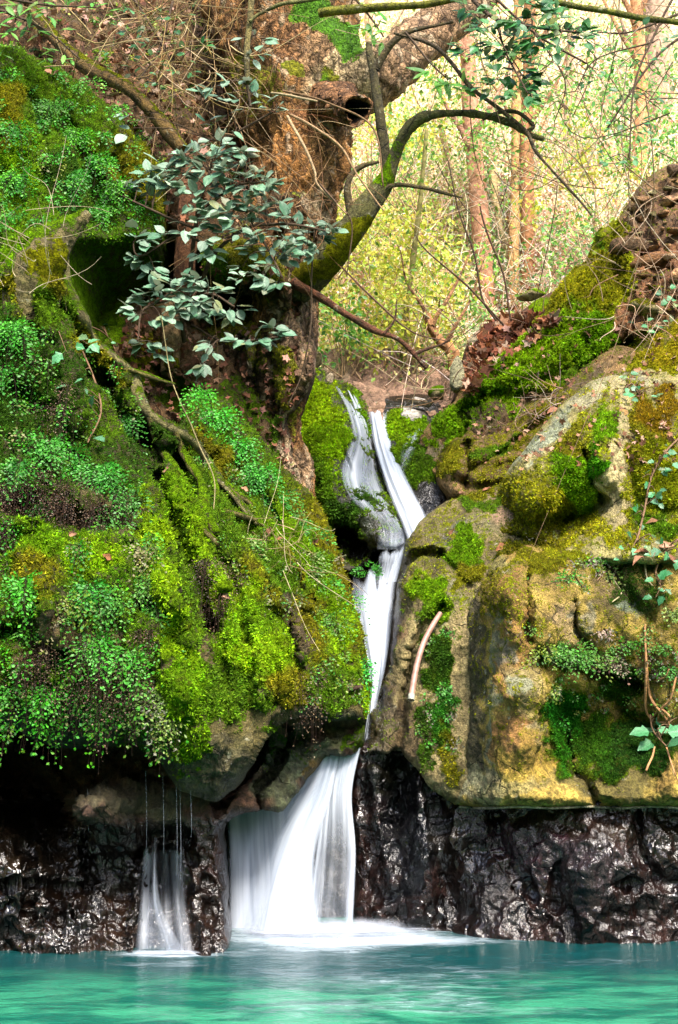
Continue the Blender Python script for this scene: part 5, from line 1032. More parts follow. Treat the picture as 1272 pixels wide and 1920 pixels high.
stone('boulder', 795, 755, 12.8, 26, 12, 'ece4d8', 1, mossy=.1, label='smooth pale flat stone behind the small mossy boulder at the stream lip', category='stone')
stone('boulder', 745, 790, 12.7, 30, 12, '8a7460', 2, wetv=.5, label='low brown stone at the water lip left of the small mossy boulder', category='stone')
stone('boulder', 588, 668, 12.9, 22, 26, 'd0b890', 3, mossy=.5, mc=GY, label='yellowish stone beside the bank, right of the big trunk', category='stone')
stone('boulder', 615, 712, 12.7, 16, 14, 'd8c4a4', 4, label='small tan stone above the mossy cascade rock', category='stone')
stone('boulder', 822, 740, 12.6, 22, 18, 'b8a878', 5, mossy=.8, label='mossy stone at the foot of the stone post', category='stone')
stone('boulder', 1000, 552, 12.3, 34, 18, 'b8a878', 6, mossy=1.0, mc=G2, label='bright mossy stone on top of the leaf mound', category='stone')

# stone post by the stream
def post():
    bm = bmesh.new()
    prof = [(843, 722), (844, 690), (850, 676), (858, 664), (866, 676), (871, 694), (872, 716), (866, 728), (852, 732)]
    f_ = [P(x, y, 12.0) for x, y in prof]; b_ = [P(x, y, 12.0) + np.array([.02, .16, 0]) for x, y in prof]
    vf_ = [bm.verts.new(p) for p in f_]; vb_ = [bm.verts.new(p) for p in b_]
    bm.faces.new(vf_); bm.faces.new(vb_[::-1])
    for i in range(len(prof)): bm.faces.new((vf_[i], vb_[i], vb_[(i + 1) % len(prof)], vf_[(i + 1) % len(prof)]))
    bmesh.ops.bevel(bm, geom=list(bm.edges), offset=.012, segments=2, affect='EDGES'); bmesh.ops.triangulate(bm, faces=bm.faces)
    bmesh.ops.subdivide_edges(bm, edges=list(bm.edges), cuts=2, use_grid_fill=True); bmesh.ops.recalc_face_normals(bm, faces=bm.faces)
    bm.verts.index_update()
    V = np.array([v_.co[:] for v_ in bm.verts]); F = [[v_.index for v_ in f.verts] for f in bm.faces]; bm.free()
    V = V + .008 * np.stack([fbm(V * 9, 3)] * 3, 1)
    mesh_np('stone_post', V, F, ROCK, origin=P(857, 730, 12), attrs=dict(tint=np.tile(C('c2bc96', .55), (len(V), 1)), moss=np.full(len(V), .22), mcol=np.tile(C(GY, .5), (len(V), 1)), wet=np.zeros(len(V))), label='small pale upright stone slab beside the mossy ridge foot', category='stone')
post()

# ---- rubble stones stuck in the earth bank, right
rb = RNG
cnt_ = 0; tries = 0; placed = []
while cnt_ < 80 and tries < 4000:
    tries += 1
    x = rb.uniform(1115, 1330); y = rb.uniform(300, 660)
    if y < 302 + (1272 - x) * .85 - 6 or y > 690 - (x - 1115) * .25: continue
    if x < 1160 + (y - 420) * .22: continue
    r_ = rb.choice([5, 8, 12, 16, 22, 28], p=[.2, .22, .22, .18, .11, .07])
    if any((x - a) ** 2 + (y - b) ** 2 < ((r_ + c_) * .72) ** 2 for a, b, c_ in placed): continue
    d = D(x, y, None, only=('mossy_ridge',))
    if d is None: continue
    placed.append((x, y, r_)); cnt_ += 1
    stone('stone', x, y, d - r_ * .0022, 1.25 * r_ * rb.uniform(.9, 1.4), r_ * rb.uniform(.6, .95), rb.choice(['c9986a', 'a8784e', 'd9a67a', '8f7054', 'd8b088', 'a89a68']), 20 + cnt_, parent=RIDGE.obj, mossy=rb.choice([0, 0, .4, .7]), mc=GO)

# leafy saplings and bushes at middle distance on the slope, each with its own stems
mids = [(640, 560, 14.0, .8, 'yel', 'yellow green bush behind the curved tree, left of the stream view'), (720, 480, 14.5, .8, 'yel', 'yellow green bush in the gap under the curved tree'), (800, 520, 15, .7, 'yel', 'yellow leafed bush left of the thick far trunk'), (660, 620, 13.6, .6, 'grn', 'low green bush over the pale stream bank'),
        (760, 600, 13.8, .6, 'yel', 'sparse yellowish bush over the stream bank'), (838, 560, 15.5, .45, 'grn', 'small green bush at the foot of the thick far trunk'), (1040, 470, 15.5, .7, 'grn', 'green bush at the top of the mossy ridge'), (1060, 200, 17, 1.2, 'grn', 'leafy bush high on the slope at right'),
        (1180, 140, 16, 1.2, 'grn', 'leafy bush high on the slope in the right corner'), (800, 280, 17, 1.0, 'grn', 'pale green bush in the loop of the curved tree'), (680, 250, 16, .9, 'yel', 'light yellow bush just right of the hollow knot'), (770, 200, 18, 1.1, 'yel', 'light leafy bush under the big limb'), (1110, 330, 16, .8, 'yel', 'sparse bush above the stony earth bank'), (1240, 260, 15.5, .8, 'grn', 'green bush behind the earth bank at the right edge'), (620, 430, 13.5, .5, 'yel', 'small yellow green bush beside the trunk under the curved tree')]
for i, (x, y, Yd, rr, kind, lab) in enumerate(mids):
    Yd = min(Yd, hillD(x, y) - .4); c0 = P(x, y, Yd); e_ = empty('bush', c0 - np.array([0, 0, rr]), label=lab, category='bush')
    nb = 9; ctr = c0 + RNG.normal(size=(nb, 3)) * rr * np.array([.7, .3, .55]); st_ = []
    for cc_ in ctr:
        b0 = c0 - np.array([RNG.uniform(-.2, .2), -.2, rr * 1.2]); mid_ = (b0 + cc_) / 2 + RNG.normal(size=3) * .12
        Pm = catmull(np.array([b0, mid_, cc_]), 5); st_.append(tube(Pm, np.linspace(.012, .004, len(Pm)), 4, False))
    V, F = join(st_); mesh_np('stem', V, F, BARK, parent=e_, attrs=dict(tint=np.tile(C('b89a78', .7), (len(V), 1))))
    n = int(700 * rr + 250); pts = ctr[RNG.integers(0, nb, n)] + RNG.normal(size=(n, 3)) * rr * .22
    pl_ = ['cfd84a', 'e2e062', 'b0c83c', 'd8c850'] if kind == 'yel' else ['7fb848', '5f9c40', '9ccc58', '6fae60']
    V, F, c4 = leaf_cloud(pts, .085, pal(pl_, n, .8, .3)); mesh_np('leaves', V, F, LEAF, parent=e_, attrs=dict(tint=c4), smooth=False, kind='stuff')
# ================================================================== FERNS
STEM = np.array(C('2c1c12', .6))
def fern_geo(px, py, off, size, cols, nf=12, droop=1.0, spread=1.0, only=None, rng=RNG, lateral=0.0, leaf=1.0, Ysurf=None, dens=1.0):
    """maidenhair fern: fronds with rows of small fan-shaped leaflets on thin dark stalks"""
    Ys = D(px, py, 9.0, only) if Ysurf is None else Ysurf
    A = P(px, py, Ys) + np.array([0, .02, 0])
    Lt, Dr, Nn, Cc, stems = [], [], [], [], []
    cp = np.array([C(c, .5) for c in cols])
    for f in range(nf):
        L = size * rng.uniform(.6, 1.15)
        a = rng.normal(0, .75) * spread + lateral
        d0 = np.array([math.sin(a), -rng.uniform(.35, .9), math.cos(a) * rng.uniform(.0, .55)]); d0 /= np.linalg.norm(d0)
        g = np.array([rng.normal(0, .12), -.05, -rng.uniform(.7, 1.3) * droop])
        m = max(5, int(L / .033)); t = np.linspace(.18, 1, m)
        pos = lambda tt: A + d0 * (L * tt[:, None]) * (1 - .35 * tt[:, None]) + g * (L * tt[:, None] ** 2) * .75
        tt0 = np.linspace(0, 1, 7); Pm = pos(tt0); stems.append((Pm, .0022))
        tang = pos(t + .02) - pos(t - .02); tang /= np.linalg.norm(tang, axis=1)[:, None]
        nv_ = np.array([rng.normal(0, .35), -1, rng.uniform(.1, .7)]); nv_ /= np.linalg.norm(nv_)
        side = np.cross(tang, nv_); side /= np.linalg.norm(side, axis=1)[:, None]
        w_ = L * .30 * np.sin(np.clip(t * 1.02, 0, 1) * math.pi) ** .6 * (1.15 - t * .6)
        base = pos(t)
        cf = cp[rng.integers(len(cp))] * rng.uniform(.75, 1.25)
        for sgn in (-1, 1):
            k_ = np.maximum(1, (w_ / (.017 / dens)).astype(int)); K = k_.max()
            for j in range(1, K + 1):
                mm = j <= k_
                if rng.random() < .06: continue
                fr = j / np.maximum(k_, 1)
                pp = base + side * (sgn * w_ * fr)[:, None] + tang * (w_ * fr * .55)[:, None] + np.array([0, 0, -1.0]) * (w_ * fr ** 2 * .3)[:, None] + rng.normal(0, .0035, (m, 3))
                dd = side * sgn * .8 + tang * .6 + rng.normal(0, .25, (m, 3))
                keep = mm & (rng.random(m) > .1)
                Lt.append(pp[keep]); Dr.append(dd[keep]); Nn.append(np.tile(nv_, (keep.sum(), 1))); Cc.append(np.tile(cf, (keep.sum(), 1)))
        Lt.append(pos(np.array([1.0]))); Dr.append(tang[-1:]); Nn.append(nv_[None]); Cc.append(cf[None])
    Lt = np.concatenate(Lt); Dr = np.concatenate(Dr); Nn = np.concatenate(Nn) + rng.normal(0, .6, Lt.shape); Cc = np.concatenate(Cc)
    n = len(Lt)
    Dr /= np.linalg.norm(Dr, axis=1)[:, None] + 1e-9
    T = np.cross(Dr, Nn); T /= np.linalg.norm(T, axis=1)[:, None] + 1e-9
    Z = np.cross(T, Dr)
    s = (rng.uniform(.55, 1.2, n) * .0122 * leaf)[:, None]
    wd_ = rng.uniform(.45, .85, n)[:, None]; v0 = Lt - Dr * s * 1.0; v1 = Lt + T * s * wd_ + Dr * s * .3 + Z * s * .15; v2 = Lt + Dr * s * 1.25; v3 = Lt - T * s * wd_ + Dr * s * .3 + Z * s * .15
    V = np.stack([v0, v1, v2, v3], 1).reshape(-1, 3)
    i = np.arange(n)[:, None] * 4
    F = np.concatenate([i + np.array([[0, 1, 2]]), i + np.array([[0, 2, 3]])])
    cc = np.clip(Cc * rng.uniform(.75, 1.3, (n, 1)) * (1 + rng.normal(0, .06, (n, 3))), .003, .8)
    return V, F, np.repeat(cc, 4, 0), stems
def stem_mesh(stems, seg=3):
    parts = [tube(Pm, np.full(len(Pm), r_) * np.linspace(1, .5, len(Pm)), seg, False) for Pm, r_ in stems]
    V, F = join(parts); return V, F
def quad2tri(F): return np.concatenate([F[:, [0, 1, 2]], F[:, [0, 2, 3]]])

FG = ['48c01c', '66d028', '38a420']; FB = ['48b848', '3ca450', '68c068']; FP = ['92b070', 'a8a070', '78ae58']; FY = ['a8d840', '8ed03a']; FD = ['2f8a2c', '3a9a3a']
def greener(h):
    r_, g_, b_ = (int(h[i:i+2], 16) for i in (0, 2, 4))
    if g_ > r_ + 20: b_ = int(b_ * .5); r_ = min(255, int(r_ * 1.05)); g_ = int(g_ * .97)
    return '%02x%02x%02x' % (r_, g_, b_)
def fern(px, py, size, cols, nf, label, group='maidenhair ferns growing on the rocks', **kw):
    cols = [greener(c_) for c_ in cols]
    V, F, c, st = fern_geo(px, py, 0, size, cols, nf, **kw)
    e = empty('fern', V.mean(0), label=label, category='fern', group=group)
    mesh_np('fronds', V, F, LEAF, parent=e, attrs=dict(tint=c), smooth=False, kind='stuff')
    Vs, Fs = stem_mesh(st); mesh_np('stalks', Vs, Fs, BARK, parent=e, attrs=dict(tint=np.tile(STEM, (len(Vs), 1))), kind='stuff')
    return e
def ferns_cover(name, spots, cols, size, nf, **kw):
    cols = [greener(c_) for c_ in cols]
    Vs, Fs, Cs, St, o = [], [], [], [], 0
    for x, y in spots:
        V, F, c, st = fern_geo(x, y, 0, size * RNG.uniform(.7, 1.2), cols, nf, **kw)
        Vs.append(V); Fs.append(F + o); Cs.append(c); o += len(V); St += st
    V = np.concatenate(Vs); e = mesh_np(name, V, np.concatenate(Fs), LEAF, attrs=dict(tint=np.concatenate(Cs)), smooth=False, kind='stuff')
    V2, F2 = stem_mesh(St); mesh_np('stalks', V2, F2, BARK, parent=e, attrs=dict(tint=np.tile(STEM, (len(V2), 1))), kind='stuff')
def scat(x0, y0, x1, y1, n): return [(RNG.uniform(x0, x1), RNG.uniform(y0, y1)) for _ in range(n)]

L_ = ('overhanging_rock',)
FERNS = [
 (40, 330, .30, FG, 16, 'bright green fern clump low on the upper left wall, beside the frame edge'),
 (30, 240, .28, FG, 12, 'fresh fern tuft high on the upper left wall near the left edge'),
 (100, 200, .28, FB, 14, 'bluish fern clump near the top of the upper left wall'),
 (150, 250, .30, FG, 14, 'green fern clump in the middle of the upper left wall'),
 (190, 300, .28, FG, 14, 'green fern clump beside the edge of the upper left wall'),
 (215, 345, .26, FG, 12, 'fern clump on the right shoulder of the upper left wall'),
 (130, 330, .30, FB, 16, 'blue green fern clump in the lower middle of the upper left wall'),
 (180, 395, .26, ['3fb030', '55c040'], 14, 'vivid fern hanging over the dark hollow right of the mossy snag'),
 (255, 380, .24, FG, 12, 'fern tuft hanging at the right lip of the upper left wall'),
 (90, 300, .26, FP, 10, 'greyish fern clump between the green ones on the upper wall'),
 (20, 610, .34, ['58c848', '4ab850'], 18, 'large bright fern clump below the mossy snag at the left edge'),
 (70, 640, .30, ['5cc860', '58b870'], 14, 'pale green fern hanging beside the crown of ivy on the left rock'),
 (10, 690, .30, FB, 12, 'blue green fern spray at the left edge below the big clump'),
 (235, 780, .28, ['4aa860', '3f9a58'], 14, 'dark green hanging fern strand right of the long pale root'),
 (90, 830, .30, ['4abf58', '52b868'], 14, 'fresh green fern tress hanging left of the large fern cushion'),
 (140, 860, .32, FB, 16, 'blue green fern cushion high in the middle of the left rock'),
 (190, 880, .34, ['4ac060', '58b878'], 18, 'large full fern cushion in the middle of the left rock'),
 (230, 930, .30, ['62b890', '58a878'], 16, 'pale bluish fern fan on the right of the large cushion'),
 (40, 870, .28, FB, 12, 'blue green fern clump at the left edge beside dead fronds'),
 (50, 1090, .28, ['48c040', '5ac848'], 16, 'bright green fern tress hanging at lower left of the rock'),
 (130, 1110, .30, FP, 16, 'grey green fern clump in the lower middle of the left rock'),
 (170, 1100, .28, FB, 14, 'bluish fern clump next to the greyish one on the left rock'),
 (220, 1120, .28, ['58b070', '6cc088'], 14, 'soft green fern clump left of the bright moss rib'),
 (280, 1090, .26, ['5cb878', '74c090'], 14, 'pale fern tress beside the bright moss rib'),
 (300, 1140, .26, FB, 12, 'blue green fern tress crossing the bright moss rib'),
 (265, 1030, .26, FP, 12, 'pinkish grey fern clump above the bright moss rib'),
 (180, 1200, .28, ['50c858', '5cc070'], 14, 'fresh fern clump under the bare brown patch of the left rock'),
 (240, 1220, .26, ['4cc048', '60c060'], 12, 'small fresh fern tuft left of the lower moss rib'),
 (95, 1290, .26, ['48c838', '58d048'], 16, 'vivid fern tress hanging over the dark cave at lower left'),
 (180, 1320, .22, ['40c048', '50c858'], 10, 'small vivid fern hanging from the lip of the overhang'),
 (10, 1180, .24, ['48c040', '58c850'], 10, 'fresh fern tuft at the left edge above the cave'),
 (15, 1290, .24, ['50b868', '5cc060'], 10, 'small fern tuft at the left edge just over the cave'),
 (290, 1290, .28, ['86b898', '78b088', 'a8a890'], 16, 'pale grey green fern bunch hanging at the overhang lip'),
 (330, 1330, .22, ['88b898', '9ab8a0'], 12, 'pale fern tip drooping in front of the rounded moss bulge'),
 (380, 735, .26, ['48d048', '5cd850'], 14, 'bright fern at the top of the fern slope under the tree'),
 (410, 775, .28, ['46cc48', '50d058'], 16, 'bright feathery fern high on the fern slope'),
 (450, 830, .30, ['48c858', '50c860'], 18, 'bright feathery fern in the middle of the fern slope'),
 (490, 880, .30, ['4cc060', '54c868'], 18, 'lush green fern right of the middle of the fern slope'),
 (525, 930, .30, ['50c070', '5cc080'], 18, 'lush bluish fern low on the fern slope'),
 (560, 980, .28, ['5cb880', '60c088'], 16, 'pale fern below the tree foot on the fern slope'),
 (600, 1000, .26, ['4cc078', '5cc488'], 14, 'fern tip reaching out in front of the dark gap by the cascade'),
 (580, 1040, .28, ['8ab870', 'a8b870', '70b070'], 16, 'mottled yellowing fern at the right slope of the left rock'),
 (620, 1090, .28, ['50c070', '60c080'], 16, 'green fern leaning out over the middle stream'),
 (650, 1120, .26, ['58c490', '6cc898'], 14, 'bluish fern spray hanging in front of the middle stream'),
 (630, 1160, .24, ['5cb868', '70b868'], 12, 'fern tuft on the slope left of the middle stream'),
 (675, 1240, .22, ['3cc878', '48d088'], 12, 'small vivid fern sticking out over the white water'),
 (460, 1010, .26, ['48c858', '88b890'], 16, 'hanging fern clump under the split roots on the slope'),
 (480, 1060, .20, ['60b078', '80b088'], 10, 'small grey green fern hanging below the root clump'),
]
for t in FERNS:
    x, y, s, cols, nf, lab = t
    fern(x, y, s * 1.15, cols, nf, lab, only=L_, droop=1.6, spread=.75)
# uncountable thin cover between the clumps
def onleft(x, y): return D(x, y, None, only=L_) is not None
sp = [p for p in scat(-80, 110, 290, 440, 70) if onleft(*p)]; ferns_cover('fern_cover', sp, FG + FB, .2, 7, only=L_)
sp = [p for p in scat(-80, 600, 300, 1250, 95) + scat(-60, 1200, 340, 1370, 30) if onleft(*p)]; ferns_cover('fern_cover', sp, FG + FB + ['6cae38', '8a8a50'], .2, 6, only=L_, droop=1.8, spread=.5)
sp = [(x, y) for x, y in scat(360, 720, 690, 1320, 170) if onleft(x, y) and (x - 360) / 330 > (y - 720) / 600 - .32]; ferns_cover('fern_cover', sp, ['6cae58', '58b868', '8aa860', '4a9a50', 'a8a878'], .15, 6, only=L_, leaf=.85)
# dead brown fronds hanging straight down
dd_ = [p for p in scat(-60, 880, 290, 960, 60) + scat(-60, 1180, 330, 1330, 50) + scat(60, 700, 130, 780, 16) + scat(-60, 960, 30, 1100, 14) + scat(420, 1050, 460, 1090, 6) + scat(540, 1250, 640, 1330, 8) + scat(380, 1040, 420, 1240, 8) if onleft(*p)]
dd_ = dd_[::2]
ferns_cover('dead_fronds', dd_, ['6a4a34', '543828', '8a6a50', '3c281c', '9a8060'], .28, 7, only=L_, droop=1.9, spread=.3, leaf=.5)

B_ = ('rock_face', 'sloping_rock', 'boulder')
for x, y, s, cols, nf, lab in [
 (1068, 1080, .22, ['48b848', '58b060'], 14, 'dark green fern hanging in the upper hollow of the right rock face'),
 (1100, 1055, .20, ['8ab080', 'a09080'], 12, 'greyish fern beside the dark green one on the right rock face'),
 (1135, 1065, .20, ['88b898', '98b098'], 12, 'pale fern sprig hanging under the ledge of the right rock face'),
 (1110, 1050, .14, ['6cc850', '78c860'], 8, 'small fresh fern tuft on the ledge above the pale fern'),
 (985, 1095, .15, ['70b850', '58a848'], 8, 'little fern in the vertical crack beside the pillar, upper one'),
 (990, 1150, .15, ['58b050', '48a848'], 9, 'little fern in the vertical crack beside the pillar, middle one'),
 (1000, 1175, .12, ['70c088', '88b890'], 7, 'tiny pale fern at the foot of the vertical crack'),
 (1015, 1210, .20, ['90b060', '78a858'], 12, 'yellowish fern at the left end of the fern ledge'),
 (1040, 1215, .24, ['68b878', '58a868'], 18, 'full bluish fern on the fern ledge, left of centre'),
 (1075, 1220, .26, ['58c068', '68b878'], 20, 'full green fern in the middle of the fern ledge'),
 (1110, 1225, .24, ['70b878', '88b090'], 16, 'grey green fern on the fern ledge, right of centre'),
 (1140, 1230, .20, ['a8a080', 'b89080', '98a880'], 14, 'pinkish brown fern at the right end of the fern ledge'),
 (1165, 1240, .16, ['68a868', '88a878'], 8, 'sparse fern beyond the pinkish one on the fern ledge'),
 (1130, 1180, .16, ['b89888', 'c0a898', '98a888'], 10, 'dry pinkish fern tuft above the fern ledge'),
 (1180, 1200, .16, ['48a838', '58a848'], 10, 'dark green fern tuft below the lichen spots'),
 (1215, 1175, .20, ['78b8a0', '88c0a8'], 16, 'pale bluish fern bush among the trailing roots at right'),
 (1262, 1145, .18, ['88b8a8', '98c0b0'], 14, 'pale bluish fern at the right edge under the ivy'),
 (1250, 1250, .18, ['58b880', '68c090'], 12, 'blue green fern at the right edge beside the trailing roots'),
 (1190, 1300, .16, ['50b848', '88b088'], 10, 'small fern tuft on the dark mossy face left of the trailing roots'),
 (1030, 1290, .15, ['58b068', '88a880'], 9, 'small fern below the left end of the fern ledge'),
 (1050, 1350, .15, ['40c050', '50b858'], 9, 'small vivid fern above the black crack in the mossy face'),
 (1085, 1330, .12, ['50a850', '88a878'], 6, 'tiny fern on the dark mossy face in the middle'),
 (1240, 1210, .14, ['60a868', '50a050'], 8, 'small green fern left of the right edge'),
 (1005, 995, .14, ['c0b890', 'a8b870', 'b8a088'], 9, 'small straw coloured fern under the big boulder, left of its twin'),
 (1030, 1000, .13, ['b0c070', '98b060'], 9, 'small yellow green fern under the big boulder'),
 (842, 1180, .13, ['60c070', '50b860'], 9, 'little fern tuft on the rock right of the hose top'),
 (805, 1305, .13, ['50c090', '60c898'], 9, 'little bluish fern near the lower end of the hose'),
 (838, 1290, .14, ['50c070', '60c880'], 10, 'little green fern right of the lower end of the hose'),
 (850, 1310, .11, ['60c888', '50b870'], 7, 'tiny fern at the right of the green streak'),
 (836, 1340, .10, ['50c080', '60c890'], 6, 'tiny fern in the middle of the green streak'),
 (806, 1385, .08, ['50c850', '60d060'], 4, 'tiny fern sprig low on the sloping rock'),
]:
    fern(x, y, s, cols, nf, lab, only=B_, leaf=.9)
fern(690, 1070, .22, ['38a030', '48b038'], 12, 'spiky green fern sprouting in the dark gap above the middle stream', Ysurf=10.2, droop=.3, spread=1.5)
sp = [p for p in scat(1020, 1190, 1300, 1260, 24) + scat(1030, 1250, 1290, 1330, 22) + scat(1040, 1050, 1180, 1100, 10) + scat(790, 1180, 860, 1400, 12)]
ferns_cover('fern_cover', sp, ['58a858', '48984a', '88a878', 'a09880'], .11, 6, only=B_, leaf=.8)

# ================================================================== BROAD LEAVES (each a part, sharing a few leaf meshes)
def leaf_mesh(name, kind, mat, seed=0):
    rg = np.random.default_rng(seed); V = []; F = []
    ts = [0, .12, .35, .6, .82, 1.0]
    wd = {'ovate': [.0, .20, .33, .30, .17, 0], 'round': [0, .28, .40, .38, .24, 0], 'ivy': [0, .42, .30, .34, .14, 0], 'dead': [0, .22, .36, .22, .12, 0], 'lance': [0, .13, .19, .16, .09, 0]}[kind]
    cup = rg.uniform(.05, .16); curl = rg.uniform(-.05, .22); tw = rg.uniform(-.15, .15)
    if kind == 'dead': cup = .28; curl = rg.uniform(-.3, .4); tw = rg.uniform(-.5, .5)
    for i, (t, w_) in enumerate(zip(ts, wd)):
        z = -curl * t * t
        for s in (-1, -.5, 0, .5, 1):
            zz = z + cup * abs(s) * w_ * 1.6 + s * tw * t * w_ + (rg.normal(0, .015) if kind != 'dead' else rg.normal(0, .05))
            V.append((s * w_, t - (abs(s) * .04 if kind != 'ivy' else -abs(s) * .1 * (i == 1)), zz))
    for i in range(5):
        for j in range(4):
            a = i * 5 + j; F.append((a, a + 1, a + 6, a + 5))
    # stalk
    b = len(V)
    for t, r_ in ((-.22, .012), (.02, .014)):
        for k_ in range(3): V.append((math.cos(k_ * 2.09) * r_, t, math.sin(k_ * 2.09) * r_ - .01 + (-.22 - t) * .1))
    for k_ in range(3): F.append((b + k_, b + (k_ + 1) % 3, b + 3 + (k_ + 1) % 3, b + 3 + k_))
    me = bpy.data.meshes.new(name); me.from_pydata(V, [], F); me.update()
    me.polygons.foreach_set('use_smooth', np.ones(len(F), bool)); me.materials.append(mat); return me
def leaf_mat(name, a, b, under, rough=.45, trans=.3, spec=.5, vein=True):
    m, nt = new_mat(name); k = N(nt)
    oi = k.n('ObjectInfo').outputs['Random']; tc = k.n('TexCoord').outputs['Object']
    c = k.mix(oi, C(a, .5), C(b, .5))
    odd = k.math('FRACT', k.math('MULTIPLY', oi, 37.7)); c = k.mix(k.ramp(odd, .88, .93, 0, .55), c, (.16, .12, .03)); c = k.scale_col(c, k.ramp(k.math('FRACT', k.math('MULTIPLY', oi, 91.3)), 0, 1, .65, 1.35))
    sp_ = k.n('SeparateXYZ', {0: tc})
    ax = k.math('ABSOLUTE', sp_.outputs[0])
    mid = k.ramp(ax, .0, .03, 1.35, 1.0)
    vn = k.math('SINE', k.math('ADD', k.math('MULTIPLY', sp_.outputs[1], 55), k.math('MULTIPLY', ax, -45)))
    c = k.scale_col(c, mid)
    c = k.scale_col(c, k.ramp(k.noise(tc, 7, 4, .6), .3, .7, .72, 1.25))
    spots = k.ramp(k.noise(tc, 3.1, 3, .6), .66, .72)
    c = k.mix(k.math('MULTIPLY', spots, .35), c, (.16, .10, .04))
    g = k.n('NewGeometry').outputs['Backfacing']
    c = k.mix(g, c, C(under, .5))
    p = k.n('BsdfPrincipled', {'Base Color': c, 'Roughness': rough, 'Specular IOR Level': spec, 'Normal': k.n('Bump', {'Height': k.math('MULTIPLY', vn, .5), 'Strength': .25, 'Distance': .01}).outputs[0]})
    t = k.n('BsdfTranslucent', {'Color': c})
    k.out(k.n('MixShader', {0: trans, 1: p.outputs[0], 2: t.outputs[0]}).outputs[0]); return m
M_BUSH = leaf_mat('grey_green_leaf', '58906a', 'a4c4a6', 'b8c4a8', .45, .2)
M_DARK = leaf_mat('dark_leaf', '2c7c30', '58a058', '8ab87a', .35, .35)
M_FRESH = leaf_mat('fresh_leaf', '58b838', '8ed84a', '98d060', .45, .5)
M_IVY = leaf_mat('ivy_leaf', '3f9c58', '78c088', '88b878', .35, .3)
M_DEAD = leaf_mat('brown_leaf', 'a06848', 'd0a084', 'b88a70', .8, .15, .2)
ML = {'bush': [leaf_mesh('leaf', 'ovate', M_BUSH, i) for i in range(4)] + [leaf_mesh('leaf', 'round', M_BUSH, 9)],
      'dark': [leaf_mesh('leaf', 'ovate', M_DARK, 20 + i) for i in range(3)], 'fresh': [leaf_mesh('leaf', 'lance', M_FRESH, 30 + i) for i in range(3)],
      'ivy': [leaf_mesh('leaf', 'ivy', M_IVY, 40 + i) for i in range(3)], 'dead': [leaf_mesh('leaf', 'dead', M_DEAD, 50 + i) for i in range(5)]}
from mathutils import Matrix
def put_leaf(kind, pos, d, n, L, parent=None, name='leaf', **props):
    d = Vector(d).normalized(); n = Vector(n); x = d.cross(n)
    if x.length < 1e-4: x = d.cross(Vector((.3, .2, 1)))
    x.normalize(); z = x.cross(d)
    M = Matrix((x, d, z)).transposed().to_4x4()
    for c_ in range(3):
        for r_ in range(3): M[r_][c_] *= L
    M.translation = Vector(pos)
    o = bpy.data.objects.new(name, random.choice(ML[kind])); link(o, parent, **props)
    if parent is not None: M.translation = Vector(pos) - parent.location
    o.matrix_basis = M
    return o
def more(cl, k, j=16):
    return list(cl) + [(cl[i % len(cl)][0] + random.gauss(0, j), cl[i % len(cl)][1] + random.gauss(0, j)) for i in range(k)]
def bush(name, stems, clusters, kind, leafL, label, Yof, per=(4, 7), stem_tint='5c4a3a', cat='shrub', spread=22, flat=.6):
    e = empty(name, P(stems[0][0][0], stems[0][0][1], stems[0][0][2]), label=label, category=cat)
    parts = []; pts = []
    for st in stems:
        P3, r = px_path(st, 10, .01, len(parts)); parts.append(tube(P3, r, 7)); pts.append(P3)
    pts = np.concatenate(pts)
    for cx, cy in clusters:
        Y = Yof(cx, cy) + random.uniform(-.12, .12); c = P(cx, cy, Y)
        nr = pts[((pts - c) ** 2).sum(1).argmin()]
        mid = (nr + c) / 2 + np.array([random.uniform(-.03, .03), -.03, .04])
        Pm = catmull(np.array([nr, mid, c]), 4); parts.append(tube(Pm, np.linspace(.005, .0028, len(Pm)), 4, False))
        out = c - nr; out[1] *= .3; out = out / (np.linalg.norm(out) + 1e-6)
        nl = random.randint(*per)
        for i in range(nl):
            a = (i / max(nl - 1, 1) - .5) * 2.4 + random.uniform(-.35, .35)
            dx = math.cos(a) * out[0] - math.sin(a) * out[2]; dz = math.sin(a) * out[0] + math.cos(a) * out[2]
            d = np.array([dx * 1.3, random.uniform(-.8, .1), dz * .55 - random.uniform(.0, .5)])
            n = np.array([random.uniform(-.35, .35), -random.uniform(.35, 1.0), flat + random.uniform(-.2, .5)])
            pos = c + d * .03 + np.array([random.gauss(0, 1), random.gauss(0, 1) * .8, random.gauss(0, 1)]) * spread * .22 * Y / FPX
            put_leaf(kind, pos, d, n, leafL * random.uniform(.7, 1.15), e)
    V, F = join(parts); mesh_np('stem', V, F, BARK, parent=e, attrs=dict(tint=np.tile(C(stem_tint, .5), (len(V), 1))))
    return e
by = lambda x, y: 9.55 + .0006 * abs(x - 400)
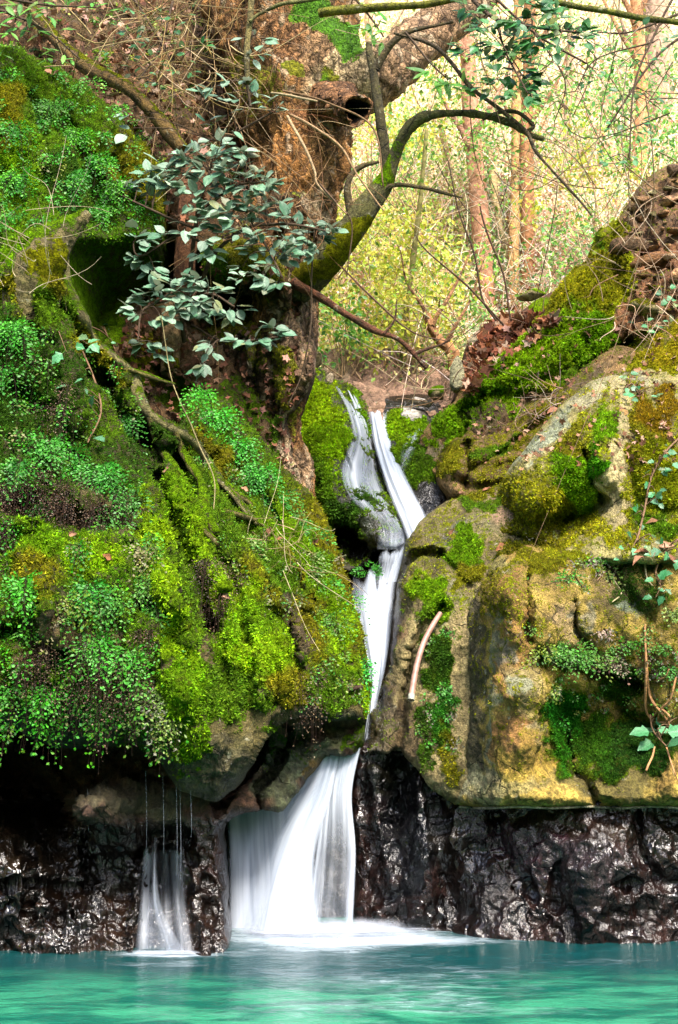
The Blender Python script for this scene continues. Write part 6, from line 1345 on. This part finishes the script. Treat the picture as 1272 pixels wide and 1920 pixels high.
bush('shrub', [[(352, 600, 10.2, 5), (360, 480, 9.9, 4.5), (375, 380, 9.7, 4), (395, 320, 9.6, 3)], [(368, 430, 9.8, 3), (300, 400, 9.6, 2.5), (235, 370, 9.5, 2), (205, 350, 9.5, 1.5)], [(372, 400, 9.8, 3), (440, 350, 9.6, 2.5), (500, 340, 9.5, 1.5)]],
     [(345, 292), (370, 285), (400, 300), (432, 292), (450, 312), (400, 332), (420, 345), (372, 335), (340, 330), (300, 330), (275, 330), (300, 352), (240, 358), (225, 352), (262, 376), (290, 375), (320, 345), (480, 335), (500, 342), (462, 330), (385, 358), (395, 378), (385, 315), (425, 315), (440, 375), (460, 360), (350, 350), (250, 345), (415, 270), (455, 285), (340, 310), (310, 315)] + [(350, 300), (380, 322), (405, 318), (420, 360), (365, 365), (330, 362), (305, 340), (360, 312), (445, 345), (470, 350), (285, 350), (400, 385), (435, 392), (490, 352), (410, 298), (392, 300)],
     'bush', .13, 'upper tier of dusty grey green leafy shrub in front of the big tree', by)
bush('shrub', [[(370, 560, 10.2, 5), (400, 480, 9.9, 4), (460, 430, 9.7, 3.5), (530, 420, 9.6, 3), (610, 432, 9.5, 2)], [(400, 470, 9.85, 3), (340, 440, 9.7, 2.5), (260, 480, 9.6, 2), (252, 420, 9.6, 1.5)], [(480, 430, 9.65, 2.5), (510, 480, 9.6, 2), (530, 520, 9.5, 1.5)]],
     [(400, 400), (430, 395), (460, 385), (482, 400), (500, 382), (522, 388), (540, 402), (560, 420), (590, 425), (620, 430), (500, 430), (530, 445), (560, 450), (590, 455), (480, 440), (450, 430), (420, 430), (470, 470), (510, 470), (540, 475), (370, 420), (350, 430), (385, 450), (400, 470), (340, 410), (310, 440), (270, 440), (252, 446), (266, 452), (256, 482), (272, 500), (290, 506), (575, 470), (520, 482), (455, 500), (450, 520), (500, 532), (520, 532), (492, 512), (510, 492), (440, 410), (515, 410), (470, 415), (380, 400), (550, 435), (600, 440), (375, 470), (545, 460), (490, 460)],
     'bush', .13, 'broad middle tier of grey green leafy shrub reaching right across the trunk', by)
bush('shrub', [[(345, 640, 10.1, 5), (340, 590, 9.8, 4), (330, 550, 9.7, 3), (300, 560, 9.6, 2)], [(338, 580, 9.75, 3), (390, 550, 9.6, 2.5), (440, 575, 9.5, 2)], [(330, 560, 9.7, 2.5), (270, 580, 9.55, 2), (258, 640, 9.5, 1.5)], [(360, 610, 9.9, 3), (420, 640, 9.7, 2), (520, 632, 9.6, 1.5)]],
     [(300, 540), (320, 530), (345, 525), (370, 530), (390, 545), (400, 560), (375, 565), (340, 555), (310, 560), (285, 570), (270, 560), (260, 590), (282, 602), (300, 590), (320, 590), (330, 580), (410, 545), (440, 575), (430, 590), (370, 585), (262, 640), (280, 650), (298, 660), (250, 580), (440, 635), (465, 640), (482, 635), (502, 642), (522, 630), (515, 618), (395, 640), (396, 655), (380, 685), (350, 545), (360, 560), (330, 545), (345, 575), (290, 550), (405, 575)],
     'bush', .125, 'lower tier of pale grey green leafy shrub over the mossy root arch', by)
bush('sapling', [[(470, 200, 9.7, 3), (460, 120, 9.65, 2.5), (475, 60, 9.6, 2)], [(400, 265, 9.9, 3), (440, 250, 9.8, 2.5), (520, 205, 9.7, 2)]],
     [(465, 75), (490, 80), (470, 110), (490, 105), (462, 150), (400, 165), (430, 160), (425, 185), (470, 170), (500, 190), (440, 190), (520, 205), (440, 250), (428, 215), (395, 262), (480, 180), (380, 180), (510, 215), (245, 215), (250, 240), (395, 232)],
     'bush', .13, 'thin sapling with sparse grey green leaves before the upper trunk', lambda x, y: 9.7, per=(2, 3))
dark_sp = [(870, 10), (900, 30), (930, 20), (960, 40), (990, 30), (1020, 45), (1050, 50), (1070, 60), (940, 60), (970, 70), (1000, 75), (1030, 65), (920, 80), (900, 95), (940, 110), (960, 100), (985, 120), (1000, 140), (955, 140), (930, 150), (975, 160), (990, 170), (900, 50), (1060, 75), (1085, 70), (1040, 30), (980, 10), (1010, 15), (985, 150), (960, 180), (1045, 90), (1095, 60)]
bush('leafy_branch', [[(860, -30, 9.4, 5), (920, 30, 9.2, 4), (990, 50, 9.1, 3), (1080, 60, 9.0, 2)], [(930, 35, 9.2, 3), (950, 100, 9.1, 2), (990, 175, 9.0, 1.5)]], more(dark_sp, 24), 'dark', .125, 'dark glossy leafy branch drooping from the top edge, right of the big limb', lambda x, y: 9.1, cat='branch', spread=30)
bush('leafy_branch', [[(760, 60, 9.4, 2.5), (800, 110, 9.4, 2), (840, 150, 9.3, 1.5)]], [(800, 130), (815, 140), (830, 150), (845, 155), (860, 160), (840, 165), (820, 155), (870, 155)], 'fresh', .17, 'small spray of fresh green leaves hanging under the big limb', lambda x, y: 9.3, per=(2, 3), cat='branch')
bush('leafy_branch', [[(660, -10, 10.6, 2.5), (700, 40, 10.6, 2), (720, 70, 10.6, 1.5)]], [(690, 20), (705, 35), (715, 55), (700, 60), (690, 45), (725, 40), (715, 75)], 'fresh', .17, 'bright green leaves behind the upright fork at the top', lambda x, y: 10.6, per=(2, 3), cat='branch')
bush('leafy_branch', [[(1272, -20, 9.2, 3), (1230, 60, 9.2, 2.5), (1190, 160, 9.2, 2), (1180, 300, 9.2, 1.5)], [(1225, 80, 9.2, 2), (1120, 110, 9.2, 1.5), (1080, 170, 9.2, 1)]],
     [(1100, 100), (1130, 90), (1080, 130), (1110, 140), (1150, 110), (1180, 130), (1210, 100), (1240, 90), (1130, 160), (1160, 190), (1190, 180), (1200, 220), (1170, 240), (1215, 250), (1150, 230), (1180, 290), (1120, 270), (1135, 300), (1245, 150), (1260, 60), (1090, 160), (1230, 200), (1150, 60), (1205, 40)],
     'dark', .085, 'sparse branch with small green leaves over the far right slope', lambda x, y: 9.3, per=(3, 4), cat='branch', spread=34)
bush('leafy_branch', [[(-40, 10, 8.9, 4), (30, 30, 8.9, 3), (90, 60, 8.9, 2), (150, 110, 8.9, 1.5)], [(20, 0, 8.9, 3), (100, 10, 8.9, 2), (180, 14, 8.9, 1.5)]],
     [(10, 20), (30, 35), (50, 50), (20, 60), (60, 15), (90, 25), (70, 60), (110, 60), (120, 100), (100, 108), (140, 115), (150, 5), (170, 12), (190, 15), (10, 90), (0, 45), (130, 5), (80, 5), (40, 5)],
     'fresh', .13, 'bright green leafy spray at the upper left corner', lambda x, y: 8.9, per=(3, 4), cat='branch', spread=26)
def ivy(stem, pts, label, Yo=-.05, L=.07, only=None, kind='ivy', per=(1, 2)):
    f = lambda x, y: D(x, y, 8.9, only) + Yo
    st = [(x, y, f(x, y), r_) for x, y, r_ in stem]
    return bush('ivy_vine', [st], pts, kind, L, label, f, per=per, stem_tint='8a6c50', cat='ivy', spread=10, flat=.3)
ivy([(1275, 820, 2), (1240, 860, 2), (1220, 900, 2), (1208, 960, 2), (1190, 1020, 2), (1150, 1060, 1.5), (1120, 1090, 1)], [(1260, 835), (1245, 850), (1255, 865), (1235, 860), (1225, 885), (1240, 880), (1222, 900), (1205, 895), (1228, 920), (1215, 935), (1232, 940), (1200, 960), (1210, 975), (1190, 965), (1200, 1000), (1185, 1010), (1175, 1030), (1195, 1025), (1210, 1015), (1170, 1020), (1225, 1010), (1165, 1045)],
    'ivy trailing down the face of the big boulder at the right edge', only=('boulder', 'rock_face'))
ivy([(1275, 1010, 2), (1250, 1030, 2), (1230, 1070, 2), (1240, 1100, 1.5)], [(1268, 1020), (1255, 1030), (1240, 1025), (1270, 1045), (1225, 1045), (1235, 1080), (1245, 1095), (1228, 1105), (1250, 1110), (1238, 1090), (1230, 1120)], 'bright green ivy sprig below the fallen pink leaves at the right edge', only=('rock_face', 'boulder'), L=.085)
ivy([(1220, 1340, 2), (1225, 1370, 1.5), (1250, 1400, 1.5)], [(1225, 1358), (1240, 1375), (1235, 1390), (1262, 1370), (1268, 1380), (1250, 1398), (1270, 1345), (1256, 1360), (1230, 1370)], 'vivid ivy leaves hanging at the lower end of the trailing roots', only=('rock_face',), L=.13, Yo=-.12)
ivy([(1200, 740, 2), (1185, 720, 1.5), (1170, 730, 1)], [(1165, 715), (1175, 728), (1190, 735), (1205, 750), (1185, 742), (1230, 735), (1175, 705), (1215, 745)], 'small ivy sprig on top of the big lichen covered boulder', only=('boulder',), L=.08)
ivy([(1190, 610, 2), (1215, 605, 1.5), (1250, 610, 1)], [(1195, 608), (1208, 600), (1222, 612), (1240, 600), (1250, 618), (1262, 606), (1235, 620)], 'pale ivy sprig before the stones of the earth bank', L=.085, Yo=-.1)
ivy([(1272, 540, 2), (1255, 550, 1.5)], [(1250, 545), (1262, 552), (1268, 535), (1255, 560), (1270, 565)], 'pale green sprig at the right edge over the earth bank', L=.1, Yo=-.1)
ivy([(110, 620, 2.5), (150, 650, 2), (190, 760, 2), (165, 830, 1.5)], [(118, 640), (130, 648), (140, 635), (155, 655), (165, 645), (125, 660), (160, 670), (135, 720), (145, 735), (155, 745), (165, 760), (170, 820), (160, 825), (150, 700)], 'pale green ivy on the left rock beside the long root', only=L_, L=.10)
ivy([(165, 610, 1.5), (200, 630, 1.5), (225, 670, 1)], [(172, 612), (180, 618), (195, 622), (205, 640), (215, 655), (225, 672), (188, 612)], 'fine bright ivy trailing along the long root', only=L_ + ('bank',), L=.06)
# fallen leaves on the rocks, each one lying by itself
fl = [(265, 700), (278, 712), (290, 702), (300, 715), (285, 728), (272, 725), (258, 690), (245, 682), (312, 722), (298, 698), (322, 880), (208, 1048), (130, 1002), (105, 925), (418, 1112), (700, 1235), (142, 272), (110, 125), (120, 135), (100, 140), (88, 130), (130, 150), (665, 1165), (505, 990), (520, 1010), (465, 920), (640, 1045), (590, 1020)]
WH = ['beside the long root', 'on the mossy shelf right of the long root', 'among the moss near the long root']
spots_ = ['curled brown leaf at the head of the leaf shelf beside the long root', 'brown leaf in the middle of the leaf shelf beside the long root', 'light brown leaf right of the middle of the leaf shelf', 'brown leaf at the right end of the leaf shelf', 'brown leaf lowest on the leaf shelf', 'small leaf tucked low on the leaf shelf', 'leaf stuck high above the leaf shelf', 'leaf lying on the root just above the leaf shelf', 'outermost leaf on the right of the leaf shelf', 'topmost leaf of the leaf shelf', 'large pinkish leaf lying under the split roots', 'tan leaf hanging among dead fronds under the fern cushion', 'small tan leaf stuck among the ferns at lower left', 'curled tan leaf at the left of the fern cushion', 'pinkish leaf stuck on moss in the middle of the left rock', 'orange leaf stuck where the fern slope meets the white water', 'single tan leaf on the upper left fern wall', 'left one of the brown leaves on top of the upper left wall', 'brown leaf in the heap on top of the upper left wall', 'brown leaf below the heap on top of the upper left wall', 'outer left leaf of the heap on the upper left wall', 'lowest leaf of the heap on the upper left wall', 'tan leaf on the fern slope beside the middle stream', 'leaf hanging under the pale roots on the fern slope', 'tan leaf caught in the pale roots on the fern slope', 'orange brown leaf among the ferns under the tree foot', 'reddish leaf on the fern slope beside the dark gap', 'orange leaf at the bend of the fern slope']
for (x, y), lab in zip(fl, spots_):
    pos = P(x, y, D(x, y, 10) - .03)
    put_leaf('dead', pos, (random.uniform(-1, 1), -.2, random.uniform(-1, .3)), (random.uniform(-.4, .4), -1, random.uniform(.1, .8)), random.uniform(.06, .10), name='fallen_leaf', label=lab, category='leaf', group='fallen brown leaves lying on the rocks')
fr = [(1045, 765, 'brown leaf in the gully left of the big boulder'), (985, 808, 'reddish leaf low in the gully of the brown boulder'), (1030, 790, 'curled leaf high in the gully of the brown boulder'), (975, 818, 'lowest leaf in the gully of the brown boulder'), (1008, 795, 'tan leaf between others in the gully'), (1172, 768, 'tan leaf on the lichen of the big boulder'), (1162, 762, 'small leaf on the lichen left of the tan one'), (842, 1003, 'dark wet leaf on the smooth rock above the hose'), (1232, 975, 'hanging reddish leaf beside the ivy on the boulder'), (1238, 1025, 'large pink leaf on the ledge under the ivy'), (1215, 1035, 'pink leaf left of the large one on the ledge'), (1255, 1040, 'pink leaf right of the large one on the ledge'), (1205, 1045, 'small pink leaf at the left end of the ledge'), (975, 1018, 'flat pinkish leaf in the gap on top of the pillar'), (950, 1022, 'thin brown leaf at the left top of the pillar'), (1070, 715, 'brown leaf in the dark seam under the ridge'), (1195, 692, 'brown leaf on the yellow boulder'), (1100, 690, 'tan leaf in the seam of the ridge'), (905, 1480 - 560, 'reddish leaf on the rim behind the smooth rock'), (870, 925, 'small brown leaf on the rim left of the reddish one')]
for x, y, lab in fr:
    pos = P(x, y, D(x, y, 10) - .03)
    put_leaf('dead', pos, (random.uniform(-1, 1), -.2, random.uniform(-1, .3)), (random.uniform(-.4, .4), -.8, random.uniform(.3, .9)), random.uniform(.08, .13), name='fallen_leaf', label=lab, category='leaf', group='fallen brown leaves lying on the rocks')
# the heap of big brown leaves and the litter on the bank
def litter(name, n, region, size, cols, only, up=.06, poly=None):
    X = RNG.uniform(region[0], region[2], n * 2); Y = RNG.uniform(region[1], region[3], n * 2); pts = []
    if poly is not None:
        _, _, _, inn = seg_dist(X, Y, np.array(poly, float), True); X = X[inn]; Y = Y[inn]
    for x, y in zip(X[:n], Y[:n]):
        d = D(x, y, None, only=only)
        if d: pts.append(P(x, y, d - RNG.uniform(0, up)))
    pts = np.array(pts); n = len(pts)
    d = RNG.normal(size=(n, 3)); d /= np.linalg.norm(d, axis=1)[:, None]; nn = RNG.normal(size=(n, 3)) * .8 + np.array([0, -1, .8]); t = np.cross(d, nn); t /= np.linalg.norm(t, axis=1)[:, None]; z = np.cross(t, d)
    L = (RNG.uniform(.6, 1.3, n) * size)[:, None]; cv = RNG.uniform(-.25, .35, n)[:, None] * L
    # lobed plane-tree leaf: 7 outline points round a raised middle
    ang = np.linspace(0, 2 * math.pi, 10, endpoint=False); rad = np.array([1, .5, .85, .45, .7, .25, .7, .45, .85, .5]) * .55
    ring = [pts + d * L * (math.cos(a) * r_) + t * L * (math.sin(a) * r_) + z * cv * r_ * (1.2 if i_ % 2 else -.6) for i_, (a, r_) in enumerate(zip(ang, rad))]
    V = np.stack([pts] + ring, 1).reshape(-1, 3); i = np.arange(n)[:, None] * 11
    F = np.concatenate([i + np.array([[0, 1 + j, 1 + (j + 1) % 10]]) for j in range(10)])
    mesh_np(name, V, F, LITTER, attrs=dict(tint=np.repeat(pal(cols, n, .5, .35), 11, 0)), smooth=False, kind='stuff')
litter('leaf_heap', 900, (860, 560, 1070, 760), .17, ['a86c4c', '8a5038', 'c08868', '6c3c2a', 'e0b8a0', 'b87850'], ('leaf_mound', 'mossy_ridge'), up=.28, poly=[(866, 720), (880, 670), (905, 610), (950, 585), (1010, 585), (1048, 600), (1020, 630), (960, 660), (905, 700), (885, 735)])
litter('leaf_litter', 2600, (-120, -60, 520, 420), .10, ['a87858', 'c09070', '8a6044', '6c4a34', 'd0a890'], ('bank',), up=.2)
litter('leaf_litter', 900, (220, 500, 560, 900), .09, ['a87058', 'c09078', '8a5a44', '6c4634'], ('bank', 'trunk_base'), up=.06)
litter('leaf_litter', 500, (880, 560, 1300, 880), .07, ['a87858', 'c09070', '8a6044', 'c8a088'], ('mossy_ridge', 'boulder'), up=.03)

bush('leafy_branch', [[(900, -30, 9.6, 3), (1000, 60, 9.6, 2.5), (1100, 120, 9.6, 2)], [(1000, 60, 9.6, 2), (1060, 150, 9.6, 1.5), (1040, 230, 9.6, 1)]],
     [(930, 15), (960, 40), (1000, 80), (1030, 110), (1060, 140), (1090, 150), (1110, 110), (1130, 130), (1050, 180), (1030, 200), (1070, 210), (1100, 190), (1140, 170), (980, 100), (1010, 140), (1040, 240), (1020, 170)],
     'fresh', .10, 'fresh green leafy branch behind the dark glossy one at upper right', lambda x, y: 9.7, per=(4, 6), cat='branch', spread=34)
bush('leafy_branch', [[(1290, 60, 9.8, 3), (1220, 120, 9.8, 2.5), (1140, 240, 9.8, 2)], [(1290, 20, 9.8, 3), (1180, 60, 9.8, 2), (1120, 60, 9.8, 1.5)]],
     [(1260, 90), (1230, 110), (1250, 140), (1210, 150), (1190, 180), (1220, 190), (1170, 210), (1150, 240), (1190, 250), (1240, 200), (1265, 230), (1140, 50), (1170, 70), (1200, 60), (1230, 50), (1260, 30), (1150, 90), (1185, 110)],
     'fresh', .09, 'fresh green leafy branch reaching in from the upper right edge', lambda x, y: 9.8, per=(4, 6), cat='branch', spread=34)
# ================================================================== TANGLE OF TWIGS AND VINES
def px_twigs(name, n, region, length, cols, Yr, r=(.003, .007), bias=(0, 0, 0), curl=.8, seg=4, k=12, k_=.55, **props):
    st = [P(RNG.uniform(region[0], region[2]), RNG.uniform(region[1], region[3]), RNG.uniform(*Yr)) for _ in range(n)]
    V, F, c = twig_mass(n, st, pal(cols, n, k_), length=length, r=r, up=bias, seg=seg, k=k, curl=curl)
    return mesh_np(name, V, F, BARK, attrs=dict(tint=c), kind='stuff', **props)
px_twigs('twig_tangle', 85, (280, -40, 460, 200), (.5, 1.8), ['c0a078', 'a88a60', '9a8048', 'd0b890'], (9.9, 10.8), bias=(.1, 0, -.4))
px_twigs('twig_tangle', 70, (100, -20, 330, 160), (.5, 1.6), ['a89058', 'b8a070', '8a7448'], (9.4, 10.2), bias=(.3, 0, .1), r=(.003, .008))
px_twigs('twig_tangle', 90, (400, 180, 600, 420), (.4, 1.3), ['b08a60', '9a7048', 'c8a880', '8a6040'], (9.6, 10.2), bias=(.3, 0, -.7), r=(.002, .005))
px_twigs('twig_tangle', 26, (0, 380, 130, 560), (.3, .8), ['c0b090', 'a89878'], (7.8, 8.1), r=(.002, .004))
px_twigs('twig_tangle', 60, (800, 0, 1272, 380), (.6, 2.2), ['8a7458', 'a08868', 'c8b090', '70604a'], (9.2, 11), bias=(.2, 0, -.2), r=(.003, .008), curl=1.1)
px_twigs('twig_tangle', 30, (880, 300, 1200, 620), (.6, 2.0), ['a08868', 'c8b090', '70543c'], (10.5, 12), bias=(-.2, 0, .8), r=(.003, .007), curl=.6)
px_twigs('twig_tangle', 36, (760, 540, 900, 760), (.5, 1.5), ['b09070', 'd0b890', '8a6c50'], (12.2, 12.9), bias=(-.2, 0, .6), r=(.004, .008))
px_twigs('twig_tangle', 40, (1150, 380, 1290, 640), (.3, 1.0), ['c8a888', 'a07c60', 'd8c0a0'], (10.2, 10.6), bias=(0, 0, -.5), r=(.003, .006))
px_twigs('root_hairs', 40, (960, 720, 1080, 800), (.2, .5), ['d0b8a0', 'a08068'], (10.2, 10.6), r=(.003, .006))
px_twigs('root_hairs', 60, (470, 960, 560, 1080), (.2, .6), ['a08c60', 'c0b088', '807048'], (8.5, 9.0), bias=(.2, 0, -.8), r=(.002, .004))
# named vines and hanging roots
def vine(pts, tint, label, cat='vine', wob=.015, **kw):
    P3, r = px_path(pts, 10, wob, len(label)); V, F = tube(P3, r, 8)
    return mesh_np('vine', V, F, BARK, origin=P3[0], attrs=dict(tint=np.tile(C(tint, .5), (len(V), 1))), label=label, category=cat, **kw)
vine([(530, 170, 9.6, 2), (620, 195, 9.5, 2), (700, 240, 9.4, 2), (720, 350, 9.4, 1.5)], '8a6c4c', 'thin vine arching from the trunk past the hollow knot')
vine([(545, 215, 9.6, 3), (590, 240, 9.5, 3), (640, 275, 9.5, 2.5), (670, 330, 9.5, 2), (720, 395, 9.5, 1.5)], 'b8946c', 'pale twig crossing the trunk below the hollow knot')
vine([(540, 220, 9.6, 3), (565, 265, 9.5, 3), (590, 320, 9.5, 2.5), (600, 350, 9.5, 2), (650, 400, 9.5, 1.5)], 'c8a880', 'stiff pale twig hanging down the middle of the trunk')
vine([(510, 175, 9.6, 2.5), (560, 182, 9.5, 3), (595, 190, 9.5, 2)], 'b09c78', 'short grey twig sticking out before the trunk')
vine([(600, 345, 9.5, 2), (630, 380, 9.5, 2), (660, 420, 9.6, 1.5), (650, 520, 9.7, 1.2)], '6c5440', 'thin dark vine looping in front of the curved tree')
vine([(590, 420, 9.8, 2), (586, 520, 9.9, 2), (582, 620, 9.9, 1.5), (566, 700, 10, 1.5), (540, 760, 10, 1)], '5c4a38', 'thin dark vine hanging along the right side of the trunk foot')
vine([(640, 500, 10, 2), (700, 560, 10, 2), (770, 620, 10, 1.5), (840, 640, 10, 1)], '6c5040', 'wiry twig arching over the stream from the trunk')
vine([(930, 600, 12, 2), (905, 560, 12, 2), (890, 480, 12, 2), (862, 400, 12, 1.5), (840, 300, 12, 1.2)], '4c3a2c', 'thin dark shoot rising from the leaf heap, left one')
vine([(958, 600, 12, 2), (945, 520, 12, 2), (915, 440, 12, 2), (900, 380, 12, 1.5)], '5c4434', 'thin dark shoot rising from the leaf heap, right one')
vine([(945, 610, 12, 2), (880, 540, 12, 2), (800, 470, 12, 1.5), (780, 440, 12, 1)], '5c4434', 'long dark twig slanting left out of the leaf heap')
vine([(303, 590, 9.2, 1.0), (318, 690, 9.2, 1.1), (340, 760, 9.0, 1.3), (372, 830, 8.9, 1.4), (402, 900, 8.6, 1.2), (398, 990, 8.35, .8)], '988c60', 'thin straw coloured vine hanging in front of the left rock')
for i, pts in enumerate([[(1210, 1170, 2), (1212, 1250, 2.5), (1210, 1320, 2.5), (1222, 1350, 2), (1250, 1355, 2)], [(1213, 1240, 2), (1218, 1300, 2.5), (1240, 1335, 2.5), (1256, 1360, 2)], [(1268, 1270, 2), (1258, 1310, 2), (1240, 1330, 2.5), (1232, 1360, 1.5)], [(1212, 1280, 2), (1245, 1270, 1.5), (1255, 1255, 1)], [(1225, 1345, 2), (1240, 1330, 2), (1256, 1345, 2), (1240, 1362, 1.5)], [(1228, 1400, 1.5), (1220, 1425, 2), (1212, 1445, 2)], [(1250, 1400, 1.5), (1262, 1440, 1.5), (1272, 1465, 1)]]):
    vine([(x, y, D(x, y, 8.2, ('rock_face',)) - .07, r_) for x, y, r_ in pts], 'cf9868', ['long tan root trailing straight down the right rock face', 'second tan root beside the straight one', 'tan root coming in from the right edge to the knot', 'short root arching to the upper right', 'looped root in the knot of roots', 'root tip poking out below the ivy leaves', 'lowest fine root hanging over the ochre patch'][i], 'root', wob=.008, group='trailing tan roots on the right rock face')
for pts, lab in [([(1165, 1045, 2), (1150, 1080, 1.5), (1165, 1110, 1.5), (1150, 1130, 1)], 'fine pale root under the ledge, left one'), ([(1208, 1055, 2), (1215, 1085, 1.5), (1225, 1100, 1)], 'fine pale root under the ledge, right one')]:
    vine([(x, y, D(x, y, 8.2, ('rock_face',)) - .04, r_) for x, y, r_ in pts], 'c0b088', lab, 'root')

# ================================================================== HOSE ON THE ROCK
def hose():
    pts = [(826, 1150, -.02, 4.5), (812, 1172, -.06, 5), (797, 1200, -.09, 5.2), (785, 1235, -.10, 5.4), (777, 1272, -.09, 5.6), (771, 1312, -.08, 5.8)]
    q = [(x, y, 0, r_) for x, y, o_, r_ in pts]
    Y0 = [D(x, y, 9, ('sloping_rock',)) + o_ for x, y, o_, r_ in pts]
    Y0 = np.minimum(Y0, np.linspace(9.0, 8.6, len(Y0)))
    P3, r = px_path([(a[0], a[1], y_, a[3]) for a, y_ in zip(q, Y0)], 12)
    P3 = np.concatenate([P3, P3[-1:], P3[-2:-1]]); r = np.concatenate([r, [r[-1] * .72], [r[-1] * .68]])
    m, nt = new_mat('pink_plastic'); k = N(nt); tc = k.n('TexCoord').outputs['Object']
    c = k.mix(k.ramp(k.noise(tc, 14, 4, .6), .35, .7), C('c89a88', .5), C('a87c6c', .5))
    k.out(k.n('BsdfPrincipled', {'Base Color': c, 'Roughness': .5}).outputs[0])
    V, F = tube(P3, r, 18, False)
    o = mesh_np('hose', V, F, m, origin=P3[0], label='length of pinkish plastic hose bent down over the sloping rock', category='hose')
    e0 = P3[-3]; e1 = P3[-6]
    V, F = tube(np.array([e0 + (e1 - e0) * 1.0, e0 + (e1 - e0) * .5, e0 - (e1 - e0) * .05]), np.full(3, r[-3] * 1.12), 18, False)
    m2 = vcol_material('grey_fitting', .5)
    mesh_np('hose_end', V, F, m2, parent=o, attrs=dict(tint=np.tile(C('b8b8a8', .5), (len(V), 1))))
hose()

bush('leafy_branch', [[(240, -20, 10.2, 3), (290, 60, 10.1, 2), (330, 130, 10.1, 1.5)], [(330, -20, 10.2, 3), (300, 90, 10.1, 2), (260, 150, 10.0, 1.5)]],
     [(250, 20), (270, 40), (300, 30), (280, 70), (310, 90), (330, 60), (260, 90), (290, 110), (320, 130), (250, 130), (275, 150), (340, 110), (230, 60), (355, 140), (300, 160), (210, 100), (350, 30), (380, 90)],
     'dark', .09, 'leafy green sprays in the twig tangle between the left bank and the trunk', lambda x, y: 10.0, per=(3, 5), cat='branch', spread=34)
for x, y, s, cols, nf, lab in [(20, 90, .26, ['70d030', '98d840'], 12, 'bright fern at the top left corner of the fern wall'), (170, 150, .2, ['58c030', '78c840'], 9, 'small fern on the leafy brow of the left wall'), (225, 200, .2, ['48b030', '60c038'], 9, 'small fern beside the fallen log')]:
    fern(x, y, s, cols, nf, lab, only=L_, droop=1.2)
ferns_cover('bank_plants', [(x, y) for x, y in scat(60, -30, 470, 330, 130)], ['68b830', '90cc48', '509c28', 'b0d050'], .14, 5, only=('bank',), droop=.8, leaf=1.1)
